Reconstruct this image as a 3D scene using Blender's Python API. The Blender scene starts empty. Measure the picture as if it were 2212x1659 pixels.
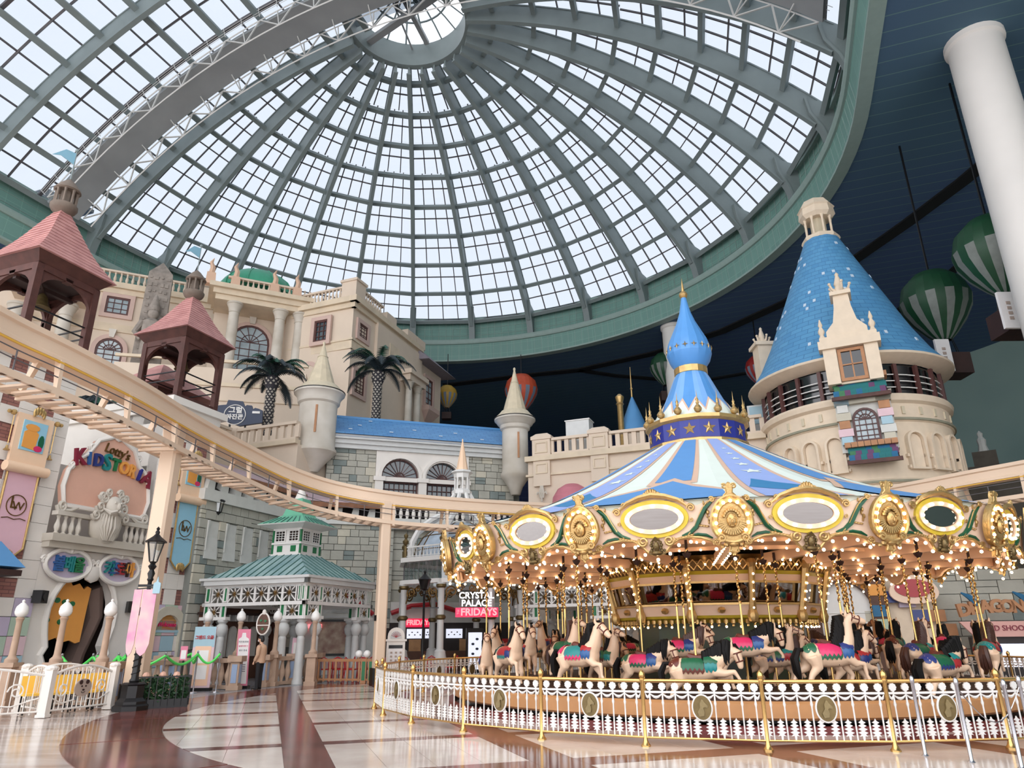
import bpy, math, random
from math import sin, cos, pi, radians as RD, hypot, atan2, sqrt
from mathutils import Vector as V, Matrix as MX

# ------------------------------------------------------------------ camera
SC = bpy.context.scene
COL = SC.collection
F = 1530.0; PIT = math.atan(545.5 / F); ROLL = RD(0.5); EYE = 1.6
cam_d = bpy.data.cameras.new('camera'); cam = bpy.data.objects.new('camera', cam_d); COL.objects.link(cam)
cam_d.sensor_width = 36; cam_d.lens = 36 * F / 2212; cam_d.clip_end = 500
_r = V((1, 0, 0)); _u = V((0, -sin(PIT), cos(PIT))); _f = V((0, cos(PIT), sin(PIT)))
_R = _r * cos(ROLL) - _u * sin(ROLL); _U = _r * sin(ROLL) + _u * cos(ROLL)
cam.matrix_world = MX(((_R.x, _U.x, -_f.x, 0), (_R.y, _U.y, -_f.y, 0), (_R.z, _U.z, -_f.z, EYE), (0, 0, 0, 1)))
SC.camera = cam
# ------------------------------------------------------------------ sky and exposure
W = bpy.data.worlds.new('sky'); SC.world = W; W.use_nodes = True
W.node_tree.nodes['Background'].inputs[0].default_value = (0.96, 0.965, 1.0, 1)
W.node_tree.nodes['Background'].inputs[1].default_value = 3.4
SC.view_settings.view_transform = 'Standard'; SC.view_settings.look = 'None'
SC.view_settings.exposure = -0.2; SC.view_settings.gamma = 1.0; SC.view_settings.use_curve_mapping = False

# ------------------------------------------------------------------ helpers
rnd = random.Random(11)
def ray(u, v):
    x = u - 1106.; y = 829.5 - v
    a = x * cos(ROLL) + y * sin(ROLL); b = -x * sin(ROLL) + y * cos(ROLL)
    return V((a, F * cos(PIT) - b * sin(PIT), F * sin(PIT) + b * cos(PIT)))
def gz(u, v, z=0.0):
    d = ray(u, v); t = (z - EYE) / d.z; return V((d.x * t, d.y * t, z))
def gy(u, v, Y):
    d = ray(u, v); t = Y / d.y; return V((d.x * t, Y, EYE + d.z * t))
def gd(u, v, D):
    d = ray(u, v); t = D / hypot(d.x, d.y); return V((d.x * t, d.y * t, EYE + d.z * t))
def proj(p):
    q = V(p) - V((0, 0, EYE)); dep = q.dot(_f)
    if dep < .05: return None
    return 1106 + F * q.dot(_R) / dep, 829.5 - F * q.dot(_U) / dep
class MB:
    DT = None
    def __init__(s, T=None): s.v = []; s.f = []; s.mi = []; s.m = 0; s.T = T if MB.DT is None else (MB.DT if T is None else MB.DT @ T)
    def add(s, vs, fs):
        o = len(s.v)
        if s.T is not None: vs = [s.T @ V(p) for p in vs]
        s.v += [tuple(p) for p in vs]; s.f += [[i + o for i in f] for f in fs]; s.mi += [s.m] * len(fs); return s
    def box(s, x0, x1, y0, y1, z0, z1):
        return s.add([(x0, y0, z0), (x1, y0, z0), (x1, y1, z0), (x0, y1, z0), (x0, y0, z1), (x1, y0, z1), (x1, y1, z1), (x0, y1, z1)],
                     [(3, 2, 1, 0), (4, 5, 6, 7), (0, 1, 5, 4), (1, 2, 6, 5), (2, 3, 7, 6), (3, 0, 4, 7)])
    def bar(s, a, b, w, h=None, up=(0, 0, 1)):
        a = V(a); b = V(b); h = h or w; t = (b - a).normalized(); up = V(up)
        if abs(t.dot(up)) > .98: up = V((1, 0, 0))
        x = t.cross(up).normalized() * w / 2; y = x.cross(t).normalized() * h / 2
        return s.add([a - x - y, a + x - y, a + x + y, a - x + y, b - x - y, b + x - y, b + x + y, b - x + y],
                     [(0, 1, 2, 3), (7, 6, 5, 4), (0, 4, 5, 1), (1, 5, 6, 2), (2, 6, 7, 3), (3, 7, 4, 0)])
    def lathe(s, prof, n=16, c=(0, 0, 0), a0=0, a1=2 * pi, sx=1, sy=1, cap=True):
        full = abs(a1 - a0 - 2 * pi) < 1e-6; m = n if full else n + 1; vs = []; fs = []
        for k in range(m):
            a = a0 + (a1 - a0) * k / n
            for r, z in prof: vs.append((c[0] + r * cos(a) * sx, c[1] + r * sin(a) * sy, c[2] + z))
        L = len(prof)
        for k in range(n):
            k2 = (k + 1) % m
            for j in range(L - 1): fs.append((k * L + j, k2 * L + j, k2 * L + j + 1, k * L + j + 1))
        if full and cap and prof[0] != prof[-1]:
            if prof[0][0] > 1e-4: fs.append([k * L for k in range(n)][::-1])
            if prof[-1][0] > 1e-4: fs.append([k * L + L - 1 for k in range(n)])
        return s.add(vs, fs)
    def tube(s, pts, r, n=6, closed=False):
        P = [V(p) for p in pts]; N = len(P); rs = r if isinstance(r, (list, tuple)) else [r] * N; vs = []; fs = []; up = None
        for i in range(N):
            t = (P[(i + 1) % N] - P[i - 1]) if closed else (P[min(i + 1, N - 1)] - P[max(i - 1, 0)])
            t.normalize()
            if up is None:
                up = V((0, 0, 1)) if abs(t.z) < .9 else V((1, 0, 0))
            x = t.cross(up)
            if x.length < 1e-4: x = t.cross(V((0, 1, 0)))
            x.normalize(); y = x.cross(t).normalized(); up = y
            for k in range(n):
                a = 2 * pi * k / n; vs.append(P[i] + x * (rs[i] * cos(a)) + y * (rs[i] * sin(a)))
        for i in range(N if closed else N - 1):
            j = (i + 1) % N
            for k in range(n): fs.append((i * n + k, i * n + (k + 1) % n, j * n + (k + 1) % n, j * n + k))
        if not closed: fs.append(list(range(n))[::-1]); fs.append([(N - 1) * n + k for k in range(n)])
        return s.add(vs, fs)
    def ball(s, c, r, n=8, sx=1, sy=1, sz=1):
        m = max(3, n // 2)
        return s.lathe([(r * sin(pi * k / m) if 0 < k < m else 0.0, -r * cos(pi * k / m) * sz) for k in range(m + 1)], n, c, sx=sx, sy=sy)
    def prism(s, poly, y0, y1):        # polygon in xz, extruded along y
        n = len(poly)
        return s.add([(x, y0, z) for x, z in poly] + [(x, y1, z) for x, z in poly],
                     [list(range(n)), list(range(n, 2 * n))[::-1]] + [(i, i + n, (i + 1) % n + n, (i + 1) % n) for i in range(n)])
    def prismz(s, poly, z0, z1):
        n = len(poly)
        return s.add([(x, y, z0) for x, y in poly] + [(x, y, z1) for x, y in poly],
                     [list(range(n))[::-1], list(range(n, 2 * n))] + [(i, (i + 1) % n, (i + 1) % n + n, i + n) for i in range(n)])
    def sweep(s, prof, path, closed=False, cap=True):   # prof (side, up) pairs; path 3D, side = horizontal right of travel
        P = [V(p) for p in path]; N = len(P); L = len(prof); vs = []; fs = []
        for i in range(N):
            t = (P[(i + 1) % N] - P[i - 1]) if closed else (P[min(i + 1, N - 1)] - P[max(i - 1, 0)])
            x = V((t.y, -t.x, 0)).normalized()
            if 0 < i < N - 1 or closed:
                d1 = (P[i] - P[i - 1]).normalized(); tt = t.normalized(); k = 1 / max(.5, d1.dot(tt))
            else: k = 1
            for a, b in prof: vs.append(P[i] + x * a * k + V((0, 0, b)))
        for i in range(N if closed else N - 1):
            j = (i + 1) % N
            for k in range(L): fs.append((i * L + k, j * L + k, j * L + (k + 1) % L, i * L + (k + 1) % L))
        if not closed and cap: fs.append(list(range(L))); fs.append([(N - 1) * L + k for k in range(L)][::-1])
        return s.add(vs, fs)
    def mesh(s, name, mats, smooth=True, ang=38):
        me = bpy.data.meshes.new(name); me.from_pydata(s.v, [], s.f)
        for m in (mats if isinstance(mats, (list, tuple)) else [mats]): me.materials.append(MT[m] if isinstance(m, str) else m)
        if len(me.materials) > 1: me.polygons.foreach_set('material_index', s.mi)
        if smooth:
            me.shade_smooth(); me.set_sharp_from_angle(angle=RD(ang))
        me.update(); return me
    def build(s, name, mats, parent=None, smooth=True, ang=38, **k):
        return obj(name, s.mesh(name, mats, smooth, ang), parent, **k)
def obj(name, me, parent=None, loc=(0, 0, 0), rz=0, sc=None, label=None, rot=None):
    o = bpy.data.objects.new(name, me); COL.objects.link(o); o.location = loc
    o.rotation_euler = rot if rot else (0, 0, rz)
    if sc: o.scale = sc if isinstance(sc, (list, tuple)) else (sc, sc, sc)
    if parent: o.parent = parent
    if label: o['label'] = label
    return o
def tag(o, label, cat, group=None):
    o['label'] = label; o['category'] = cat
    if group: o['group'] = group
    return o
def thing(name, label, cat, loc=(0, 0, 0), rz=0, group=None):
    o = obj(name, None, None, loc, rz); o.empty_display_size = .3; return tag(o, label, cat, group)
def struct(name, loc=(0, 0, 0), rz=0, label=None):
    o = obj(name, None, None, loc, rz); o['kind'] = 'structure'
    if label: o['label'] = label
    return o
def dup(o, loc=None, rz=None, label=None, group=None, parent=None):
    c = o.copy(); COL.objects.link(c)
    if parent: c.parent = parent
    if loc is not None: c.location = loc
    if rz is not None: c.rotation_euler = (0, 0, rz)
    if label: c['label'] = label
    if group: c['group'] = group
    for ch in o.children: dup(ch, parent=c)
    return c
def curve_mesh(cu):
    ob = bpy.data.objects.new('t', cu); me = bpy.data.meshes.new_from_object(ob)
    vs = [tuple(v.co) for v in me.vertices]; fs = [list(p.vertices) for p in me.polygons]
    bpy.data.objects.remove(ob); bpy.data.meshes.remove(me); bpy.data.curves.remove(cu); return vs, fs
def plate(outer, holes=(), y0=0., y1=.1):   # flat plate with holes in xz, thickness along y
    cu = bpy.data.curves.new('t', 'CURVE'); cu.dimensions = '2D'; cu.fill_mode = 'BOTH'; cu.extrude = abs(y1 - y0) / 2
    for pts in [outer] + list(holes):
        sp = cu.splines.new('POLY'); sp.points.add(len(pts) - 1); sp.use_cyclic_u = True
        for q, (x, z) in zip(sp.points, pts): q.co = (x, z, 0, 1)
    vs, fs = curve_mesh(cu); ym = (y0 + y1) / 2
    return [(x, ym - z, y) for x, y, z in vs], fs
def text(s, size=1., ext=.03, align='CENTER', bold=0.0, shear=0.0, sx=1.0):
    cu = bpy.data.curves.new('t', 'FONT'); cu.body = s; cu.size = size; cu.extrude = ext; cu.align_x = align; cu.align_y = 'CENTER'
    cu.offset = bold; cu.shear = shear; cu.resolution_u = 3
    vs, fs = curve_mesh(cu)
    return [(x * sx, -z, y) for x, y, z in vs], fs
def arc(cx, cz, r, a0, a1, n=12, rz=None):
    rz = rz or r
    return [(cx + r * cos(RD(a0 + (a1 - a0) * k / n)), cz + rz * sin(RD(a0 + (a1 - a0) * k / n))) for k in range(n + 1)]
def archpoly(x0, x1, z0, zs, n=10):  # rectangle with round top; zs spring height
    r = (x1 - x0) / 2
    return [(x0, z0), (x1, z0)] + arc((x0 + x1) / 2, zs, r, 0, 180, n)
def ell(cx, cz, rx, rz, n=28, a0=0):
    return [(cx + rx * cos(a0 + 2 * pi * k / n), cz + rz * sin(a0 + 2 * pi * k / n)) for k in range(n)]
def spiral(cx, cz, r0, r1, a0, turns, n=18, y=0):
    return [(cx + (r0 + (r1 - r0) * k / n) * cos(a0 + turns * 2 * pi * k / n), y, cz + (r0 + (r1 - r0) * k / n) * sin(a0 + turns * 2 * pi * k / n)) for k in range(n + 1)]
def star(cx, cz, r, n=5, q=.42, a0=pi / 2):
    return [(cx + (r if k % 2 == 0 else r * q) * cos(a0 + pi * k / n), cz + (r if k % 2 == 0 else r * q) * sin(a0 + pi * k / n)) for k in range(2 * n)]
class Wall:
    def __init__(s, x, y, ang): s.o = V((x, y, 0)); s.a = RD(ang); s.d = V((cos(s.a), sin(s.a), 0)); s.n = V((sin(s.a), -cos(s.a), 0))
    def uv(s, u, v, off=0.):
        d = ray(u, v); t = ((s.o + s.n * off - V((0, 0, EYE))).dot(s.n)) / d.dot(s.n); p = d * t + V((0, 0, EYE))
        return (p - s.o).dot(s.d), p.z
    def poly(s, pts, off=0.): return [s.uv(u, v, off) for u, v in pts]
    def w(s, x, y=0., z=0.): return s.o + s.d * x - s.n * y + V((0, 0, z))
# ------------------------------------------------------------------ materials
MT = {}
def S(r, g, b):
    f = lambda c: (c / 255 / 12.92) if c / 255 <= .04045 else ((c / 255 + .055) / 1.055) ** 2.4
    return (f(r), f(g), f(b), 1)
def mat(name, col, rough=.6, metal=0., var=.12, scale=3., bump=0., bscale=20., spec=.5, col2=None, coat=0., coord='Object', detail=3., trans=0.):
    m = bpy.data.materials.new(name); m.use_nodes = True; nt = m.node_tree; b = nt.nodes['Principled BSDF']; MT[name] = m
    b.inputs['Roughness'].default_value = rough; b.inputs['Metallic'].default_value = metal; b.inputs['Specular IOR Level'].default_value = spec
    b.inputs['Coat Weight'].default_value = coat; b.inputs['Base Color'].default_value = col
    if var > 0 or col2:
        tc = nt.nodes.new('ShaderNodeTexCoord'); nz = nt.nodes.new('ShaderNodeTexNoise'); nz.inputs['Scale'].default_value = scale; nz.inputs['Detail'].default_value = detail
        nt.links.new(tc.outputs[coord], nz.inputs['Vector'])
        rp = nt.nodes.new('ShaderNodeMapRange'); rp.inputs[1].default_value = .3; rp.inputs[2].default_value = .7
        nt.links.new(nz.outputs['Fac'], rp.inputs[0])
        mx = nt.nodes.new('ShaderNodeMix'); mx.data_type = 'RGBA'; nt.links.new(rp.outputs[0], mx.inputs[0])
        mx.inputs[6].default_value = col; mx.inputs[7].default_value = col2 or (col[0] * (1 - var), col[1] * (1 - var), col[2] * (1 - var), 1)
        nt.links.new(mx.outputs[2], b.inputs['Base Color'])
        if bump > 0:
            n2 = nt.nodes.new('ShaderNodeTexNoise'); n2.inputs['Scale'].default_value = bscale; nt.links.new(tc.outputs[coord], n2.inputs['Vector'])
            bp = nt.nodes.new('ShaderNodeBump'); bp.inputs['Strength'].default_value = bump; bp.inputs['Distance'].default_value = .02
            nt.links.new(n2.outputs['Fac'], bp.inputs['Height']); nt.links.new(bp.outputs[0], b.inputs['Normal'])
    return m
def glow(name, col, st, mixcol=None):
    m = bpy.data.materials.new(name); m.use_nodes = True; b = m.node_tree.nodes['Principled BSDF']; MT[name] = m
    b.inputs['Base Color'].default_value = col; b.inputs['Emission Color'].default_value = col; b.inputs['Emission Strength'].default_value = st
    b.inputs['Roughness'].default_value = .3; return m
def tiles(name, c1, c2, mortar, bw, bh, mode='flat', rough=.6, ms=.02, axes='xz', R0=1., off=.5, bump=.4):
    """brick-pattern surface; flat: object axes, cone: angle*R0 and z"""
    m = bpy.data.materials.new(name); m.use_nodes = True; nt = m.node_tree; b = nt.nodes['Principled BSDF']; MT[name] = m; L = nt.links.new
    b.inputs['Roughness'].default_value = rough
    tc = nt.nodes.new('ShaderNodeTexCoord'); sp = nt.nodes.new('ShaderNodeSeparateXYZ'); L(tc.outputs['Object'], sp.inputs[0]); cb = nt.nodes.new('ShaderNodeCombineXYZ')
    if mode == 'cone':
        at = nt.nodes.new('ShaderNodeMath'); at.operation = 'ARCTAN2'; L(sp.outputs[1], at.inputs[0]); L(sp.outputs[0], at.inputs[1])
        ml = nt.nodes.new('ShaderNodeMath'); ml.operation = 'MULTIPLY'; ml.inputs[1].default_value = R0; L(at.outputs[0], ml.inputs[0])
        L(ml.outputs[0], cb.inputs[0]); L(sp.outputs[2], cb.inputs[1])
    else:
        ix = {'x': 0, 'y': 1, 'z': 2}; L(sp.outputs[ix[axes[0]]], cb.inputs[0]); L(sp.outputs[ix[axes[1]]], cb.inputs[1])
    br = nt.nodes.new('ShaderNodeTexBrick'); br.inputs['Scale'].default_value = 1; br.inputs['Brick Width'].default_value = bw; br.inputs['Row Height'].default_value = bh
    br.inputs['Mortar Size'].default_value = ms; br.inputs['Color1'].default_value = c1; br.inputs['Color2'].default_value = c2; br.inputs['Mortar'].default_value = mortar; br.offset = off
    L(cb.outputs[0], br.inputs['Vector']); L(br.outputs['Color'], b.inputs['Base Color'])
    bp = nt.nodes.new('ShaderNodeBump'); bp.inputs['Strength'].default_value = bump; bp.inputs['Distance'].default_value = .03; bp.invert = True
    L(br.outputs['Fac'], bp.inputs['Height']); L(bp.outputs[0], b.inputs['Normal'])
    return m
def glassmat(name, tint, rough=.05, gl=.12):
    m = bpy.data.materials.new(name); m.use_nodes = True; nt = m.node_tree; nt.nodes.remove(nt.nodes['Principled BSDF']); MT[name] = m
    out = nt.nodes['Material Output']; t = nt.nodes.new('ShaderNodeBsdfTransparent'); t.inputs[0].default_value = tint
    g = nt.nodes.new('ShaderNodeBsdfGlossy'); g.inputs['Roughness'].default_value = rough; mx = nt.nodes.new('ShaderNodeMixShader'); mx.inputs[0].default_value = gl
    nt.links.new(t.outputs[0], mx.inputs[1]); nt.links.new(g.outputs[0], mx.inputs[2]); nt.links.new(mx.outputs[0], out.inputs[0]); return m
glassmat('dome_glass', (.555, .58, .605, 1), .1, .04)
glassmat('clear_glass', (.75, .80, .82, 1), .03, .18)
mat('dark_pane', S(70, 84, 90), .08, var=.3, scale=1.2, spec=.8)
mat('pale_pane', S(170, 185, 190), .08, var=.35, scale=1.0, spec=.8)  # bluish-white reflections put into the pane colour
mat('black_pane', S(22, 22, 24), .1, var=.2, spec=.8)
mat('steel', S(134, 146, 146), .5, var=.15, scale=.6)
mat('steel_bar', S(96, 92, 94), .5, var=.1)
mat('gantry_grey', S(156, 160, 162), .6, var=.18, scale=.4)
mat('gantry_white', S(205, 205, 202), .5, var=.05)
mat('teal', S(118, 158, 148), .55, var=.12, scale=.35)
mat('teal_cornice', S(150, 172, 165), .5, var=.08)
tiles('teal_panel', S(118, 158, 148), S(112, 151, 142), S(130, 172, 160), 1.1, .9, 'cone', .55, .02, R0=28, off=0, bump=.1)
mat('column_white', S(226, 222, 216), .5, var=.08, scale=.4)
mat('beige', S(216, 198, 178), .75, var=.08, scale=.6, bump=.15, bscale=8)
mat('beige_trim', S(218, 200, 174), .7, var=.16, scale=1.3, bump=.1)
mat('pinkish_trim', S(200, 172, 160), .7, var=.06)
mat('cream_white', S(232, 226, 218), .6, var=.08, scale=.8)
mat('turret_white', S(222, 216, 206), .65, var=.14, scale=.5, col2=S(176, 166, 150))
mat('monorail', S(232, 206, 180), .55, var=.08, scale=.5)
mat('yellow_line', S(225, 175, 70), .5, var=0)
mat('brown_frame', S(86, 50, 46), .5, var=.15)
mat('wood_red', S(90, 52, 44), .6, var=.4, scale=2.5, bump=.2)
mat('wood_dark', S(58, 36, 32), .65, var=.3, scale=2)
mat('wood_tan', S(182, 130, 90), .6, var=.2, scale=3)
mat('pink_roof', S(200, 146, 140), .6, var=.16, scale=2.2, col2=S(176, 122, 118))
mat('blue_roof', S(86, 146, 198), .5, var=.12, scale=.8)
mat('white_fleck', S(196, 212, 226), .5, var=0)
mat('gold', S(204, 170, 112), .34, .7, var=.2, scale=6, bump=.25, bscale=30)
mat('brass', S(214, 176, 112), .22, .9, var=.05)
mat('bronze', S(120, 102, 66), .4, .6, var=.3, scale=8)
mat('gold_dark', S(120, 90, 46), .4, .6, var=.3, scale=6)
mat('stone_grey', S(178, 176, 164), .85, var=.14, scale=1.5, bump=.5, bscale=6)
mat('stone_dark', S(132, 142, 138), .85, var=.2, scale=1.5, bump=.5, bscale=6)
mat('stone_warm', S(200, 194, 176), .85, var=.14, scale=1.5, bump=.5, bscale=6)
mat('mortar', S(132, 134, 128), .9, var=.1)
mat('white_paint', S(224, 222, 218), .4, var=.04)
mat('grey_white', S(205, 206, 204), .5, var=.06)
mat('plaster_grey', S(208, 208, 202), .7, var=.08)
mat('black_metal', S(28, 27, 28), .35, .3, var=.1)
mat('green_roof', S(160, 186, 184), .5, var=.25, scale=1.2, col2=S(122, 154, 158))
mat('mint_roof', S(112, 186, 154), .5, var=.15, scale=1.2)
mat('green_panel', S(24, 112, 66), .4, var=.1)
mat('ivory', S(238, 208, 182), .45, var=.06, scale=2)
mat('cream_black', S(30, 28, 28), .4, var=.1)
mat('navy_board', S(52, 62, 84), .5, var=.1)
glow('bulb', (1.0, .68, .38, 1), 13.0)
glow('bulb_hot', (1.0, .70, .42, 1), 30.0)
glow('sign_white', (1, 1, 1, 1), 1.5)
glow('sign_red', (1.0, .22, .24, 1), 1.9)
glow('screen_glow', (.82, .86, 1.0, 1), .9)
def simple(name, rgb, rough=.5, metal=0., var=.05): return mat(name, S(*rgb), rough, metal, var=var)
# ================================================================== dome, ceiling, far walls
DC = V((-7.49, 39.96, 0)); DR = 28.05; DZ = 33.0; ZT = 45.4; RS = (DR ** 2 + (ZT - DZ) ** 2) / (2 * (ZT - DZ)); ZC = ZT - RS
S_RIM = RS * math.asin(DR / RS); BAY = 3.13; A_START = -20.0; DA = 180 / 14
def prof(s, d=0.0):  # arc length from apex -> radius, height; d = depth inwards
    return (RS - d) * sin(s / RS), ZC + (RS - d) * cos(s / RS)
ceiling = struct('ceiling', DC, 0, 'steel and glass half dome over the atrium'); AX = V((cos(RD(250)), sin(RD(250)), 0)); PX_ = V((cos(RD(160)), sin(RD(160)), 0))
rows = [S_RIM - BAY * k for k in range(9)]; RING_R = 4.64; S_RING = RS * math.asin(RING_R / RS); rows.append(S_RING)
# ribs
def rib_mesh(w=.34, dep=1.6, s0=S_RING, s1=S_RIM + .2, n=26, both=False):
    b = MB()
    for (ww, d0, d1, mi) in ((w * .5, .12, dep, 0), (w, dep, dep + .12, 1), (w * .8, .06, .16, 1)):
        b.m = mi; vs = []; fs = []
        ss = [s0 + (s1 - s0) * k / n for k in range(n + 1)] if not both else [-s1 + 2 * s1 * k / n for k in range(n + 1)]
        for s in ss:
            for d in (d0, d1):
                r, z = prof(s, d)
                vs += [(r, -ww / 2, z), (r, ww / 2, z)]
        for k in range(n):
            q = k * 4; e = q + 4; fs += [(q, q + 2, e + 2, e), (q + 1, e + 1, e + 3, q + 3), (q, e, e + 1, q + 1), (q + 2, q + 3, e + 3, e + 2)]
        fs += [(0, 1, 3, 2), (n * 4, n * 4 + 2, n * 4 + 3, n * 4 + 1)]
        b.add(vs, fs)
    return b
rm = rib_mesh().mesh('rib', ['steel', 'steel']); 
# rib foot bracket: tapering corbel down the fascia
fb = MB(); r0, z0 = prof(S_RIM, 0)
fb.prism([(r0 + .25, 33.2), (r0 - 1.5, 33.7), (r0 - 1.35, 32.6), (r0 - .75, 31.4), (r0 - .55, 30.6), (r0 + .25, 30.6)], -.2, .2)
fb.prism([(r0 - 1.6, 33.75), (r0 - 1.45, 32.55), (r0 - .85, 31.35), (r0 - .65, 30.5), (r0 - .5, 30.5), (r0 - .7, 31.4), (r0 - 1.3, 32.6), (r0 - 1.45, 33.75)], -.3, .3)
fm = fb.mesh('rib_foot', 'steel')
for k in range(15):
    a = RD(A_START + DA * k)
    o = obj('rib', rm, ceiling, rz=a); obj('rib_foot', fm, o)
# purlins
for i, s in enumerate(rows[:-1]):
    r, z = prof(s, .55); r2, z2 = prof(s, .15); h = RD(DA / 2); b = MB()
    for (dr, w, hh) in ((0, .34, .1), (0, .14, .5)):
        p = V((r * cos(h), -r * sin(h), z)); q = V((r * cos(h), r * sin(h), z)); up = V((sin(s / RS), 0, cos(s / RS)))
        if w > .3: b.bar(p - up * .27, q - up * .27, w, hh, up)
        else: b.bar(p, q, w, hh, up)
    pm = b.mesh('purlin', 'steel')
    for k in range(14):
        obj('purlin', pm, ceiling, rz=RD(A_START + DA * (k + .5)))
# glazing bars and panes
def ncol(i): return 4 if i < 5 else (3 if i < 7 else 2)
pane_list = []; gb = MB()
for i in range(9):
    nr = 2 if i < 8 else 1; nc = ncol(i); sA, sB = rows[i], rows[i + 1]
    for j in range(nr):
        s0 = sA + (sB - sA) * j / nr; s1 = sA + (sB - sA) * (j + 1) / nr
        for c in range(nc):
            a0 = RD(-DA / 2 + DA * c / nc); a1 = RD(-DA / 2 + DA * (c + 1) / nc)
            vs = []
            for (s, a) in ((s0, a0), (s0, a1), (s1, a1), (s1, a0)):
                h = cos(RD(DA / 2)) / cos(a); r, z = prof(s, 0); vs.append((r * h * cos(a), r * h * sin(a), z))
            for (s, a) in ((s0, a0), (s0, a1), (s1, a1), (s1, a0)):
                h = cos(RD(DA / 2)) / cos(a); r, z = prof(s, -.02); vs.append((r * h * cos(a), r * h * sin(a), z))
            pane_list.append(MB().add(vs, [(0, 1, 2, 3), (7, 6, 5, 4), (0, 4, 5, 1), (1, 5, 6, 2), (2, 6, 7, 3), (3, 7, 4, 0)]))
            if c: gb.bar(vs[0], vs[3], .085, .12, (vs[0][0] * .6, 0, 20))
            if j or i == 0: gb.bar(vs[0], vs[1], .085, .12, (vs[0][0] * .6, 0, 20))
gbm = gb.mesh('glazing_bar', 'steel_bar', smooth=False)
for k in range(14): o = obj('glazing_bars', gbm, ceiling, rz=RD(A_START + DA * (k + .5))); o['kind'] = 'stuff'
cand = []
pmesh = [p.mesh('pane', 'dome_glass', smooth=False) for p in pane_list]
for k in range(14):
    a = RD(A_START + DA * (k + .5)); T = MX.Translation(DC) @ MX.Rotation(a, 4, 'Z')
    for n, p in enumerate(pane_list):
        q = [proj(T @ V(x)) for x in p.v[:4]]
        ar = 0; vis = False
        if all(q):
            ar = abs(sum(q[i][0] * q[(i + 1) % 4][1] - q[(i + 1) % 4][0] * q[i][1] for i in range(4))) / 2
            vis = all(-5 < x < 2217 and -5 < y < 1660 for x, y in q)
        cand.append((-(ar if vis else 0), k, n))
cand.sort(); rest = MB()
for e, (na, k, n) in enumerate(cand):
    a = RD(A_START + DA * (k + .5))
    if e < 260: obj('pane', pmesh[n], ceiling, rz=a)
    else: rest.T = MX.Rotation(a, 4, 'Z'); rest.add(pane_list[n].v, pane_list[n].f)
o = rest.build('panes', 'dome_glass', ceiling, smooth=False); o['kind'] = 'stuff'
# crown ring and lantern
b = MB(); b.lathe([(RING_R - .35, 44.2), (RING_R + .12, 44.2), (RING_R + .12, 44.45), (RING_R - .05, 44.45), (RING_R - .05, 46.3), (RING_R - .35, 46.3), (RING_R - .35, 44.2)], 56)
b.build('crown_ring', 'steel', ceiling)
b = MB()
for k in range(18):
    a = 2 * pi * k / 18
    b.tube([(RING_R * .95 * cos(a) * (1 - t), RING_R * .95 * sin(a) * (1 - t), 46.2 + 1.5 * (1 - (1 - t) ** 2)) for t in (0, .25, .5, .75, 1)], .07, 4)
for rr, zz in ((3.0, 47.15), (1.5, 47.6)): b.lathe([(rr - .06, zz - .05), (rr + .06, zz - .05), (rr + .06, zz + .05), (rr - .06, zz + .05), (rr - .06, zz - .05)], 36)
b.build('lantern_bars', 'steel', ceiling)
b = MB(); b.lathe([(RING_R, 46.3), (3.3, 47.1), (1.6, 47.65), (0, 47.8)], 36, cap=False); b.build('lantern_glass', 'dome_glass', ceiling)
b = MB(); b.bar((-3.6, 2.9, 45.0), (3.9, -2.6, 45.0), .5, .35); b.bar((1.0, 3.9, 46.0), (-.5, -1.0, 46.1), .35, .3); b.bar((-.2, 4.2, 45.7), (-1.2, -.2, 46.2), .12)
b.lathe([(.7, 45.6), (.95, 45.6), (.95, 45.8), (.7, 45.8), (.7, 45.6)], 20); b.build('service_gantry', 'gantry_grey', ceiling)
# barrel vault running back over the left side
RIBT = [0, 9.4, 18.8, 28.2, 37.6]
arch = rib_mesh(both=True, n=44).mesh('vault_rib', ['steel', 'steel'])
PANG = RD(160)
for t in RIBT[1:]:
    o = obj('vault_rib', arch, ceiling, loc=AX * t, rz=PANG)
NV = 9; vb = MB(); vr = MB(); vp = []
def vpt(s, t, d=0.):
    r, z = prof(s, d); return PX_ * r + AX * t + V((0, 0, z))
rowsV = [s for s in rows[:-1]] + [S_RIM - BAY * 9]; rowsV = rowsV + [-s for s in rowsV[::-1]]
for s in rowsV:
    up = PX_ * sin(s / RS) + V((0, 0, cos(s / RS)))
    for a, c in zip(RIBT[:-1], RIBT[1:]):
        b = MB(); b.bar(vpt(s, a, .5), vpt(s, c, .5), .22, .55, up); b.bar(vpt(s, a, .78), vpt(s, c, .78), .42, .12, up)
        b.build('vault_purlin', 'steel', ceiling)
NT = 4; vq = []
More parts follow.
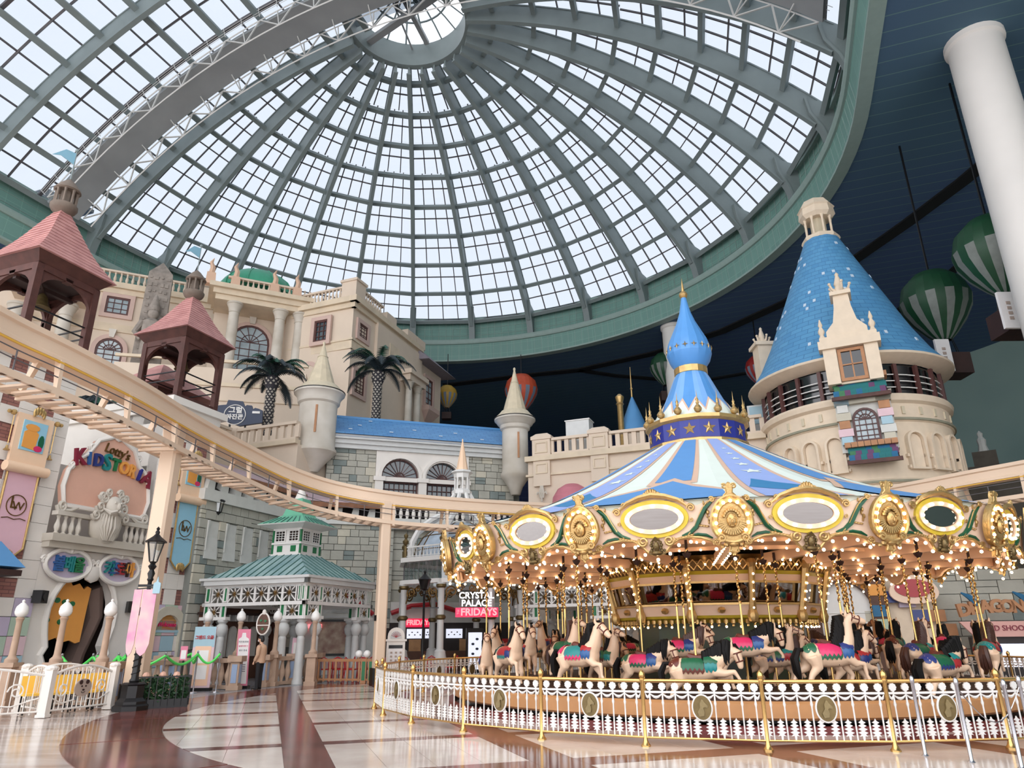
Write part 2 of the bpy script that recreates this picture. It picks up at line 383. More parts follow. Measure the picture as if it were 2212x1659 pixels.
for t in RIBT[:-1]:
    for k in range(1, NT):
        tt = t + 9.4 * k / NT
        if k % 2 == 0: vb.sweep([(-.12, -.25), (.12, -.25), (.12, .0), (-.12, .0)], [vpt(S_RIM * (1 - 2 * m / 40), tt, .1) for m in range(41)])
        else: vb.tube([vpt(S_RIM * (1 - 2 * m / 40), tt, .05) for m in range(41)], .09, 4)
    for i in range(len(rowsV) - 1):
        for j in range(2):
            sa = rowsV[i] + (rowsV[i + 1] - rowsV[i]) * j / 2; sb = rowsV[i] + (rowsV[i + 1] - rowsV[i]) * (j + 1) / 2
            if j: vb.bar(vpt(sa, t, .04), vpt(sa, t + 9.4, .04), .085, .12)
            for k in range(NT):
                ta = t + 9.4 * k / NT; tb = t + 9.4 * (k + 1) / NT; q = [vpt(sa, ta), vpt(sa, tb), vpt(sb, tb), vpt(sb, ta)]
                pq = [proj(x + DC) for x in q]; ar = 0
                if all(pq) and all(-40 < x < 2250 and -40 < y < 1700 for x, y in pq): ar = abs(sum(pq[m][0] * pq[(m + 1) % 4][1] - pq[(m + 1) % 4][0] * pq[m][1] for m in range(4))) / 2
                vq.append((-ar, q))
o = vb.build('vault_glazing_bars', 'steel_bar', ceiling, smooth=False); o['kind'] = 'stuff'
vq.sort(key=lambda e: e[0]); rest = MB()
for e, (ar, q) in enumerate(vq):
    q2 = [x + V((0, 0, .02)) for x in q]; fs = [(0, 1, 2, 3), (7, 6, 5, 4), (0, 4, 5, 1), (1, 5, 6, 2), (2, 6, 7, 3), (3, 7, 4, 0)]
    if e < 150 and ar < 0: MB().add(q + q2, fs).build('vault_pane', 'dome_glass', ceiling, smooth=False)
    else: rest.add(q + q2, fs)
o = rest.build('vault_panes', 'dome_glass', ceiling, smooth=False); o['kind'] = 'stuff'
# travelling service arch (grey duct with white lattice trusses)
gan = thing('service_arch', 'grey curved service arch with white lattice trusses hanging under the glass vault', 'gantry', DC + AX * 3.6)
b = MB(); ss = [S_RIM * .99 - (1.98 * S_RIM) * m / 48 for m in range(49)]
vs = []; fs = []
for s in ss:
    for (tt, d) in ((-1.25, 2.0), (1.25, 2.0), (1.25, 1.75), (-1.25, 1.75)): 
        r, z = prof(s, d); vs.append(PX_ * r + AX * tt + V((0, 0, z)))
for k in range(48):
    for m in range(4): fs.append((k * 4 + m, k * 4 + (m + 1) % 4, k * 4 + 4 + (m + 1) % 4, k * 4 + 4 + m))
b.add(vs, fs); b.build('walkway', 'gantry_grey', gan)
def gp(s, t, d):
    r, z = prof(s, d); return PX_ * r + AX * t + V((0, 0, z))
for side, nm in ((-1.5, 'truss'), (1.5, 'truss')):
    b = MB(); n = 40; sg = [S_RIM * .98 - 1.96 * S_RIM * m / n for m in range(n + 1)]
    b.tube([gp(s, side, 3.3) for s in sg], .06, 4); b.tube([gp(s, side, 1.9) for s in sg], .05, 4)
    for k in range(n):
        b.bar(gp(sg[k], side, 3.3 if k % 2 else 1.9), gp(sg[k + 1], side, 1.9 if k % 2 else 3.3), .08)
        if k % 2: b.bar(gp(sg[k], side, 3.3), gp(sg[k], side, 1.9), .07)
        b.bar(gp(sg[k], side, 1.5), gp(sg[k], side, .6), .04)
        if k % 2: b.bar(gp(sg[k], side, 3.3), gp(sg[k], side * .5, 2.0), .06)
    for d in (1.3, 1.05, .8): b.tube([gp(s, side, d) for s in sg], .018, 3)
    b.build(nm, 'gantry_white', gan)
# fascia ring: path = straight + half circle + straight
def rim_path(r, z=0, ext=38, n=56):
    P = []
    e = V((cos(RD(-20)), sin(RD(-20)), 0)); P.append(e * r + AX * ext + V((0, 0, z)))
    for k in range(n + 1):
        a = RD(-20 + 180 * k / n); P.append(V((r * cos(a), r * sin(a), z)))
    P.append(V((cos(RD(160)), sin(RD(160)), 0)) * r + AX * ext + V((0, 0, z))); return P
fas = struct('trim_1', DC, 0, 'teal fascia ring under the glass dome')
MB().sweep([(-.15, 32.75), (.35, 32.75), (.35, 33.15), (-.15, 33.15)], rim_path(DR)).build('sill', 'teal_cornice', fas)
MB().sweep([(.1, 30.3), (.4, 30.3), (.4, 32.8), (.1, 32.8)], rim_path(DR)).build('upper_panel', 'teal_panel', fas)
MB().sweep([(-.75, 30.15), (-.65, 30.0), (.3, 29.95), (.3, 30.45), (-.7, 30.5), (-.75, 30.4)], rim_path(DR)).build('cornice', 'teal_cornice', fas)
MB().sweep([(-.35, 28.3), (.3, 28.3), (.3, 30.0), (-.5, 30.0)], rim_path(DR)).build('lower_panel', 'teal_panel', fas)
MB().sweep([(-.45, 28.2), (.3, 28.2), (.3, 28.36), (-.45, 28.36)], rim_path(DR)).build('edge_strip', 'teal_cornice', fas)
b = MB()
for k in range(120):
    a = RD(-20 + 180 * (k + .5) / 120); b.bar((( DR + .05) * cos(a), (DR + .05) * sin(a), 30.45), ((DR + .05) * cos(a), (DR + .05) * sin(a), 32.75), .035)
    b.bar(((DR - .5) * cos(a), (DR - .5) * sin(a), 29.95), ((DR - .36) * cos(a), (DR - .36) * sin(a), 28.35), .03)
for z in (31.2, 32.0):
    b.sweep([(.06, z), (.12, z), (.12, z + .03), (.06, z + .03)], rim_path(DR))
o = b.build('panel_joints', 'teal_cornice', fas); o['kind'] = 'stuff'
# dark soffit with plank joints
mat('soffit', S(72, 94, 140), .75, var=.25, scale=.03, col2=S(76, 108, 122))  # teal second colour paints the tint of light over navy boards
nt = MT['soffit'].node_tree; bsdf = nt.nodes['Principled BSDF']
old = bsdf.inputs['Base Color'].links[0].from_socket
tc = nt.nodes.new('ShaderNodeTexCoord'); mp = nt.nodes.new('ShaderNodeMapping'); mp.inputs['Rotation'].default_value = (0, 0, RD(20)); nt.links.new(tc.outputs['Object'], mp.inputs[0])
wv = nt.nodes.new('ShaderNodeTexWave'); wv.bands_direction = 'Y'; wv.inputs['Scale'].default_value = .31; nt.links.new(mp.outputs[0], wv.inputs[0])
mr = nt.nodes.new('ShaderNodeMapRange'); mr.inputs[1].default_value = .985; mr.inputs[2].default_value = 1.0; nt.links.new(wv.outputs['Fac'], mr.inputs[0])
mx = nt.nodes.new('ShaderNodeMix'); mx.data_type = 'RGBA'; nt.links.new(mr.outputs[0], mx.inputs[0]); nt.links.new(old, mx.inputs[6]); mx.inputs[7].default_value = S(104, 140, 138)
nt.links.new(mx.outputs[2], bsdf.inputs['Base Color'])
sof = struct('ceiling', DC, 0, 'dark blue soffit around the dome'); b = MB(); inner = rim_path(DR - .1, 28.28); outer = rim_path(62, 28.28); n = len(inner)
b.add(inner + outer, [(i, i + 1, n + i + 1, n + i) for i in range(n - 1)])
b.add([p + V((0, 0, .4)) for p in inner + outer], [(i, i + 1, n + i + 1, n + i)[::-1] for i in range(n - 1)])
b.build('soffit_deck', 'soffit', sof, smooth=False)
# black ride channels in the soffit
mat('channel_black', S(14, 15, 18), .8, var=.1)
def channel(pts, w=.5):
    P = [gz(u, v, 28.2) - DC for u, v in pts]
    MB().sweep([(-w, -.05), (w, -.05), (w, .1), (-w, .1)], P).build('ride_channel', 'channel_black', sof)
channel([(960, 833), (1130, 812), (1250, 800), (1420, 762), (1560, 716), (1700, 652), (1830, 573), (1960, 482), (2080, 392), (2160, 325), (2230, 262)])
channel([(1250, 800), (1330, 812), (1500, 826), (1650, 800), (1800, 745), (1900, 700), (2030, 610), (2160, 500), (2230, 430)], .35)
# far walls
mat('wall_lit_teal', S(160, 184, 174), .8, var=.3, scale=.06, col2=S(104, 134, 132))  # same wall as the back, greenish light and pale patches put into colour
tiles('wall_night', S(44, 56, 96), S(40, 52, 90), S(58, 72, 108), 3.0, .8, 'cone', .8, .03, R0=58, off=.5, bump=.1)
wb = struct('wall_back', DC); b = MB(); P = rim_path(60.0, 0, n=40); m = len(P)
b.add(P + [p + V((0, 0, 28.4)) for p in P], [(i, i + 1, m + i + 1, m + i) for i in range(m - 1) if i >= 16]); b.build('wall_panel', 'wall_night', wb)
wr = struct('wall_right', DC); b = MB()
b.add(P + [p + V((0, 0, 28.4)) for p in P], [(i, i + 1, m + i + 1, m + i) for i in range(m - 1) if i < 16]); b.build('wall_panel', 'wall_lit_teal', wr)
# tall white columns
for (u, v, r, lab) in ((2103, 92, 1.15, 'tall white round column rising to the dark ceiling beside the striped balloons'), (1452, 706, .95, 'distant white round column behind the blue onion spire')):
    p = gz(u, v, 28.25); t = thing('round_column', lab, 'column', (p.x, p.y, 0))
    b = MB(); b.lathe([(r, .6), (r, 27.9)], 28); b.build('shaft', 'column_white', t)
    b = MB(); b.lathe([(r + .3, 0), (r + .3, .4), (r, .6)], 28); b.build('base', 'column_white', t)
    b = MB(); b.lathe([(r, 27.9), (r + .12, 28.0), (r + .12, 28.28)], 28); b.build('capital', 'column_white', t)
# ================================================================== floor
CC = V((5.5, 20.4, 0)); G1 = V((cos(RD(18)), sin(RD(18)), 0)); G2 = V((-sin(RD(18)), cos(RD(18)), 0)); FC = V((5.75, 20.4, 0))
def marble(name, c1, c2, rough, sc, stretch):
    m = bpy.data.materials.new(name); m.use_nodes = True; nt = m.node_tree; b = nt.nodes['Principled BSDF']; MT[name] = m; L = nt.links.new
    tc = nt.nodes.new('ShaderNodeTexCoord'); mp = nt.nodes.new('ShaderNodeMapping'); mp.inputs['Scale'].default_value = stretch; L(tc.outputs['Object'], mp.inputs[0])
    nz = nt.nodes.new('ShaderNodeTexNoise'); nz.inputs['Scale'].default_value = sc; nz.inputs['Detail'].default_value = 6; L(mp.outputs[0], nz.inputs['Vector'])
    cr = nt.nodes.new('ShaderNodeValToRGB'); cr.color_ramp.elements[0].position = .38; cr.color_ramp.elements[1].position = .62; cr.color_ramp.elements[0].color = c1; cr.color_ramp.elements[1].color = c2
    L(nz.outputs['Fac'], cr.inputs[0]); L(cr.outputs[0], b.inputs['Base Color']); b.inputs['Roughness'].default_value = rough; b.inputs['Specular IOR Level'].default_value = .32
marble('marble_cream', S(220, 208, 198), S(202, 186, 176), .13, .9, (1, 1, 1))
marble('marble_streak', S(206, 194, 186), S(176, 158, 148), .13, 1.1, (.5, 2.2, 1))
marble('marble_brown', S(120, 68, 60), S(98, 52, 46), .13, 1.4, (1, 1, 1))
marble('paving_grey', S(150, 152, 156), S(128, 130, 136), .22, .9, (1, 1, 1))
floor = struct('floor', (0, 0, 0), 0, 'polished pale marble floor with brown bands')
b = MB(); b.box(-70, 75, -30, 105, -.3, -.012); b.build('slab', 'marble_streak', floor, smooth=False)
circ_in = [(FC.x + 13.62 * cos(2 * pi * k / 96), FC.y + 13.62 * sin(2 * pi * k / 96)) for k in range(96)]
def clip(poly, cl):
    out = list(poly)
    for i in range(len(cl)):
        a = cl[i]; c = cl[(i + 1) % len(cl)]; src = out; out = []
        side = lambda p: (c[0] - a[0]) * (p[1] - a[1]) - (c[1] - a[1]) * (p[0] - a[0])
        for j in range(len(src)):
            p = src[j]; q = src[(j + 1) % len(src)]; sp, sq = side(p), side(q)
            if sp >= 0: out.append(p)
            if (sp >= 0) != (sq >= 0):
                t = sp / (sp - sq); out.append((p[0] + (q[0] - p[0]) * t, p[1] + (q[1] - p[1]) * t))
        if len(out) < 3: return []
    return out
def piece(name, e1a, e1b, e2a, e2b, m, g=.004):
    q = [G1 * x + G2 * y for x, y in ((e1a + g, e2a + g), (e1b - g, e2a + g), (e1b - g, e2b - g), (e1a + g, e2b - g))]
    if min(hypot(p.x - FC.x, p.y - FC.y) for p in q) > 13.6 and hypot(*(sum((p for p in q), V()) / 4 - FC).xy) > 14.5: return
    if max(hypot(p.x - CC.x, p.y - CC.y) for p in q) < 7.0: return
    c = clip([(p.x, p.y) for p in q], circ_in)
    if len(c) >= 3: MB().prismz(c, -.02, 0).build(name, m, floor, smooth=False)
ST = [1.3, 4.2, 7.1, 9.95, 13.08, 16.0, 18.75, 21.75, 24.45, 27.4, 30.3, 33.2]; BD = [-5.8, -2.55, .66, 3.86, 7.1, 10.3, 13.5, 16.7, 19.9, 23.1, 26.3]
for i in range(len(BD)):
    piece('brown_band', BD[i] - .32, BD[i] + .32, ST[0] - 2, ST[-1] + 2, 'marble_brown', .002) if i > 1 else None
    if i + 1 < len(BD):
        x0 = BD[i] + .32 if i > 1 else BD[i] - .32; x1 = BD[i + 1] - .32 if i > 0 else BD[i + 1] - .32
        for j in range(len(ST)):
            hw = .19 if ST[j] > 10.5 else .3
            piece('brown_stripe', x0, x1, ST[j] - hw, ST[j] + hw, 'marble_brown', .002)
            if j + 1 < len(ST):
                n = 4; h2 = .19 if ST[j + 1] > 10.5 else .3
                for k in range(n): piece('floor_tile', x0 + (x1 - x0) * k / n, x0 + (x1 - x0) * (k + 1) / n, ST[j] + hw, ST[j + 1] - h2, 'marble_cream')
for k in range(24):
    a0 = 2 * pi * k / 24 + .002; a1 = 2 * pi * (k + 1) / 24 - .002; pts = [(FC.x + 15.2 * cos(a0 + (a1 - a0) * j / 6), FC.y + 15.2 * sin(a0 + (a1 - a0) * j / 6)) for j in range(7)] + [(FC.x + 13.63 * cos(a1 + (a0 - a1) * j / 6), FC.y + 13.63 * sin(a1 + (a0 - a1) * j / 6)) for j in range(7)]
    MB().prismz(pts, -.02, 0).build('brown_ring', 'marble_brown', floor, smooth=False)
gp_ = [gz(u, v) for u, v in ((300, 1560), (480, 1500), (700, 1477), (812, 1466))]
pts = [(-9.6, 19.5)] + [(FC.x + 15.25 * cos(RD(a)), FC.y + 15.25 * sin(RD(a))) for a in range(178, 100, -6)] + [(2.0, 46), (-26, 46), (-20, 22)]
MB().prismz(pts, -.02, -.004).build('queue_paving', 'paving_grey', floor, smooth=False)

# ================================================================== carousel
simple('horse_cream', (232, 200, 170), .35); simple('horse_tan', (206, 160, 120), .4); mat('mane_black', S(14, 12, 12), .6, var=0, spec=.2); simple('mane_brown', (70, 40, 30), .45)
simple('saddle_brown', (96, 44, 34), .35); simple('bard_blue', (44, 92, 150), .35); simple('bard_teal', (30, 130, 130), .35); simple('bard_red', (168, 40, 46), .35)
simple('bard_pink', (214, 50, 104), .35); simple('bard_green', (24, 96, 66), .35); simple('bard_navy', (40, 56, 120), .35); simple('hoof', (40, 32, 30), .5)
simple('canopy_mint', (222, 232, 222), .6, var=.03); simple('canopy_blue', (92, 148, 206), .6, var=.05); simple('canopy_peri', (150, 172, 224), .6, var=.04)
simple('canopy_deep', (52, 128, 178), .6, var=.05); simple('canopy_tan', (214, 180, 156), .6, var=.03)
simple('drum_navy', (34, 44, 132), .4); simple('spire_blue', (82, 144, 206), .4, var=.08); simple('spire_light', (120, 168, 224), .4)
simple('olive_yellow', (206, 184, 58), .4); simple('board_green', (18, 84, 56), .35)
simple('mirror', (150, 146, 144), .03, 1.0, var=0); mat('painted_scene', S(58, 64, 74), .5, var=.5, scale=.9, col2=S(66, 82, 50))
simple('platform_wood', (196, 144, 96), .35, var=.15); simple('under_ceiling', (240, 204, 172), .55); simple('plinth_red', (110, 44, 44), .3)
car = thing('carousel', 'round carousel with a striped blue canopy, gilded mirror boards and rows of lit bulbs', 'carousel', CC)
NS = 16; DS = 360 / NS; A0C = -101.5
def cpos(a, r, z): return V((r * cos(RD(a)), r * sin(RD(a)), z))
b = MB(); b.lathe([(7.25, .0), (7.25, .12), (7.1, .12)], 64, cap=False); b.build('plinth', 'plinth_red', car)
b = MB(); b.lathe([(6.75, .12), (6.75, .2)], 64, cap=False); b.build('under_gap', 'black_metal', car)
b = MB(); b.lathe([(7.05, .2), (7.1, .24), (7.1, .46), (7.02, .5), (2.0, .5)], 64, cap=False); b.build('platform', 'platform_wood', car)
b = MB(); b.lathe([(7.0, .502), (6.6, .506), (2.0, .506)], 64, cap=False); b.build('deck', 'wood_dark', car)
# ceiling under the canopy
b = MB(); b.lathe([(7.15, 3.42), (5.2, 3.46), (5.2, 3.52), (2.7, 3.55)], NS * 2, a0=RD(A0C), a1=RD(A0C) + 2 * pi, cap=False); b.build('under_ceiling', 'under_ceiling', car)
beam = MB()
beam.box(2.6, 7.1, -.07, .07, 3.22, 3.44); bm_ = beam.mesh('sweep_beam', 'under_ceiling')
for k in range(NS): obj('sweep_beam', bm_, car, rz=RD(A0C + DS * k))
rb = MB()
for rr in (6.0, 4.6): rb.lathe([(rr - .05, 3.36), (rr + .05, 3.36), (rr + .05, 3.44), (rr - .05, 3.44), (rr - .05, 3.36)], NS, a0=RD(A0C), a1=RD(A0C) + 2 * pi)
rb.build('ceiling_ring', 'under_ceiling', car, smooth=False)
# canopy: eave r 7.35 z 4.05 -> r 1.45 z 6.75, slightly concave, painted sectors
def can(w, t, a, lift=0.):   # w across sector -1..1, t 0 eave .. 1 top
    r = 7.38 + (1.42 - 7.38) * t; z = 4.02 + (6.72 - 4.02) * t - .32 * sin(pi * t) * (1 - .3 * t) + lift
    ang = RD(DS / 2) * w; rr = r * cos(RD(DS / 2)) / cos(ang)
    return cpos(a + math.degrees(ang), rr, z)
cb = {k: MB() for k in ('canopy_mint', 'canopy_blue', 'canopy_peri', 'canopy_deep', 'canopy_tan')}
def patch(b, pts, a, lift=0., n=6):  # quad patch given by ((w,t) x4) subdivided
    (w0, t0), (w1, t1), (w2, t2), (w3, t3) = pts; vs = []; fs = []
    for i in range(n + 1):
        s = i / n
        for j in range(3):
            q = j / 2
            w = (w0 + (w1 - w0) * q) * (1 - s) + (w3 + (w2 - w3) * q) * s; t = (t0 + (t1 - t0) * q) * (1 - s) + (t3 + (t2 - t3) * q) * s
            vs.append(can(w, t, a, lift))
    for i in range(n):
        for j in range(2): fs.append((i * 3 + j, i * 3 + j + 1, i * 3 + j + 4, i * 3 + j + 3))
    b.add(vs, fs)
for k in range(NS):
    a = A0C + DS * (k + .5); typ = k % 2
    patch(cb['canopy_mint'], ((-1, 0), (1, 0), (1, 1), (-1, 1)), a, 0, 10)
    if typ == 0:   # star sector
        patch(cb['canopy_tan'], ((-.62, 0), (.66, 0), (.72, 1), (-.62, 1)), a, .012, 10)
        patch(cb['canopy_peri'], ((-.52, 0), (.56, 0), (.54, 1), (-.44, 1)), a, .02, 10)
        patch(cb['canopy_deep'], ((-.5, .24), (.36, .12), (.53, .27), (-.22, .4)), a, .026, 3)
        for t, sz in ((.52, .19), (.62, .13), (.7, .1), (.77, .08), (.84, .06)):
            c = can(.1, t, a, .032); e = (can(.3, t, a, .032) - c).normalized(); f = (can(.1, t + .05, a, .032) - c).normalized()
            cb['canopy_mint'].add([c + e * (x * 1.5) + f * y for x, y in star(0, 0, sz)], [list(range(10))])
    else:          # chevron sector
        patch(cb['canopy_tan'], ((-.58, .38), (.58, .38), (.74, 1), (-.74, 1)), a, .012, 10)
        patch(cb['canopy_blue'], ((-.44, .42), (.44, .42), (.52, 1), (-.52, 1)), a, .02, 10)
        patch(cb['canopy_tan'], ((-1, .15), (0, .38), (0, .47), (-1, .23)), a, .024, 4); patch(cb['canopy_tan'], ((0, .38), (1, .15), (1, .23), (0, .47)), a, .024, 4)
        patch(cb['canopy_blue'], ((-1, 0), (0, 0), (0, .42), (-1, .18)), a, .030, 4); patch(cb['canopy_blue'], ((0, 0), (1, 0), (1, .18), (0, .42)), a, .030, 4)
cm = MB(); mats = list(cb)
for i, n in enumerate(mats): cm.m = i; cm.add(cb[n].v, cb[n].f)
cm.build('canopy', mats, car, smooth=False); MB().lathe([(7.3, 4.04), (7.12, 3.5)], NS, a0=RD(A0C), a1=RD(A0C) + 2 * pi, cap=False).build('canopy_skirt', 'canopy_mint', car, smooth=False)
# drum with stars, finials, spire
def poly16(b, prof, n=NS, off=0): b.lathe(prof, n, a0=RD(A0C + off), a1=RD(A0C + off) + 2 * pi, cap=False)
b = MB(); poly16(b, [(1.42, 6.6), (1.48, 6.66), (1.48, 6.76), (1.4, 6.8)]); poly16(b, [(1.4, 7.3), (1.5, 7.36), (1.5, 7.46), (1.36, 7.5), (1.2, 7.5)]); b.build('drum_moulding', 'gold', car, smooth=False)
b = MB(); poly16(b, [(1.4, 6.78), (1.4, 7.32)]); b.build('drum', 'drum_navy', car, smooth=False)
sm = MB(); st = star(0, 0, .19); sm.add([(0, -.05, 0)] + [(x, 0, z) for x, z in st], [(0, i + 1, (i + 1) % 10 + 1) for i in range(10)]); sm = sm.mesh('star', 'gold', smooth=False)
fn = MB(); fn.lathe([(.03, 0), (.1, .05), (.12, .12), (.07, .2), (.03, .24), (.05, .28), (.03, .33), (.045, .38), (.015, .44), (0, .7)], 8); fn = fn.mesh('finial', 'gold')
for k in range(NS):
    a = A0C + DS * (k + .5); p = cpos(a, 1.4 * cos(RD(DS / 2)) + .01, 7.05); obj('star', sm, car, loc=p, rz=RD(a + 90))
    p = cpos(a + DS / 2, 1.44, 7.48); obj('finial', fn, car, loc=p)
b = MB()
for k in range(NS * 2):
    a0 = RD(A0C + DS / 2 * k); a1 = RD(A0C + DS / 2 * (k + 1)); am = (a0 + a1) / 2
    sk = [(1.3, 7.5), (1.08, 7.85), (.88, 8.2), (.7, 8.6), (.55, 8.95), (.46, 9.12)]
    for j in range(5):
        b.m = 0 if (k // 2) % 2 else 1
        b.add([(sk[j][0] * cos(a0), sk[j][0] * sin(a0), sk[j][1]), (sk[j][0] * cos(a1), sk[j][0] * sin(a1), sk[j][1]), (sk[j + 1][0] * cos(a1), sk[j + 1][0] * sin(a1), sk[j + 1][1]), (sk[j + 1][0] * cos(a0), sk[j + 1][0] * sin(a0), sk[j + 1][1])], [(0, 1, 2, 3)])
    for (m, g, top, low) in ((2, .012, 8.12, 7.98), (3, .02, 8.02, 7.88)):
        b.m = m; hi = top if k % 2 else low - .28; lo2 = low - .28 if k % 2 else top
        rr = lambda z: 1.3 + (z - 7.5) * (1.08 - 1.3) / .35 + g if z < 7.85 else 1.08 + (z - 7.85) * (.88 - 1.08) / .35 + g
        b.add([((1.3 + g) * cos(a0), (1.3 + g) * sin(a0), 7.5), ((1.3 + g) * cos(a1), (1.3 + g) * sin(a1), 7.5), (rr(hi) * cos(a1), rr(hi) * sin(a1), hi), (rr(lo2) * cos(a0), rr(lo2) * sin(a0), lo2)], [(0, 1, 2, 3)])
b.build('tent_spire', ['spire_blue', 'spire_light', 'canopy_tan', 'canopy_mint'], car, smooth=False)
b = MB(); poly16(b, [(.46, 9.08), (.5, 9.1), (.5, 9.3), (.46, 9.32)]); b.build('gold_collar', 'gold', car, smooth=False)
b = MB(); poly16(b, [(.46, 9.3), (.6, 9.5), (.68, 9.75), (.67, 9.95), (.6, 10.2), (.46, 10.5), (.3, 10.85), (.18, 11.2), (.1, 11.6), (.075, 11.75)]); b.build('onion_dome', 'spire_blue', car, ang=20)
b = MB(); b.lathe([(.075, 11.72), (.11, 11.76), (.14, 11.84), (.11, 11.92), (.05, 11.96), (.04, 12.1), (0, 12.45)], 12); b.build('spire_tip', 'gold', car)
s4 = MB(); q4 = star(0, 0, .1, 4, .28); s4.add([(0, -.03, 0)] + [(x, 0, z) for x, z in q4], [(0, i + 1, (i + 1) % 8 + 1) for i in range(8)]); s4 = s4.mesh('dome_star', 'gold', smooth=False)
for k in range(NS): obj('dome_star', s4, car, loc=cpos(A0C + DS * (k + .5), .68, 9.9), rz=RD(A0C + DS * (k + .5) + 90))
# ---- rounding boards (local x along board, -y outward, z from mirror centre)
Z0 = 3.72
bulb_me = MB().ball((0, 0, 0), .033, 8).mesh('bulb', 'bulb'); sock = MB().lathe([(.03, -.02), (.045, 0), (.03, .015)], 8)
def mirror_sym(pts): return pts + [(-x, z) for x, z in pts[::-1] if abs(x) > 1e-6]
half = [(0, -.68), (.12, -.66), (.2, -.6), (.3, -.48), (.45, -.4), (.65, -.375), (.85, -.4), (1.02, -.46), (1.15, -.55), (1.425, -.6), (1.425, .3), (1.3, .34), (1.1, .31), (.95, .24), (.82, .2), (.72, .24), (.62, .3), (.4, .38), (.2, .42), (0, .44)]
bd = MB(); bd.add(*plate(mirror_sym(half), (), 0, .07)); board_me = bd.mesh('rounding_board', 'ivory')
fr = MB(); fr.add(*plate(ell(0, 0, .66, .36, 36), [ell(0, 0, .49, .215, 36)], -.05, .0)); frame_me = fr.mesh('mirror_frame', 'olive_yellow')
fr = MB(); fr.add(*plate(ell(0, 0, .575, .285, 36), [ell(0, 0, .475, .2, 36)], -.075, -.04)); rim_me = fr.mesh('bulb_rim', 'ivory')
mr_ = MB(); mr_.prism(ell(0, 0, .50, .22, 32), -.045, -.02); mirror_me = mr_.mesh('mirror', 'mirror', smooth=False)
cr = MB()
cr.tube([(-.66, -.05, .2), (-.5, -.06, .33), (-.25, -.07, .42), (0, -.08, .46), (.25, -.07, .42), (.5, -.06, .33), (.66, -.05, .2)], [.02, .045, .055, .06, .055, .045, .02], 6)
for s in (-1, 1):
    cr.tube(spiral(s * .13, .44, .015, .06, 0, 1.3, 14, -.09), .018, 5); cr.tube(spiral(s * .34, .38, .012, .05, 1, 1.3, 14, -.08), .016, 5)
    cr.tube(spiral(s * .72, .17, .015, .075, 0, 1.5, 16, -.05), .022, 5); cr.tube(spiral(s * .56, .3, .012, .05, 2, 1.2, 12, -.06), .018, 5); cr.tube(spiral(s * .7, -.06, .01, .035, 0, 1.2, 10, -.05), .014, 5)
for a in (-60, -30, 0, 30, 60): cr.ball((.1 * sin(RD(a)), -.09, .46 + .075 * cos(RD(a))), .035, 6, sz=1.6)
crest_me = cr.mesh('crest', 'gold')
GB = []
for s in (-1, 1):
    gr = MB(); gr.tube([(s * 1.12, -.03, .25), (s * .98, -.03, .14), (s * .88, -.03, -.02), (s * .78, -.03, -.2), (s * .66, -.03, -.3), (s * .5, -.03, -.35)], [.02, .05, .05, .05, .04, .02], 5)
    gr.tube([(s * .62, -.03, -.36), (s * .8, -.03, -.335), (s * .95, -.03, -.36), (s * 1.06, -.03, -.42)], [.015, .03, .03, .015], 5); GB.append(gr.mesh('green_band', 'board_green'))
mo = MB()
for s in (-1, 1):
    mo.tube([(s * 1.2, -.04, .32), (s * 1.02, -.05, .24), (s * .92, -.05, .12), (s * .84, -.05, -.04), (s * .74, -.05, -.22), (s * .62, -.05, -.33)], .016, 5)
    mo.tube([(s * x, -.045, z) for x, z in half[0:10]], .026, 6)
    mo.tube(spiral(s * 1.13, -.5, .015, .07, 0, 1.6, 16, -.05), .02, 5); mo.tube(spiral(s * 1.12, .29, .012, .055, 0, 1.4, 14, -.05), .018, 5)
    mo.tube(spiral(s * .25, -.42, .02, .1, pi if s > 0 else 0, 1.6 * s, 20, -.06), .026, 6)
    for j in range(7):   # laurel sprigs beside the medallion, and leaf under the mirror
        mo.ball((s * (1.02 - .01 * j + .03 * (j % 2)), -.02, -.12 + .06 * j), .032, 6, sx=.6 + .5 * (j % 2), sz=1.4); mo.ball((s * (.36 + .055 * j), -.05, -.41 + .012 * j), .03, 6, sx=1.6, sz=.8)
    for j in range(4): mo.ball((s * (.98 - .05 * j), -.02, -.2 + .01 * j), .03, 6, sx=1.5, sz=.7)
mould_me = mo.mesh('gilt_moulding', 'gold')
mk = MB(); mk.ball((0, -.08, -.52), .075, 10, sx=.85, sz=1.35); mk.ball((0, -.15, -.53), .02, 6, sz=1.6); mk.ball((0, -.09, -.64), .09, 8, sx=1.2, sz=.6)
for s in (-1, 1):
    for j in range(4): mk.ball((s * (.08 + .02 * (j % 2)), -.07, -.44 - .05 * j), .035, 6)
    mk.tube(spiral(s * .12, -.62, .01, .05, 0, 1.2, 12, -.06), .016, 5)
mk.add([(-.09, -.1, -.42), (.09, -.1, -.42), (0, -.14, -.33), (-.05, -.06, -.36), (.05, -.06, -.36)], [(0, 1, 2), (0, 2, 3), (1, 4, 2)])
mask_me = mk.mesh('face_mask', 'bronze')
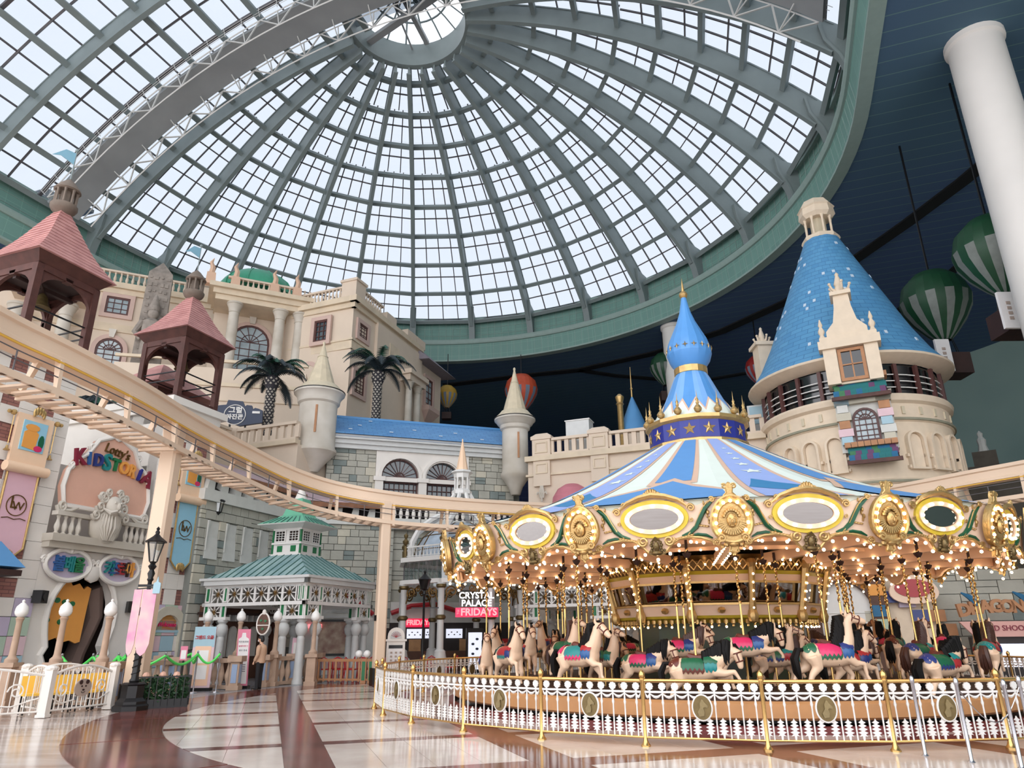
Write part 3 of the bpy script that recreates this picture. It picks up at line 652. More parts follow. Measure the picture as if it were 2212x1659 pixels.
# medallion (egg) at the corner
md = MB(); egg = [(.36 * sin(t) * (1 + .12 * cos(t)), -.1 + .42 * -cos(t)) for t in [pi * 2 * k / 30 for k in range(30)]]
md.prism(egg, -.09, .02); md_me = md.mesh('medallion', 'gold', ang=30)
me_ = MB(); me_.tube([(x, -.1, z) for x, z in egg], .035, 6, closed=True); me_.tube([(x * .72, -.1, z * .72 - .02) for x, z in egg], .02, 5, closed=True); med_rim = me_.mesh('medallion_rim', 'gold')
fc = MB(); fc.ball((0, -.13, -.12), .085, 10, sx=.85, sy=.6, sz=1.25); fc.ball((0, -.19, -.13), .018, 6, sz=1.8)
for s in (-1, 1): fc.ball((s * .032, -.18, -.09), .014, 6); fc.tube(spiral(s * .16, -.36, .015, .06, 0, 1.4, 14, -.12), .02, 5)
fc.ball((0, -.175, -.19), .016, 6, sx=1.8, sz=.7)
for j in range(17):
    a = RD(190 + 160 * j / 16); fc.bar((.11 * cos(a), -.12, -.12 + .11 * sin(a)), (.2 * cos(a), -.12, -.12 + .2 * sin(a)), .02)
for j in range(9):
    a = RD(20 + 140 * j / 8); fc.ball((.11 * cos(a), -.12, -.1 + .13 * sin(a)), .03, 6)
face_me = fc.mesh('sun_face', 'gold')
fl = MB(); fl.prism([(-.1, .3), (.1, .3), (.045, .4), (.06, .48), (.03, .56), (-.03, .56), (-.06, .48), (-.045, .4)], -.08, .02)
for s in (-1, 1): fl.tube(spiral(s * .085, .5, .01, .05, 0, 1.4, 14, -.06), .02, 6); fl.tube([(s * .06, -.07, .46), (s * .05, -.07, .38), (s * .11, -.07, .32)], .018, 5); fl.tube([(s * .1, -.07, -.5), (s * .06, -.07, -.6), (s * .08, -.07, -.68), (0, -.07, -.72)], .022, 5)
fl.ball((0, -.08, -.56), .08, 8, sx=1.3, sz=.6); fl.ball((0, -.06, .55), .03, 6); fl.ball((0, -.08, -.72), .035, 6); fl.box(-.05, .05, -.06, .02, -.72, .34)
for s in (-1, 1): fl.ball((s * .13, -.05, -.56), .05, 6); fl.ball((s * .2, -.04, -.6), .04, 6)
fin_me = fl.mesh('medallion_finial', 'gold')
mirror_b = [(.525 * cos(2 * pi * k / 12), -.1, .245 * sin(2 * pi * k / 12)) for k in range(12)]
scal_b = [(x, -.03, z - .045) for x, z in ((0, -.72), (.24, -.62), (.42, -.47), (.65, -.42), (.88, -.45), (1.1, -.58))]; scal_b = scal_b + [(-x, y, z) for x, y, z in scal_b[1:]]
med_b = [(.29 * sin(t), -.125, -.1 - .33 * cos(t)) for t in [RD(52 + 256 * k / 10) for k in range(11)]] + [(0, -.05, -.82)]
lo = MB(); TILT = RD(9); RB = 7.3 * cos(RD(DS / 2))
for k in range(NS):
    a = A0C + DS * (k + .5); p = cpos(a, RB, Z0)
    front = -165 < ((a + 180) % 360) - 180 < -15
    o = obj('rounding_board', board_me, car, loc=p, rot=(TILT, 0, RD(a + 90)))
    for nm, me in (('mirror_frame', frame_me), ('bulb_rim', rim_me), ('mirror', mirror_me), ('crest', crest_me), ('green_band', GB[0]), ('green_band', GB[1]), ('gilt_moulding', mould_me), ('face_mask', mask_me)): obj(nm, me, o)
    bl = mirror_b + scal_b
    if front:
        for q in bl: obj('bulb', bulb_me, o, loc=q)
    else:
        bb = MB(); [bb.ball(q, .036, 6) for q in bl]; x = bb.build('bulbs', 'bulb', o); x['kind'] = 'stuff'
    a2 = A0C + DS * k; p2 = cpos(a2, 7.36, Z0)
    o = obj('medallion', md_me, car, loc=p2, rot=(TILT, 0, RD(a2 + 90)))
    for nm, me in (('medallion_rim', med_rim), ('medallion_finial', fin_me)): obj(nm, me, o)
    obj('sun_face', face_me, o, loc=(0, .03, .03), sc=1.3)
    front = -155 < ((a2 + 180) % 360) - 180 < -25
    if front:
        for q in med_b: obj('bulb', bulb_me, o, loc=q)
    else:
        bb = MB(); [bb.ball(q, .036, 6) for q in med_b]; x = bb.build('bulbs', 'bulb', o); x['kind'] = 'stuff'
# ceiling bulbs (small, along every sweep beam)
bb = MB()
for k in range(NS):
    for j in range(9):
        for s in (-1, 1):
            if k % 2 == 0 or j % 2 == 0: bb.ball(cpos(A0C + DS * k, 2.9 + .48 * j, 3.2) + V((-sin(RD(A0C + DS * k)), cos(RD(A0C + DS * k)), 0)) * .1 * s, .026, 6)
    for j in range(3): bb.ball(cpos(A0C + DS * (k + .25 + .25 * j), 6.1, 3.36), .026, 6); bb.ball(cpos(A0C + DS * (k + .25 + .25 * j), 4.7, 3.36), .026, 6)
x = bb.build('ceiling_bulbs', 'bulb_hot', car); x['kind'] = 'stuff'
# ---- centre housing
NH = 12; AH = A0C - 15
def polyH(b, prof): b.lathe(prof, NH, a0=RD(AH), a1=RD(AH) + 2 * pi, cap=False)
b = MB(); polyH(b, [(2.15, .5), (2.15, 1.95)]); b.build('painted_panel', 'painted_scene', car, smooth=False)
b = MB(); polyH(b, [(2.2, 1.88), (2.62, 1.98), (2.68, 2.06)]); polyH(b, [(2.85, 2.98), (2.92, 3.06)]); b.build('yellow_band', 'olive_yellow', car, smooth=False)
b = MB(); polyH(b, [(2.68, 2.04), (2.74, 2.3), (2.6, 2.3)]); polyH(b, [(2.8, 2.78), (2.86, 2.98)]); b.build('housing_band', 'ivory', car, smooth=False)
b = MB(); polyH(b, [(2.62, 2.25), (2.75, 2.82)]); b.build('housing_mirror', 'mirror', car, smooth=False)
b = MB(); polyH(b, [(2.92, 3.06), (2.98, 3.3), (3.1, 3.42)]); b.build('lattice_back', 'gold_dark', car, smooth=False)
b = MB(); bl = MB()
for k in range(NH):
    a = AH + 30 * k
    b.tube([cpos(a, 2.72, 2.0), cpos(a, 2.84, 2.55), cpos(a, 3.0, 3.2)], [.1, .07, .09], 6); b.ball(cpos(a, 2.74, 2.02), .14, 8, sz=1.3); b.ball(cpos(a, 3.0, 3.22), .13, 8)
    for j in range(5): bl.ball(cpos(a, 2.84 + .05 * j, 2.2 + .19 * j), .026, 6)
    for j in range(8):
        f = (j + .5) / 8; p = cpos(a, 2.95, 3.08).lerp(cpos(a + 30, 2.95, 3.08), f); q = cpos(a, 3.03, 3.32).lerp(cpos(a + 30, 3.03, 3.32), f)
        d = (cpos(a + 30, 3, 0) - cpos(a, 3, 0)) / 8; b.bar(p - d * .5, q + d * .5, .025); b.bar(p + d * .5, q - d * .5, .025)
        p = cpos(a, 2.6, 1.9).lerp(cpos(a + 30, 2.6, 1.9), f); b.ball(p, .06, 6, sz=1.3); b.ball(p + V((0, 0, -.09)), .035, 6)
        if j % 2 == 0: bl.ball(cpos(a, 3.06, 3.2).lerp(cpos(a + 30, 3.06, 3.2), f), .026, 6); bl.ball(cpos(a, 2.62, 1.78).lerp(cpos(a + 30, 2.62, 1.78), f), .028, 6)
    b.bar(cpos(a, 2.76, 2.3), cpos(a + 30, 2.76, 2.3), .05); b.bar(cpos(a, 2.86, 2.8), cpos(a + 30, 2.86, 2.8), .05)
    m = cpos(a + 15, 2.66, 2.16); b.ball(m, .1, 8, sz=.8)
b.build('housing_ornament', 'gold', car); x = bl.build('housing_bulbs', 'bulb_hot', car); x['kind'] = 'stuff'
# ---- horses
def remesh(b, vox=.018, sm=6):
    o = b.build('tmp', 'horse_cream'); m = o.modifiers.new('r', 'REMESH'); m.mode = 'VOXEL'; m.voxel_size = vox
    m = o.modifiers.new('s', 'SMOOTH'); m.iterations = sm; m.factor = .6; m = o.modifiers.new('d', 'DECIMATE'); m.ratio = .3
    dg = bpy.context.evaluated_depsgraph_get(); me = bpy.data.meshes.new_from_object(o.evaluated_get(dg)); bpy.data.objects.remove(o)
    me.shade_smooth(); return me
def horse_mesh(pose):
    b = MB(); b.tube([(-.5, 0, .05), (-.44, 0, .04), (-.3, 0, .02), (-.1, 0, -.03), (.1, 0, -.02), (.26, 0, .03), (.36, 0, .07), (.42, 0, .08)], [.06, .15, .19, .175, .185, .195, .16, .08], 14)
    if pose == 0: nk = [(.26, 0, .1), (.37, 0, .27), (.44, 0, .44), (.46, 0, .56)]; hd = [(.43, 0, .58), (.53, 0, .55), (.65, 0, .45), (.72, 0, .38), (.75, 0, .35)]
    elif pose == 1: nk = [(.28, 0, .1), (.45, 0, .2), (.58, 0, .3), (.66, 0, .33)]; hd = [(.64, 0, .35), (.72, 0, .28), (.76, 0, .14), (.77, 0, .05), (.765, 0, .01)]
    else: nk = [(.27, 0, .1), (.35, 0, .3), (.38, 0, .48), (.4, 0, .6)]; hd = [(.37, 0, .63), (.48, 0, .64), (.62, 0, .6), (.72, 0, .57), (.76, 0, .555)]
    b.tube(nk, [.185, .14, .105, .09], 12); b.tube(hd, [.06, .095, .07, .055, .04], 10); b.ball(tuple((V(hd[1]) * .7 + V(hd[0]) * .3) - V((0, 0, .03))), .095, 10, sy=.75)
    e = V(hd[0])
    for s in (-1, 1):
        b.tube([e + V((.0, s * .045, .03)), e + V((.01, s * .06, .1)), e + V((.02, s * .055, .16))], [.034, .03, .008], 6)
        if pose == 1: fl_ = [[(.3, s * .1, -.03), (.5, s * .1, -.06), (.66, s * .1, -.03), (.74, s * .1, -.16), (.74, s * .1, -.22)], [(.3, s * .1, -.05), (.48, s * .11, -.16), (.58, s * .11, -.12), (.6, s * .11, -.28), (.63, s * .11, -.33)]][s > 0]
        else: fl_ = [[(.28, s * .1, -.03), (.42, s * .1, -.14), (.56, s * .1, -.14), (.58, s * .1, -.34), (.62, s * .1, -.42)], [(.28, s * .1, -.04), (.33, s * .1, -.22), (.42, s * .1, -.34), (.36, s * .1, -.5), (.38, s * .1, -.57)]][s > 0]
        b.tube(fl_, [.1, .07, .05, .033, .045], 8)
        hl = [[(-.36, s * .1, 0), (-.3, s * .11, -.2), (-.42, s * .11, -.32), (-.5, s * .11, -.5), (-.46, s * .11, -.58)], [(-.36, s * .1, 0), (-.42, s * .11, -.2), (-.58, s * .11, -.28), (-.66, s * .11, -.44), (-.62, s * .11, -.52)]][s > 0]
        b.tube(hl, [.155, .1, .058, .036, .048], 8)
    return remesh(b), nk, hd
HM = [horse_mesh(p) for p in (0, 1, 2)]
def mane_mesh(nk, hd, seed):
    r = random.Random(seed); b = MB(); P = [V(p) for p in nk] + [V(hd[0]) + V((.0, 0, .05))]
    for i in range(16):
        f = i / 15 * (len(P) - 1.001); k = int(f); p = P[k].lerp(P[k + 1], f - k); t = (P[k + 1] - P[k]).normalized(); n = V((-t.z, 0, t.x)); w = .17 - .075 * i / 15
        for s in (-1, 1):
            q = p + n * w * .85; L = r.uniform(.2, .32)
            b.tube([q + V((.02, 0, 0)), q + n * .06 + V((-.02, s * .04, .0)), q + n * .01 + V((-.05, s * .09, -L * .5)), q + V((-.04, s * (.12), -L))], [.055, .07, .05, .008], 6)
    h = V(hd[0]); b.tube([h + V((0, 0, .05)), h + V((.07, 0, .07)), h + V((.12, .02, .0))], [.04, .035, .01], 6)
    return b
def band_shell(x0, x1, r0, r1, a0, a1, zc=0., n=12, m=5, wave=0., sy=.98):
    b = MB(); vs = []; fs = []
    for i in range(m + 1):
        x = x0 + (x1 - x0) * i / m; r = r0 + (r1 - r0) * i / m
        for k in range(n + 1):
            a = RD(a0 + (a1 - a0) * k / n); vs.append((x + wave * sin(k * 2.1) * (i == 0 or i == m), r * cos(a) * sy, zc + r * sin(a)))
    for i in range(m):
        for k in range(n): fs.append((i * (n + 1) + k, i * (n + 1) + k + 1, (i + 1) * (n + 1) + k + 1, (i + 1) * (n + 1) + k))
    return b.add(vs, fs)
MANE = [mane_mesh(HM[p][1], HM[p][2], p) for p in range(3)]
tail = MB()
for s in (-1, 0, 1): tail.tube([(-.48, s * .02, .1), (-.58, s * .03, .1), (-.66, s * .05, -.05), (-.64, s * .07, -.28), (-.6, s * .05, -.4)], [.035, .05, .06, .045, .01], 6)
sad = MB(); sad.add(*[[*band_shell(-.12, .14, .2, .2, 20, 160, -.01).v], band_shell(-.12, .14, .2, .2, 20, 160, -.01).f]); sad.tube([(-.16, 0, .24), (-.1, 0, .2), (0, 0, .185), (.1, 0, .2), (.15, 0, .25)], [.05, .08, .07, .06, .03], 8)
def cloth(x0, x1, r0, r1, zc, t0, t1, scal=0., n=10, m=10, ns=4, sy=.98):
    """draped strip on both flanks between angles t0..t1 from the spine; lower edge scalloped"""
    b = MB()
    for s in (-1, 1):
        vs = []; fs = []
        for i in range(m + 1):
            f = i / m; x = x0 + (x1 - x0) * f; r = r0 + (r1 - r0) * f + .02 * sin(pi * f); te = t1 + scal * abs(sin(pi * f * ns))
            for k in range(n + 1):
                a = RD(90 + s * (t0 + (te - t0) * k / n)); vs.append((x, r * cos(a) * sy, zc + r * sin(a)))
        for i in range(m):
            for k in range(n): fs.append((i * (n + 1) + k, i * (n + 1) + k + 1, (i + 1) * (n + 1) + k + 1, (i + 1) * (n + 1) + k))
        b.add(vs, fs)
    return b
def joinb(*bs):
    b = MB()
    for q in bs: b.add(q.v, q.f)
    return b
bl1 = cloth(-.26, .14, .202, .202, -.005, 0, 78, 14, ns=5); bl3 = joinb(cloth(-.27, .15, .199, .199, -.005, 0, 94, 16, ns=5), cloth(-.5, -.3, .1, .2, .02, 0, 62, 18, ns=2))
bl2 = joinb(cloth(.14, .38, .206, .19, .04, 0, 34), cloth(.15, .37, .204, .19, .04, 62, 92, 24, ns=3)); bl4 = cloth(.14, .385, .21, .195, .04, 34, 62, 10, ns=3)
brd = MB()
def bridle(hd):
    b = MB(); p = V(hd[2]); q = V(hd[1])
    for c, r in ((p, .075), (q, .1)):
        t = (p - q).normalized(); n = V((-t.z, 0, t.x)); b.tube([c + n * (r * cos(2 * pi * k / 10)) + V((0, r * .9 * sin(2 * pi * k / 10), 0)) for k in range(10)], .012, 5, closed=True)
    for s in (-1, 1): b.bar(p + V((0, s * .07, 0)), q + V((0, s * .09, 0)), .02); b.ball(q + (p - q) * .35 + V((0, s * .075, .03)), .018, 6)
    return b
BRI = [bridle(HM[p][2]) for p in range(3)]
pole = MB(); pole.tube([(0, 0, .5), (0, 0, 2.2)], .022, 8)
for k in range(30):
    a = k * .9; pass
pole.tube([(.012 * cos(k * 1.1), .012 * sin(k * 1.1), 2.2 + k * .026) for k in range(44)], .024, 6); pole_me = pole.mesh('pole', 'brass')
cup = MB(); cup.lathe([(.015, 3.02), (.075, 3.1), (.09, 3.14), (.03, 3.16), (.03, 3.4)], 8); cup_me = cup.mesh('pole_crank', 'wood_dark')
for b_ in HM: pass
def colored(me, m):
    c = me.copy(); c.materials.clear(); c.materials.append(MT[m]); return c
BODY = {(p, m): colored(HM[p][0], m) for p in range(3) for m in ('horse_cream', 'horse_tan')}
MAN = {(p, m): MANE[p].mesh('mane', m) for p in range(3) for m in ('mane_black', 'mane_brown')}
TAIL = {m: tail.mesh('tail', m) for m in ('mane_black', 'mane_brown')}
SAD = sad.mesh('saddle', 'saddle_brown'); BRM = [b.mesh('bridle', 'saddle_brown') for b in BRI]
VAR = [('bard_teal', 'bard_blue', 'bard_pink', 'bard_red'), ('bard_green', 'bard_teal', 'saddle_brown', 'bard_green'), ('bard_pink', 'bard_blue', 'bard_green', 'bard_navy'), ('bard_red', 'bard_navy', 'bard_teal', 'bard_red'), ('bard_green', 'bard_red', 'bard_navy', 'bard_teal')]
BL = [{i: x for i, x in enumerate((bl1.mesh('blanket', v[0]), bl2.mesh('chest_armour', v[1]), bl3.mesh('blanket_trim', v[2]), bl4.mesh('chest_trim', v[3])))} for v in VAR]
def horse(ang, r, pose, var, h, body='horse_cream', mane='mane_black', label=None, group=None, sc=1.0):
    p = CC + cpos(ang, r, 0); t = thing('carousel_horse', label, 'horse', p, RD(ang + 90), group)
    obj('body', BODY[(pose, body)], t, loc=(0, 0, h), sc=sc); obj('mane', MAN[(pose, mane)], t, loc=(0, 0, h), sc=sc); obj('tail', TAIL[mane], t, loc=(0, 0, h), sc=sc)
    obj('blanket', BL[var][0], t, loc=(0, 0, h), sc=sc); obj('chest_armour', BL[var][1], t, loc=(0, 0, h), sc=sc); obj('blanket_trim', BL[var][2], t, loc=(0, 0, h), sc=sc); obj('chest_trim', BL[var][3], t, loc=(0, 0, h), sc=sc)
    obj('saddle', SAD, t, loc=(0, 0, h), sc=sc); obj('bridle', BRM[pose], t, loc=(0, 0, h), sc=sc); obj('pole', pole_me, t); obj('pole_crank', cup_me, t)
seen = set()
HL = {0: ('white carousel horse leaping with tucked head, green and teal saddlecloth, front of the ride', 1, 1), 1: ('white carousel horse with a raised black mane and pink saddlecloth facing right', 2, 2),
      -1: ('standing white carousel horse with pink and blue armour, foremost on the left', 0, 0), 2: ('cream carousel horse with a bushy black mane and red cloth leaping at the right', 1, 4),
      -2: ('cream carousel horse in red and blue chest armour coming head-on', 0, 3)}
for row, (r, hh) in enumerate(((6.25, 1.12), (5.3, 1.2), (4.35, 1.16), (3.5, 1.18))):
    n = 16 if row < 2 else (14 if row == 2 else 10)
    for k in range(n):
        ang = -109 + 360 / n * k + row * 9.5; kk = k if k < n / 2 else k - n
        pose = (k * 2 + row) % 3; var = (k + row * 2) % 5; h = hh + .16 * sin(k * 2.3 + row * 1.7)
        body = 'horse_tan' if (k * 5 + row * 3) % 7 == 0 else 'horse_cream'; mane = 'mane_brown' if (k + row) % 4 == 3 else 'mane_black'
        if row == 0 and kk in HL:
            lab, pose, var = HL[kk]; h = {0: .98, 1: 1.22, -1: 1.2, 2: 1.0, -2: 1.18}[kk]; body = 'horse_cream'; mane = 'mane_black'
            horse(ang, r, pose, var, h, body, mane, lab, None, 1.04)
        else:
            nm = ['outer', 'second', 'third', 'innermost'][row]; an = ang % 360
            sec = ['far right end', 'back right', 'back', 'back left', 'far left end', 'front left', 'front', 'front right'][int(((an + 22.5) % 360) // 45)]
            lab = '%s horse, %s mane, %s blanket, %s row, %s of the carousel' % ('tan' if body == 'horse_tan' else 'cream', 'brown' if mane == 'mane_brown' else 'black', ['teal', 'green', 'pink', 'red', 'dark green'][var], nm, sec)
            if lab in seen: lab = lab.replace(' horse,', ' horse %s,' % ['head up', 'head tucked', 'muzzle forward'][pose])
            seen.add(lab); horse(ang, r, pose, var, h, body, mane, lab, 'carousel horses', .98 - .04 * row)
# ================================================================== carousel fence
fen = thing('carousel_fence', 'white lattice fence with brass posts and horse medallions round the carousel', 'fence', CC)
FR = 9.05; NP = 32; PW = 2 * FR * sin(pi / NP)
pm = MB(); pm.lathe([(.075, 0), (.075, .02), (.05, .05), (.035, .09), (.03, .12), (.03, .9), (.045, .93), (.045, .96), (.03, .97)], 10); pm = pm.mesh('post', 'brass')
pf = MB(); pf.lathe([(.03, .96), (.05, 1.0), (.045, 1.05), (.02, 1.08), (.0, 1.1)], 10); pf = pf.mesh('post_finial', 'brass')
rail_me = MB().tube([(-PW / 2, 0, .93), (PW / 2, 0, .93)], .028, 8).mesh('top_rail', 'brass'); rail2_me = MB().tube([(-PW / 2, 0, .13), (PW / 2, 0, .13)], .018, 8).mesh('bottom_rail', 'brass')
fp = MB(); fp.box(-PW / 2 + .03, PW / 2 - .03, -.012, .012, .755, .785)
px_ = [(-.78 + 1.56 * k / 8) for k in range(9)]
for k in range(10):
    xa = -PW / 2 + .04 if k == 0 else px_[k - 1]; xb = PW / 2 - .04 if k == 9 else px_[k]
    fp.tube([(xa + (xb - xa) * j / 6, 0, .75 - .055 * sin(pi * j / 6)) for j in range(7)], [.006, .012, .018, .022, .018, .012, .006], 5)
panel_me = fp.mesh('fence_panel', 'white_paint')
pk = MB(); pk.tube([(0, 0, .76), (0, 0, .66), (0, 0, .62), (0, 0, .58), (0, 0, .14)], [.012, .014, .022, .012, .012], 6); pick_me = pk.mesh('picket', 'white_paint')
dk = MB(); sc = [(x * (1 + .07 * cos(9 * t)), z * (1 + .07 * cos(9 * t))) for t, x, z in [(2 * pi * k / 18, .056 * cos(2 * pi * k / 18), .056 * sin(2 * pi * k / 18)) for k in range(18)]]
dk.prism([(x, z + .85) for x, z in sc], -.012, .012); dk.prism([(-.015, .78), (.015, .78), (.012, .82), (-.012, .82)], -.01, .01); disc_me = dk.mesh('shell_finial', 'white_paint')
pl = MB(); fleur = [(0, .43), (.013, .4), (.05, .378), (.013, .358), (.058, .335), (.014, .312), (.066, .29), (.016, .265), (.07, .243), (.028, .222), (.058, .192), (.018, .2), (.011, .14)]
pl.prism(fleur + [(-x, z) for x, z in fleur[1:][::-1]], -.01, .01); pal_me = pl.mesh('palmette', 'white_paint')
mdl = MB(); mdl.prism(ell(0, .56, .135, .17, 28), -.035, -.01); mdl_me = mdl.mesh('medallion', 'bronze')
mdr = MB(); mdr.tube([(x, -.02, z) for x, z in ell(0, .56, .14, .175, 28)], .018, 6, closed=True); mdr_me = mdr.mesh('medallion_rim', 'white_paint')
mat('relief_bronze', S(150, 132, 92), .45, .4, var=.3, scale=10); hh_ = MB(); hh_.prism([(-.05, .44), (-.07, .5), (-.03, .56), (-.03, .62), (.0, .68), (.02, .67), (.035, .64), (.085, .59), (.08, .56), (.04, .57), (.015, .56), (.03, .5), (.02, .45)], -.055, -.03); hh_me = hh_.mesh('horse_relief', 'relief_bronze')
for k in range(NP):
    a = A0C + DS / 2 * k; an = ((a + 180) % 360) - 180
    obj('post', pm, fen, loc=cpos(a, FR, 0)); obj('post_finial', pf, fen, loc=cpos(a, FR, 0))
    a2 = a + DS / 4; an = ((a2 + 180) % 360) - 180
    if 20 < an < 50: continue
    o = obj('fence_panel', panel_me, fen, loc=cpos(a2, FR * cos(pi / NP), 0), rz=RD(a2 + 90)); obj('top_rail', rail_me, o); obj('bottom_rail', rail2_me, o)
    for x in px_: obj('picket', pick_me, o, loc=(x, 0, 0)) if abs(x) > .03 else None
    for x in px_: obj('shell_finial', disc_me, o, loc=(x, 0, 0))
    for j in range(10): obj('palmette', pal_me, o, loc=(-.86 + 1.72 * j / 9, 0, 0))
    obj('medallion', mdl_me, o); obj('medallion_rim', mdr_me, o); obj('horse_relief', hh_me, o)
# ================================================================== shared small builders
bal_prof = [(.07, 0), (.07, .05), (.045, .08), (.06, .14), (.085, .24), (.08, .32), (.045, .48), (.04, .58), (.06, .62), (.06, .68)]
def baluster(name='baluster', m='cream_white', h=.68, k=1., n=8): return MB().lathe([(r * k, z * h / .68) for r, z in bal_prof], n).mesh(name, m)
def column_mesh(r, h, n=14):
    return MB().lathe([(r * 1.35, 0), (r * 1.35, r * .3), (r * 1.15, r * .5), (r * 1.2, r * .7), (r, r * .9), (r * .98, h * .5), (r * .86, h - r * 1.9), (r * .98, h - r * 1.85), (r * .9, h - r * 1.7), (r * 1.05, h - r * 1.0), (r * 1.3, h - r * .45), (r * 1.25, h - r * .4), (r * 1.4, h - r * .3), (r * 1.4, h)], n)
def window(parent, x0, x1, z0, z1, y=0., nx=3, nz=4, frame='brown_frame', pane='pale_pane', arch=False, surround='pinkish_trim', w=.14, depth=.18):
    """window standing in front of a wall face at local y: surround, frame, glazing bars and panes"""
    zs = z1 - (x1 - x0) / 2 if arch else z1
    outl = archpoly(x0, x1, z0, zs) if arch else [(x0, z0), (x1, z0), (x1, z1), (x0, z1)]
    g = w * 2.2
    if surround:
        so = archpoly(x0 - g, x1 + g, z0 - g * .6, zs) if arch else [(x0 - g, z0 - g), (x1 + g, z0 - g), (x1 + g, z1 + g), (x0 - g, z1 + g)]
        s = MB().add(*plate(so, [outl], y - depth, y)).build('window_surround', surround, parent)
    cx = (x0 + x1) / 2; f = MB(); ins = [((px - cx) * (1 - w * 2 / (x1 - x0)) + cx, (pz - (z0 + z1) / 2) * (1 - w * 2 / (z1 - z0)) + (z0 + z1) / 2) for px, pz in outl]
    f.add(*plate(outl, [ins], y - depth * .6, y - .01))
    for i in range(1, nx): f.box(x0 + (x1 - x0) * i / nx - w * .2, x0 + (x1 - x0) * i / nx + w * .2, y - depth * .45, y - .02, z0, zs)
    for j in range(1, nz + (1 if arch else 0)): f.box(x0, x1, y - depth * .45, y - .02, z0 + (zs - z0) * j / nz - w * .2, z0 + (zs - z0) * j / nz + w * .2)
    if arch:
        r = (x1 - x0) / 2
        for a in range(20, 180, 28): f.bar((cx, y - .06, zs), (cx + r * cos(RD(a)), y - .06, zs + r * sin(RD(a))), w * .4)
        f.tube([(cx + r * .45 * cos(RD(a)), y - .06, zs + r * .45 * sin(RD(a))) for a in range(0, 181, 18)], w * .2, 4)
    fo = f.build('window_frame', frame, parent)
    MB().prism(outl, y - .03, y - .015).build('pane', pane, fo, smooth=False)
    return fo
# ================================================================== storybook facade at left
K = Wall(-15.8, 24, 70); HK = 10.7
tiles('brick_red', S(150, 104, 94), S(132, 86, 80), S(108, 74, 70), .42, .115, 'flat', .8, .012, axes='xz')
mat('facade_plaster', S(228, 222, 214), .7, var=.07, scale=1.5); simple('peach', (226, 178, 156), .6); simple('lilac', (190, 178, 200), .6); simple('pastel_blue', (164, 194, 206), .7); simple('pastel_pink', (220, 190, 196), .7); simple('pastel_green', (176, 196, 176), .7)
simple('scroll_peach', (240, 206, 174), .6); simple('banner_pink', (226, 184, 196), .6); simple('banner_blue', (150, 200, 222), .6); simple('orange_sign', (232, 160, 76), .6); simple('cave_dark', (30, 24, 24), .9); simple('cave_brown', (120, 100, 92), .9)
kid = thing('storybook_building', 'white building with checkered brick blocks, arched doorway and balcony left of the monorail pillar', 'building', K.o, K.a)
b = MB(); b.box(-6, .15, .12, 7, 0, HK); b.box(4.35, 6.9, .12, 6, 0, HK); b.box(.15, 4.35, 2.4, 6, 0, 8.0); b.build('core', 'facade_plaster', kid, smooth=False)
cw, chh = .62, .6
wbm = MB().box(.006, cw - .006, 0, .14, .006, chh - .006).mesh('white_block', 'facade_plaster', False); bbm = MB().box(.006, cw - .006, .03, .14, .006, chh - .006).mesh('brick_block', 'brick_red', False)
def blocks(x0, nx, z0, nz, yo=0., rz=0., ox=0, oy=0, par=0):
    for j in range(nz):
        for i in range(nx):
            br = (j % 2 == 0 and (i + par) % 2 == 0)
            p = (ox + (x0 + i * cw) * cos(rz) - yo * sin(rz), oy + (x0 + i * cw) * sin(rz) + yo * cos(rz), z0 + j * chh)
            obj('brick_block' if br else 'white_block', bbm if br else wbm, kid, loc=p, rz=rz)
blocks(-4.81, 8, 2.9, 13); blocks(4.35, 4, 2.9, 13, par=1)
blocks(0, 4, 4.7, 10, -.0, RD(-90), 4.35, 2.5)   # return of the right pier
# pastel rusticated base
for x0, n in ((-4.47, 7), (4.33, 4)):
    for j in range(5):
        for i in range(n):
            w = .66; m = ['pastel_blue', 'lilac', 'pastel_pink', 'facade_plaster', 'pastel_green'][(i * 3 + j * 2) % 5]
            MB().box(x0 + i * w + .01, x0 + (i + 1) * w - .01, -.1, .14, j * .58 + .01, j * .58 + .57).build('base_stone', m, kid, smooth=False)
MB().box(-6.2, .3, -.25, .3, HK - .15, HK + .15).box(-6.3, .4, -.4, .3, HK + .15, HK + .4).build('cornice', 'cream_white', kid, smooth=False)
MB().box(4.2, 7.1, -.25, 6, HK - .15, HK + .15).box(4.1, 7.3, -.45, 6.2, HK + .15, HK + .45).build('cornice', 'cream_white', kid, smooth=False)
# centre bay wall with horseshoe doorway
MB.DT = MX.Translation((.15 - .25 * .832, 0, 0)) @ MX.Diagonal((.832, 1, 1, 1)); kx = lambda x: (x - .25) * .832 + .15
def hx(r, a): return (2.55 + r * cos(RD(a)), 2.35 + r * 1.02 * sin(RD(a)))
door = [(1.05, 0), (4.05, 0), (4.05, .5), (3.95, .9), (4.1, 1.15), (3.95, 1.4)] + [hx(1.62, a) for a in range(-25, 206, 15)] + [(1.15, 1.4), (1.0, 1.15), (1.15, .9), (1.05, .5)]
MB().add(*plate([(.25, 0), (5.3, 0), (5.3, 5.0), (.25, 5.0)], [door], 0, .45)).build('door_wall', 'facade_plaster', kid)
edge = [( (x - 2.55) * 1.14 + 2.55, z * 1.04 + .02) for x, z in door[2:]]
MB().tube([(x, -.02, z) for x, z in door[2:]] + [(1.05, -.02, 0.02)], .12, 8).build('door_moulding', 'cream_white', kid)
MB().box(.25, 5.3, .45, 2.4, -.01, 5.0).build('door_recess', 'cave_dark', kid, smooth=False).hide_render = True
bpy.data.objects.remove(bpy.data.objects['door_recess'])
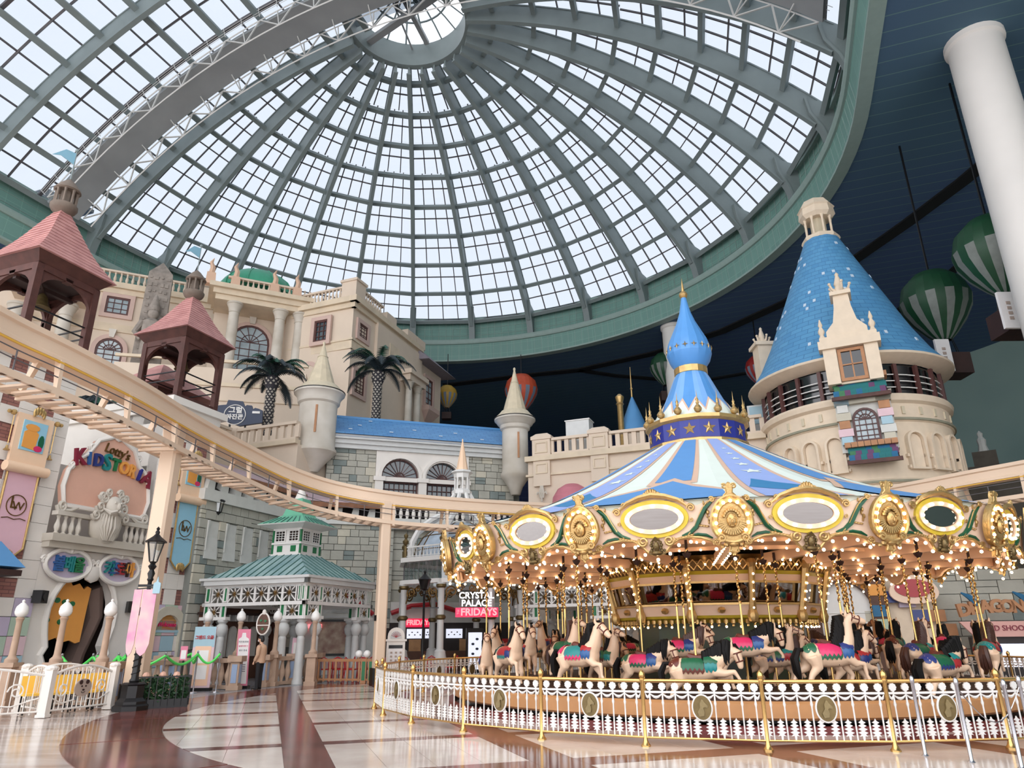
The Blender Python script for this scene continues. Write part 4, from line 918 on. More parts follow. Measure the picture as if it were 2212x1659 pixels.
b = MB(); b.add(*plate([(.3, 0), (5.3, 0), (5.3, 5), (.3, 5)], [], 2.2, 2.3)); b.build('cave_back', 'cave_dark', kid, smooth=False)
b = MB(); b.box(.3, .5, .45, 2.3, 0, 5); b.box(5.1, 5.3, .45, 2.3, 0, 5); b.box(.3, 5.3, .45, 2.3, 4.6, 5); b.tube([(3.4, 1.2, 0), (3.6, 1.0, 1.2), (3.9, .9, 2.4), (3.5, .9, 3.4)], [.5, .35, .45, .6], 8); b.build('cave_wall', 'cave_brown', kid)
# torn orange picture board in the doorway
jag = [(.95, 1.75), (1.15, 1.62), (1.3, 1.85), (1.55, 1.6), (1.9, 1.7), (2.1, 1.52), (2.5, 1.6), (2.8, 1.5), (3.0, 1.55), (3.05, 2.6), (3.1, 3.35), (2.9, 3.42), (2.75, 3.3), (2.5, 3.5), (2.2, 3.4), (2.0, 3.6), (1.75, 3.45), (1.5, 3.5), (1.2, 2.9)]
MB().prism(jag, .3, .38).build('torn_map_board', 'orange_sign', kid); 
b = MB()
for q, (x, z, c) in enumerate(((1.6, 2.9, 0), (1.95, 2.85, 0), (2.3, 2.8, 0), (1.3, 2.25, 1), (1.9, 2.2, 1))): b.prism(ell(x, z, .13, .09, 10), .27, .3)
b.build('map_icons', 'green_panel', kid)
# balcony: slab, balusters, rail
MB().box(.15, 5.3, -.35, .1, 4.55, 4.75).box(.1, 5.35, -.5, .1, 4.75, 5.0).build('balcony_slab', 'turret_white', kid, smooth=False)
MB().box(.2, 5.3, -.42, -.12, 5.62, 5.76).build('balcony_rail', 'turret_white', kid, smooth=False)
_dt = MB.DT; MB.DT = None; bmh = baluster('baluster', 'turret_white', .62, 1.15); MB.DT = _dt
for x in (.4, .72, 1.04, 1.36, 3.75, 4.05, 4.35, 4.65, 4.95): obj('baluster', bmh, kid, loc=(kx(x), -.27, 5.0))
# bearded head sculpture breaking the balustrade
b = MB(); b.lathe([(.3, 0), (.55, .3), (.62, .7), (.5, 1.1), (.35, 1.35), (0, 1.42)], 16, (2.55, -.35, 4.85), sx=1.25, sy=.55); b.ball((2.55, -.6, 6.15), .36, 12, sx=1.05, sy=.7, sz=1.1); b.ball((2.55, -.86, 6.15), .08, 8, sz=1.8)
for s in (-1, 1):
    b.ball((2.55 + s * .15, -.82, 6.28), .05, 6); b.tube([(2.55 + s * .05, -.86, 5.98), (2.55 + s * .3, -.8, 5.9), (2.55 + s * .5, -.6, 6.05)], [.06, .09, .03], 6)
    for (cx, cz, r) in ((.45, 6.45, .2), (.6, 6.1, .22), (.3, 6.65, .16), (.75, 5.8, .2), (.62, 6.5, .14)): b.tube(spiral(2.55 + s * cx, cz, .03, r, 0, 1.5 * s, 16, -.55), .06, 6)
    for j in range(5): b.tube([(2.55 + s * (.08 + .1 * j), -.68 + .03 * j, 5.85), (2.55 + s * (.1 + .11 * j), -.72 + .05 * j, 5.4), (2.55 + s * (.05 + .05 * j), -.6, 4.95)], [.05, .06, .02], 6)
    b.tube(spiral(2.55 + s * 2.1, 5.95, .04, .22, 0, 1.5 * s, 16, -.25), .07, 6); b.tube([(2.55 + s * 2.3, -.25, 5.8), (2.55 + s * 1.7, -.25, 5.82), (2.55 + s * 1.2, -.25, 6.05)], [.04, .09, .04], 6)
b.build('bearded_head', 'turret_white', kid)
# plaque with lettering
plq = [(x, 6.0 + (z - 6.0) * 1.28) for x, z in [(.55, 6.0), (4.55, 6.0), (4.75, 6.5), (4.6, 7.0), (4.3, 7.35), (3.9, 7.5), (3.5, 7.95), (3.0, 8.1), (2.55, 8.25), (2.1, 8.1), (1.6, 7.95), (1.2, 7.5), (.8, 7.3), (.45, 6.95), (.35, 6.5)]]
sgn = thing('shop_sign', 'salmon sign plaque with colourful carved letters above the left balcony', 'sign', K.w(0, .0, 0), K.a)
MB().prism(plq, -.2, .05).build('board', 'peach', sgn)
b = MB(); b.tube([(x, -.22, z) for x, z in plq], .09, 8, closed=True)
for s in (-1, 1): b.tube(spiral(2.55 + s * 1.25, 8.2, .03, .16, 0, 1.5 * s, 14, -.24), .05, 6); b.tube(spiral(2.55 + s * 2.0, 7.4, .03, .14, 0, 1.5 * s, 14, -.24), .05, 6)
b.ball((2.55, -.25, 8.85), .22, 10, sx=1.2, sy=.5); b.build('border', 'cream_white', sgn)
vs, fs = text("Lotty's", .5, .03, shear=.2); MB(MX.Translation((2.6, -.25, 8.25)) @ MX.Rotation(RD(6), 4, 'Y')).add(vs, fs).build('script_lettering', 'gold_dark', sgn)
cols = ['bard_red', 'bard_blue', 'bard_navy', 'bard_teal', 'green_panel', 'orange_sign', 'orange_sign', 'drum_navy', 'bard_pink']; simple('maroon_letter', (130, 30, 54), .4); cols[0] = 'maroon_letter'; cols[8] = 'maroon_letter'
for q, ch in enumerate('KIDSTORIA'):
    x = .8 + q * .45; z = 7.78 - (q - 3.2) ** 2 * .008 - q * .012; size = .85 if q in (0, 3, 8) else .62
    vs, fs = text(ch, size, .06, bold=.02); MB(MX.Translation((x, -.28, z)) @ MX.Rotation(RD((q - 3) * 4), 4, 'Y')).add(vs, fs).build('letter', cols[q], sgn)
# two oval name signs over the doorway
def oval_sign(cx, cz, txt, colr, lab):
    t = thing('oval_sign', lab, 'sign', K.w(0, 0, 0), K.a)
    o1 = [(cx + .98 * cos(a) * (1 + .05 * cos(2 * a)), cz + .52 * sin(a) - (.1 * math.exp(-((a - pi / 2) / .25) ** 2))) for a in [2 * pi * k / 36 for k in range(36)]]
    MB().prism(o1, -.14, -.02).build('board', 'lilac', t)
    b = MB(); b.tube([(x, -.16, z) for x, z in o1], .085, 8, closed=True); b.tube(spiral(cx - 1.1, cz + .1, .03, .14, 0, 1.5, 14, -.16), .05, 6); b.tube(spiral(cx + 1.1, cz + .1, .03, .14, pi, -1.5, 14, -.16), .05, 6); b.ball((cx, -.18, cz + .46), .1, 8); b.build('border', 'cream_white', t)
    n = len(txt)
    for q, ch in enumerate(txt):
        vs, fs = text(ch, .55, .05, bold=.015)
        if vs: MB(MX.Translation((cx + (q - (n - 1) / 2) * (1.35 / n), -.2, cz - .02))).add(vs, fs).build('letter', colr[q % len(colr)], t)
oval_sign(1.35, 4.05, '볼베울', ['bard_blue', 'bard_teal', 'green_panel'], 'oval lilac sign with three raised Korean letters, left of the pair over the doorway')
oval_sign(3.85, 4.05, '키즈토리아', ['bard_teal', 'bard_blue', 'bard_red', 'wood_dark', 'orange_sign'], 'oval lilac sign with five Korean letters, right of the pair over the doorway')
MB().lathe([(.0, -.35), (.3, -.25), (.42, 0), (.4, .2), (.0, .25)], 14, (2.6, -.1, 3.85), sx=1, sy=.35).build('shell_bracket', 'cream_white', kid)
MB.DT = None
# speakers by the arch, lantern bracket, posters
for (x, z) in ((.2, 2.95), (3.95, 2.75)):
    t = thing('loudspeaker', 'small black loudspeaker on the wall %s the arched doorway' % ('left of' if x < 1 else 'right of'), 'speaker', K.w(x, -.25, z), K.a + RD(25 if x < 1 else -25)); MB().box(-.2, .2, -.16, .14, -.2, .2).build('cabinet', 'black_metal', t, smooth=False); MB().prism(ell(0, 0, .13, .13, 14), -.19, -.16).build('grille', 'cream_black', t); MB().bar((0, .14, 0), (0, .26, 0), .06).build('bracket', 'black_metal', t)
# side arched doorways (yellow fanlight)
for x, nm in ((-2.2, 'left'), (5.85, 'right')):
    o = MB(); o.add(*plate(archpoly(x - .95, x + .95, 0, 1.9), [archpoly(x - .62, x + .62, 0, 1.9)], -.22, .1)); o.build('arch_surround', 'stone_warm', kid)
    MB().prism([(x - .62, 1.9)] + arc(x, 1.9, .62, 0, 180, 10)[0:1] + arc(x, 1.9, .62, 0, 180, 10)[1:], -.1, -.05).build('fanlight', 'orange_sign', kid)
    MB().box(x - .62, x + .62, -.06, .0, 0, 1.9).build('dark_doorway', 'cave_brown', kid, smooth=False); MB().box(x - .62, x + .62, -.14, -.02, 1.86, 1.95).build('transom', 'pastel_blue', kid, smooth=False)
    vs, fs = text('Welcome', .24, .02); MB(MX.Translation((x, -.12, 2.15))).add(vs, fs).build('welcome_letters', 'bard_pink', kid)
# scroll banners on the towers
def scroll_banner(x, z1, bw, bh, colr, lab, pic):
    t = thing('scroll_banner', lab, 'banner', K.w(x, -.05, 0), K.a)
    MB().prism([(-bw / 2, z1 - 1.75), (bw / 2, z1 - 1.75), (bw / 2, z1), (-bw / 2, z1)], -.2, -.08).build('scroll_sheet', 'scroll_peach', t)
    MB().tube([(-bw / 2 - .1, -.22, z1 - 1.8), (bw / 2 + .1, -.22, z1 - 1.8)], .17, 10).build('scroll_roll', 'scroll_peach', t)
    bb = [(-bw / 2 + .1, z1 - 1.8), (bw / 2 - .1, z1 - 1.8), (bw / 2 - .1, z1 - bh + .3), (bw / 2 - .4, z1 - bh), (-bw / 2 + .4, z1 - bh), (-bw / 2 + .1, z1 - bh + .3)]
    MB().prism(bb, -.12, -.05).build('banner_cloth', colr, t); MB().tube([(px, -.12, pz) for px, pz in bb[1:]] + [(bb[0][0], -.12, bb[0][1])], .04, 6).build('gold_edge', 'gold', t)
    MB().prism([(-.42, z1 - 1.2), (.42, z1 - 1.2), (.42, z1 - .2), (-.42, z1 - .2)], -.23, -.2).build('picture', 'banner_blue', t, smooth=False)
    if pic:
        MB().prism([(-.35, z1 - 1.1), (.1, z1 - 1.15), (.15, z1 - .6), (-.1, z1 - .4), (-.35, z1 - .6)], -.25, -.23).prism(ell(-.1, z1 - .42, .25, .12, 10), -.255, -.23).build('picture_shape', 'orange_sign', t); MB().prism(ell(.28, z1 - .85, .1, .25, 10), -.25, -.23).build('picture_tree', 'bard_green', t); MB().prism(ell(.2, z1 - 1.08, .15, .1, 10), -.26, -.23).build('picture_flower', 'bard_pink', t)
    b = MB()
    for s in (-1, 1): b.ball((s * (bw / 2 + .15), -.15, z1 - .05), .1, 8); b.ball((s * (bw / 2 + .3), -.15, z1 - .05), .07, 8); b.tube([(s * (bw / 2 + .12), -.15, z1 - .15), (s * (bw / 2 + .12), -.15, z1 - 1.1)], .018, 5); b.lathe([(.03, .15), (.05, .05), (.1, 0), (.09, -.02)], 8, (s * (bw / 2 + .12), -.15, z1 - 1.3))
    for a in (-50, -25, 0, 25, 50): b.ball((.22 * sin(RD(a)), -.28, z1 - .08 + .26 * cos(RD(a))), .1, 8, sx=.6, sy=.5, sz=1.6); b.ball((.2 * sin(RD(a)), -.16, z1 - bh - .05 + .15 * cos(RD(a))), .1, 8, sx=.6, sy=.5, sz=1.6)
    b.build('gilt_ornament', 'gold', t)
    m = z1 - 1.8 - (bh - 1.8) * .42; b = MB(); b.tube([(.33 * cos(2 * pi * k / 24), -.14, m + .33 * sin(2 * pi * k / 24)) for k in range(24)], .016, 5, closed=True)
    vs, fs = text('L', .55, .01); b.add([(px - .1, py - .14, pz + m + .06) for px, py, pz in vs], fs); vs, fs = text('W', .38, .01); b.add([(px + .06, py - .14, pz + m - .03) for px, py, pz in vs], fs); b.tube([(-.4, -.14, m - .44), (-.2, -.14, m - .4), (0, -.14, m - .45), (.2, -.14, m - .4), (.4, -.14, m - .44)], .014, 5); b.build('monogram', 'gold_dark', t)
scroll_banner(-1.2, 8.7, 1.25, 4.6, 'banner_pink', 'pink scroll banner with monogram hanging on the checkered wall at far left', True)
scroll_banner(6.0, 8.9, 1.25, 4.6, 'banner_blue', 'blue scroll banner with monogram hanging behind the monorail pillar', True)
# wrought-iron lantern on a bracket
lp = K.w(6.75, -.3, 7.3); t = thing('wall_lantern', 'black wrought iron wall lantern on a curled bracket beside the grey stone wall', 'lamp', lp, K.a)
b = MB(); b.tube([(0, .2, -.8), (0, .2, .6)], .035, 6); b.tube([(0, .2, .45), (.4, 0, .55), (.75, -.1, .4)], .03, 6); b.tube(spiral(.25, .2, .03, .2, 0, 1.5, 14, .1), .02, 5); b.tube(spiral(.2, -.3, .03, .18, 0, 1.5, 14, .12), .02, 5); b.tube([(.75, -.1, .4), (.75, -.1, .1)], .02, 5); b.build('bracket', 'black_metal', t)
b = MB(); b.lathe([(.02, .2), (.08, .12), (.24, .02), (.26, -.02), (.2, -.03), (.19, -.05)], 6, (.75, -.1, 0)); b.lathe([(.1, -.5), (.16, -.48), (.06, -.58), (0, -.66)], 6, (.75, -.1, 0))
for k in range(6): b.bar((.75 + .2 * cos(k * pi / 3), -.1 + .2 * sin(k * pi / 3), -.03), (.75 + .13 * cos(k * pi / 3), -.1 + .13 * sin(k * pi / 3), -.5), .025)
b.build('lantern_cage', 'black_metal', t); MB().lathe([(.12, -.48), (.18, -.05)], 6, (.75, -.1, 0)).build('lantern_glass', 'clear_glass', t)
# ================================================================== wooden bell pavilions
simple('bronze_stone', (122, 108, 96), .7, var=.25)
def pavilion(fc, zc, side, zbase, apex_z, lab, panel):
    """fc = front eave corner (world), grid aligned 70 deg; local origin at plan centre"""
    a = RD(70); ex = V((cos(a), sin(a), 0)); ey = V((-sin(a), cos(a), 0)); c = V((fc[0], fc[1], 0)) + (ex + ey) * side / 2
    t = thing('bell_pavilion', lab, 'pavilion', (c.x, c.y, zbase), a); ze = zc - zbase; za = apex_z - zbase; h = side / 2
    n = 15; b = MB()
    for k in range(n):
        f0 = k / n; f1 = (k + 1) / n; g = lambda f: h * (1.03 - f * .93) * (1 - .13 * sin(pi * f)); r0 = g(f0) + .035; r1 = g(f1) + .0; z0 = ze + (za - ze) * f0; z1 = ze + (za - ze) * f1 + .02
        vs = [(-r0, -r0, z0), (r0, -r0, z0), (r0, r0, z0), (-r0, r0, z0), (-r1, -r1, z1), (r1, -r1, z1), (r1, r1, z1), (-r1, r1, z1)]
        MB().add(vs, [(0, 1, 5, 4), (1, 2, 6, 5), (2, 3, 7, 6), (3, 0, 4, 7), (3, 2, 1, 0)]).build('shingle_course', 'pink_roof', t, smooth=False)
    q = h * .98; b = MB()
    b.add([(-q, -q, ze), (q, -q, ze), (q, q, ze), (-q, q, ze), (-q * .8, -q * .8, ze - .38), (q * .8, -q * .8, ze - .38), (q * .8, q * .8, ze - .38), (-q * .8, q * .8, ze - .38)], [(0, 1, 2, 3), (0, 4, 5, 1), (1, 5, 6, 2), (2, 6, 7, 3), (3, 7, 4, 0)])
    b.build('eave', 'wood_red', t, smooth=False)
    b = MB(); p = h * .74
    for s in (-1, 1): b.box(-p - .12, p + .12, s * p - .12, s * p + .12, ze - .62, ze - .36); b.box(s * p - .12, s * p + .12, -p - .12, p + .12, ze - .62, ze - .36)
    b.build('top_beam', 'wood_red', t, smooth=False)
    pmh = MB().box(-.13, .13, -.13, .13, 0, ze - .4); 
    pme = pmh.mesh('post', 'wood_red', False)
    for sx in (-1, 1):
        for sy in (-1, 1): obj('post', pme, t, loc=(sx * p, sy * p, 0))
    zs = ze - 1.45; r = p - .13; out = [(-p + .1, ze - .55), (-p + .1, zs - .5), (-r, zs - .5), (-r, zs)] + arc(0, zs, r, 180, 0, 14, r * .78)[1:-1] + [(r, zs), (r, zs - .5), (p - .1, zs - .5), (p - .1, ze - .55)]
    am = MB().prism(out, -.07, .07).prism([(-.12, zs + r * .74), (.12, zs + r * .74), (.16, ze - .5), (-.16, ze - .5)], -.12, .12).mesh('arch_brace', 'wood_red')
    for k in range(4): obj('arch_brace', am, t, loc=(p * sin(k * pi / 2), -p * cos(k * pi / 2), 0), rz=k * pi / 2)
    rmh = MB().bar((-p, 0, zs - .6), (p, 0, zs - .6), .05).bar((-p, 0, zs - 1.0), (p, 0, zs - 1.0), .05).mesh('guard_rail', 'black_metal', False)
    for k in range(4): obj('guard_rail', rmh, t, loc=(p * sin(k * pi / 2), -p * cos(k * pi / 2), 0), rz=k * pi / 2)
    if panel:
        pb = MB(); pb.box(-p, p, -.05, .05, 0, .1); pb.box(-p, p, -.06, .06, .85, .97)
        for k in range(9):
            x = -p + 2 * p * k / 9; d = 2 * p / 9; pb.bar((x, 0, .1 if k % 2 else .85), (x + d, 0, .85 if k % 2 else .1), .1, .06)
        pb.box(-p, p, .02, .06, .1, .85); pmm = pb.mesh('herringbone_panel', 'wood_red', False)
        for k in range(4): obj('herringbone_panel', pmm, t, loc=(p * sin(k * pi / 2), -p * cos(k * pi / 2), 0), rz=k * pi / 2)
    b = MB(); b.box(-p, p, -p, p, ze - .5, ze - .42); b.bar((-p, 0, ze - .7), (p, 0, ze - .7), .16); b.bar((-p, -p, ze - .8), (p, p, ze - .8), .1); b.build('ceiling_boards', 'wood_dark', t, smooth=False)
    b = MB(); b.lathe([(.04, 0), (.12, -.06), (.2, -.2), (.24, -.45), (.36, -.6), (.34, -.62)], 14, (0, 0, ze - .85)); b.build('bell', 'bronze', t)
    # stone lantern on the apex
    b = MB(); b.lathe([(.16, -.35), (.2, -.1), (.42, .05), (.5, .2), (.5, .3), (.42, .36)], 14, (0, 0, za)); b.lathe([(.44, .95), (.5, 1.0), (.46, 1.08), (.36, 1.22), (.2, 1.42), (.05, 1.55), (0, 1.62)], 14, (0, 0, za)); b.lathe([(.2, .3), (.2, 1.0)], 8, (0, 0, za)); b.build('lantern', 'bronze_stone', t)
    cm_ = MB().lathe([(.07, .34), (.05, .42), (.05, .88), (.07, .96)], 6).mesh('lantern_column', 'bronze_stone')
    for k in range(8): obj('lantern_column', cm_, t, loc=(.38 * cos(k * pi / 4), .38 * sin(k * pi / 4), za))
    MB().tube([(0, 0, za + 1.5), (0, 0, za + 3.0)], .025, 6).ball((0, 0, za + 3.0), .08, 8).build('flagpole', 'steel', t)
    MB().prism([(0, za + 2.85), (-.45, za + 2.75), (-.95, za + 2.15), (-.6, za + 2.35), (0, za + 2.3)], -.012, .012).build('pennant', 'banner_blue', t)
    return t
f2 = gy(405, 702, 30); a2 = gy(424, 640, 31.8)
pavilion((f2.x, f2.y), f2.z, 3.15, HK + .5, a2.z, 'wooden bell pavilion with pink pyramid roof and herringbone panels, the smaller right one', True)
f1 = gy(85, 532, 22.4); a1 = gy(142, 452, 24.2)
pavilion((f1.x, f1.y), f1.z, 3.2, HK + .4, a1.z, 'wooden bell pavilion with pink pyramid roof, the larger one at the left edge', False)
# hut roof and wooden booth glimpsed behind the small pavilion
t = thing('wooden_hut', 'small wooden hut with pink hipped roof behind the right bell pavilion', 'hut', (-18.2, 34.2, 0), RD(70))
MB().box(-1.2, 1.6, -1.4, 1.4, 11.75, 13.4).build('walls', 'wood_red', t, smooth=False); MB().add([(-1.9, -2.1, 13.3), (2.2, -2.1, 13.3), (2.2, 2.1, 13.3), (-1.9, 2.1, 13.3), (0, -.2, 15.0), (.3, -.2, 15.0), (.3, .2, 15.0), (0, .2, 15.0)], [(3, 2, 1, 0), (0, 1, 5, 4), (1, 2, 6, 5), (2, 3, 7, 6), (3, 0, 4, 7), (4, 5, 6, 7)]).build('roof', 'pink_roof', t, smooth=False)
# ================================================================== monorail
mono = thing('monorail_track', 'cream monorail beam with hanging walkway curving above the plaza', 'monorail', (0, 0, 0))
def catmull(P, n=6):
    out = []
    for i in range(len(P) - 1):
        p0 = P[max(i - 1, 0)]; p1 = P[i]; p2 = P[i + 1]; p3 = P[min(i + 2, len(P) - 1)]
        for k in range(n):
            t = k / n; out.append(.5 * ((2 * p1) + (p2 - p0) * t + (2 * p0 - 5 * p1 + 4 * p2 - p3) * t * t + (3 * p1 - p0 - 3 * p2 + p3) * t ** 3))
    out.append(P[-1]); return out
TRK = (1.1, 1.1, 1.1, 1.1, 1.1, 1.1, 1.09, 1.05, 1.01, .97, .96, .96, .97, .98, 1, 1, 1, 1, 1, 1, 1)
TR = [V((x * TRK[i], y * TRK[i], 5.7 * (TRK[i] - 1))) for i, (x, y) in enumerate(((-9.4, 3), (-9.4, 7.5), (-9.2, 11.5), (-8.9, 13.3), (-8.6, 15.6), (-8.47, 18.6), (-8.12, 21.8), (-7.72, 24.4), (-6.9, 26.75), (-5.35, 28.75), (-3.38, 30.1), (-.2, 31.5), (4, 32.7), (8.5, 32.9), (12.5, 31.6), (14.8, 29.6), (16.1, 27.64), (17.04, 25.87), (17.95, 24.37), (20.5, 20), (23, 15)))]
TP = catmull(TR, 5); TP = [TP[i] + V((-(TP[min(i + 1, len(TP) - 1)] - TP[max(i - 1, 0)]).y, (TP[min(i + 1, len(TP) - 1)] - TP[max(i - 1, 0)]).x, 0)).normalized() * .35 for i in range(len(TP))]
bp = [(-.35, 6.78), (.35, 6.78), (.35, 6.86), (.29, 6.9), (.29, 7.14), (.35, 7.18), (.35, 7.3), (-.35, 7.3), (-.35, 7.18), (-.29, 7.14), (-.29, 6.9), (-.35, 6.86)]
MB().sweep(bp, TP).build('beam', 'monorail', mono, ang=25)
MB().sweep([(.33, 6.72), (.37, 6.72), (.37, 6.76), (.33, 6.76)], TP).build('yellow_conduit', 'yellow_line', mono)
MB().sweep([(-.6, 6.0), (-.5, 6.0), (-.5, 6.15), (-.6, 6.15)], TP).build('walkway_stringer', 'monorail', mono); MB().sweep([(.3, 6.0), (.4, 6.0), (.4, 6.15), (.3, 6.15)], TP).build('walkway_stringer', 'monorail', mono)
MB().sweep([(.36, 6.58), (.38, 6.58), (.38, 6.6), (.36, 6.6)], TP).build('hand_cable', 'steel_bar', mono); MB().sweep([(.36, 6.38), (.38, 6.38), (.38, 6.4), (.36, 6.4)], TP).build('hand_cable', 'steel_bar', mono)
slat = MB().box(-.6, .4, -.07, .07, 6.0, 6.05).mesh('slat', 'monorail', False)
brk = MB(); brk.prism([(-.6, 6.05), (-.52, 6.05), (-.2, 6.8), (-.36, 6.8)], -.05, .05); brk.prism([(.32, 6.05), (.4, 6.05), (.36, 6.8), (.2, 6.8)], -.05, .05); brk.box(-.6, .4, -.05, .05, 5.94, 6.02)
brk.T = None; brk = brk.mesh('hanger', 'monorail', False); stn = MB().tube([(.37, 0, 6.1), (.37, 0, 6.6)], .018, 5).mesh('stanchion', 'steel_bar')
acc = 0; kk = 0; last = TP[0]; ns = 0
L_ = [0]
for i in range(1, len(TP)): L_.append(L_[-1] + (TP[i] - TP[i - 1]).length)
def tpos(d):
    for i in range(1, len(TP)):
        if L_[i] >= d:
            f = (d - L_[i - 1]) / (L_[i] - L_[i - 1]); t = TP[i] - TP[i - 1]; return TP[i - 1].lerp(TP[i], f), atan2(t.y, t.x) - pi / 2
    return TP[-1], 0
d = 3.0
while d < L_[-1] - 1:
    p, a = tpos(d); pq = proj(p + V((0, 0, 5)))
    if (pq and -150 < pq[0] < 2400) and (p.x < 2 or p.x > 14): obj('slat', slat, mono, loc=p, rz=a)
    d += .38
d = 2.0; k = 0
while d < L_[-1] - 1:
    p, a = tpos(d); obj('hanger' if k % 2 == 0 else 'stanchion', brk if k % 2 == 0 else stn, mono, loc=p, rz=a); d += 1.15; k += 1
def pillar(x, y, ang, lab, w=.23, dz=0.):
    t = thing('monorail_pillar', lab, 'pillar', (x, y, 0), ang); c = .06
    oc = lambda w: [(-w + c, -w), (w - c, -w), (w, -w + c), (w, w - c), (w - c, w), (-w + c, w), (-w, w - c), (-w, -w + c)]
    MB().prismz(oc(w), .5, 6.45 + dz).build('shaft', 'monorail', t, smooth=False); b = MB(); b.add([(px, py, 6.45 + dz) for px, py in oc(w)] + [(px * 1.18, py * 1.1, 6.8 + dz) for px, py in oc(w)], [(i, (i + 1) % 8, (i + 1) % 8 + 8, i + 8) for i in range(8)]); b.build('capital', 'monorail', t, smooth=False)
    MB().prismz(oc(w + .06), 0, .55).build('base', 'black_metal', t, smooth=False)
    MB().box(-.12, .12, -w - .02, -w, 2.2, 2.4).build('number_plate', 'black_metal', t, smooth=False)
def near(x, y): return tpos(min(((tpos(k * .2)[0] - V((x, y, 0))).xy.length, k * .2) for k in range(10, 300))[1])
p, a = near(-9.7, 19.7); pillar(p.x, p.y, a, 'cream monorail pillar behind the black street lamp at left', .23, p.z)
p, a = near(-5.2, 28.3); pillar(p.x + .12, p.y - .1, a, 'cream monorail pillar between the green roofed gazebo and the glass pavilion', .2, p.z)
# blue hood at the left edge and lattice platform under the vault
c = K.w(-2.9, -.6, 0); t = thing('blue_hood', 'small blue tiled hood jutting in at the left edge below the pink banner', 'canopy', (c.x, c.y, 0), K.a); MB().add([(-1.2, 0, 4.5), (1.2, 0, 4.5), (1.5, -.9, 3.7), (-1.5, -.9, 3.7), (-1.5, 0, 3.6), (1.5, 0, 3.6)], [(0, 1, 2, 3), (3, 2, 5, 4), (0, 3, 4), (1, 5, 2)]).build('roof', 'blue_roof', t, smooth=False); MB().box(-1.45, 1.45, -.85, .4, 3.45, 3.62).build('beam', 'wood_dark', t, smooth=False)
c = gy(95, 470, 50); t = thing('service_platform', 'grey steel lattice service platform under the left end of the vault', 'platform', c, RD(-20)); b = MB(); b.box(-5, 4, -1.2, 1.2, .2, .5); b.box(-5, 1, -1.0, 1.0, .5, 2.0); b.build('deck', 'gantry_grey', t, smooth=False); b = MB()
for k in range(9): b.bar((-5 + k, -1.2, -2.0), (-4.5 + k, -1.2, .2), .1); b.bar((-4.5 + k, -1.2, .2), (-4 + k, -1.2, -2.0), .1); b.bar((-5 + k, -1.3, .5), (-5 + k, -1.3, 1.6), .05)
b.bar((-5, -1.2, -2), (4, -1.2, -2), .12); b.bar((-5, -1.3, 1.6), (4, -1.3, 1.6), .06); b.build('lattice', 'gantry_white', t)
simple('statue_tan', (150, 120, 98), .6, var=.2); simple('lilac_grey', (140, 134, 144), .6, var=.15); simple('pink_stone', (214, 178, 152), .7); mat('stone_carved', S(158, 148, 138), .85, var=.35, scale=3, bump=1.0, bscale=5); simple('turret_cone', (214, 200, 172), .5, var=.15)
# ================================================================== grey stone walls
def stone_wall(parent, x0, x1, z0, z1, y=0., skip=(), seed=1, hmin=.3, hmax=.5, wmin=.4, wmax=.85, depth=.1):
    r = random.Random(seed); z = z0; n = 0; rest = MB()
    while z < z1 - .05:
        h = min(r.uniform(hmin, hmax), z1 - z); h = z1 - z if z1 - z - h < .15 else h; x = x0 - r.uniform(0, .3)
        while x < x1:
            w = r.uniform(wmin, wmax); a = max(x, x0); e = min(x + w, x1); x += w
            if e - a < .08: continue
            if x1 - e < .12: e = x1; x = x1
            if any(a < s[1] and e > s[0] and z < s[3] and z + h > s[2] for s in skip):
                for s in skip:
                    if a < s[1] and e > s[0] and z < s[3] and z + h > s[2]:
                        if a < s[0] - .08: e = s[0]
                        elif e > s[1] + .08: a = s[1]
                        else: a = e
                if e - a < .08: continue
            m = r.choices(('stone_grey', 'stone_dark', 'stone_warm'), (8, 1.4, 1.4))[0]; g = .014; p = r.uniform(0, .035)
            split = r.random() < .25 and h > .38
            for (b0, b1) in (((z, z + h / 2), (z + h / 2, z + h)) if split else ((z, z + h),)):
                MB().box(a + g, e - g, y - .03 - p, y + depth, b0 + g, b1 - g).build('stone', m, parent, smooth=False); n += 1
        z += h
    return n
P0 = gy(440, 1055, 30); S1 = Wall(P0.x, P0.y, 70); C1 = S1.w(6.45); S2 = Wall(C1.x, C1.y, 18)
sw = struct('wall_left', S1.o, S1.a, 'grey ashlar stone wall with sloped niches')
nic = [(.45 + 1.12 * k, 1.2 + 1.12 * k, 5.15, 6.4) for k in range(5)]
stone_wall(sw, 0, 6.45, 1.2, 7.2, 0, nic, 3)
MB().box(0, 6.45, .06, .7, 0, 7.2).build('backing', 'mortar', sw, smooth=False)
for (a, e, b0, b1) in nic:
    MB().prism([(a, b0), (e, b0), (e, b1), (a, b1)], .02, .06).add([(a, -.09, b0 - .35), (e, -.09, b0 - .35), (e, .0, b0 + .55), (a, .0, b0 + .55), (a, .05, b0 - .35), (e, .05, b0 - .35), (e, .05, b0 + .55), (a, .05, b0 + .55)], [(0, 1, 2, 3), (0, 3, 7, 4), (1, 5, 6, 2), (3, 2, 6, 7)]).add([(a, -.12, b1), (a + .1, -.12, b1), (a + .1, .05, b1), (a, .05, b1), (a, -.12, b0), (a + .1, .03, b0), (a + .1, .05, b0), (a, .05, b0)], [(0, 1, 5, 4), (1, 2, 6, 5), (3, 0, 4, 7)]).build('niche', 'plaster_grey', sw, smooth=False)
MB().box(-.1, 6.5, -.2, .3, 7.2, 7.68).build('ledge', 'plaster_grey', sw, smooth=False)
MB().box(0, 6.45, .25, .6, 7.68, 8.55).build('dark_slot', 'cave_dark', sw, smooth=False)
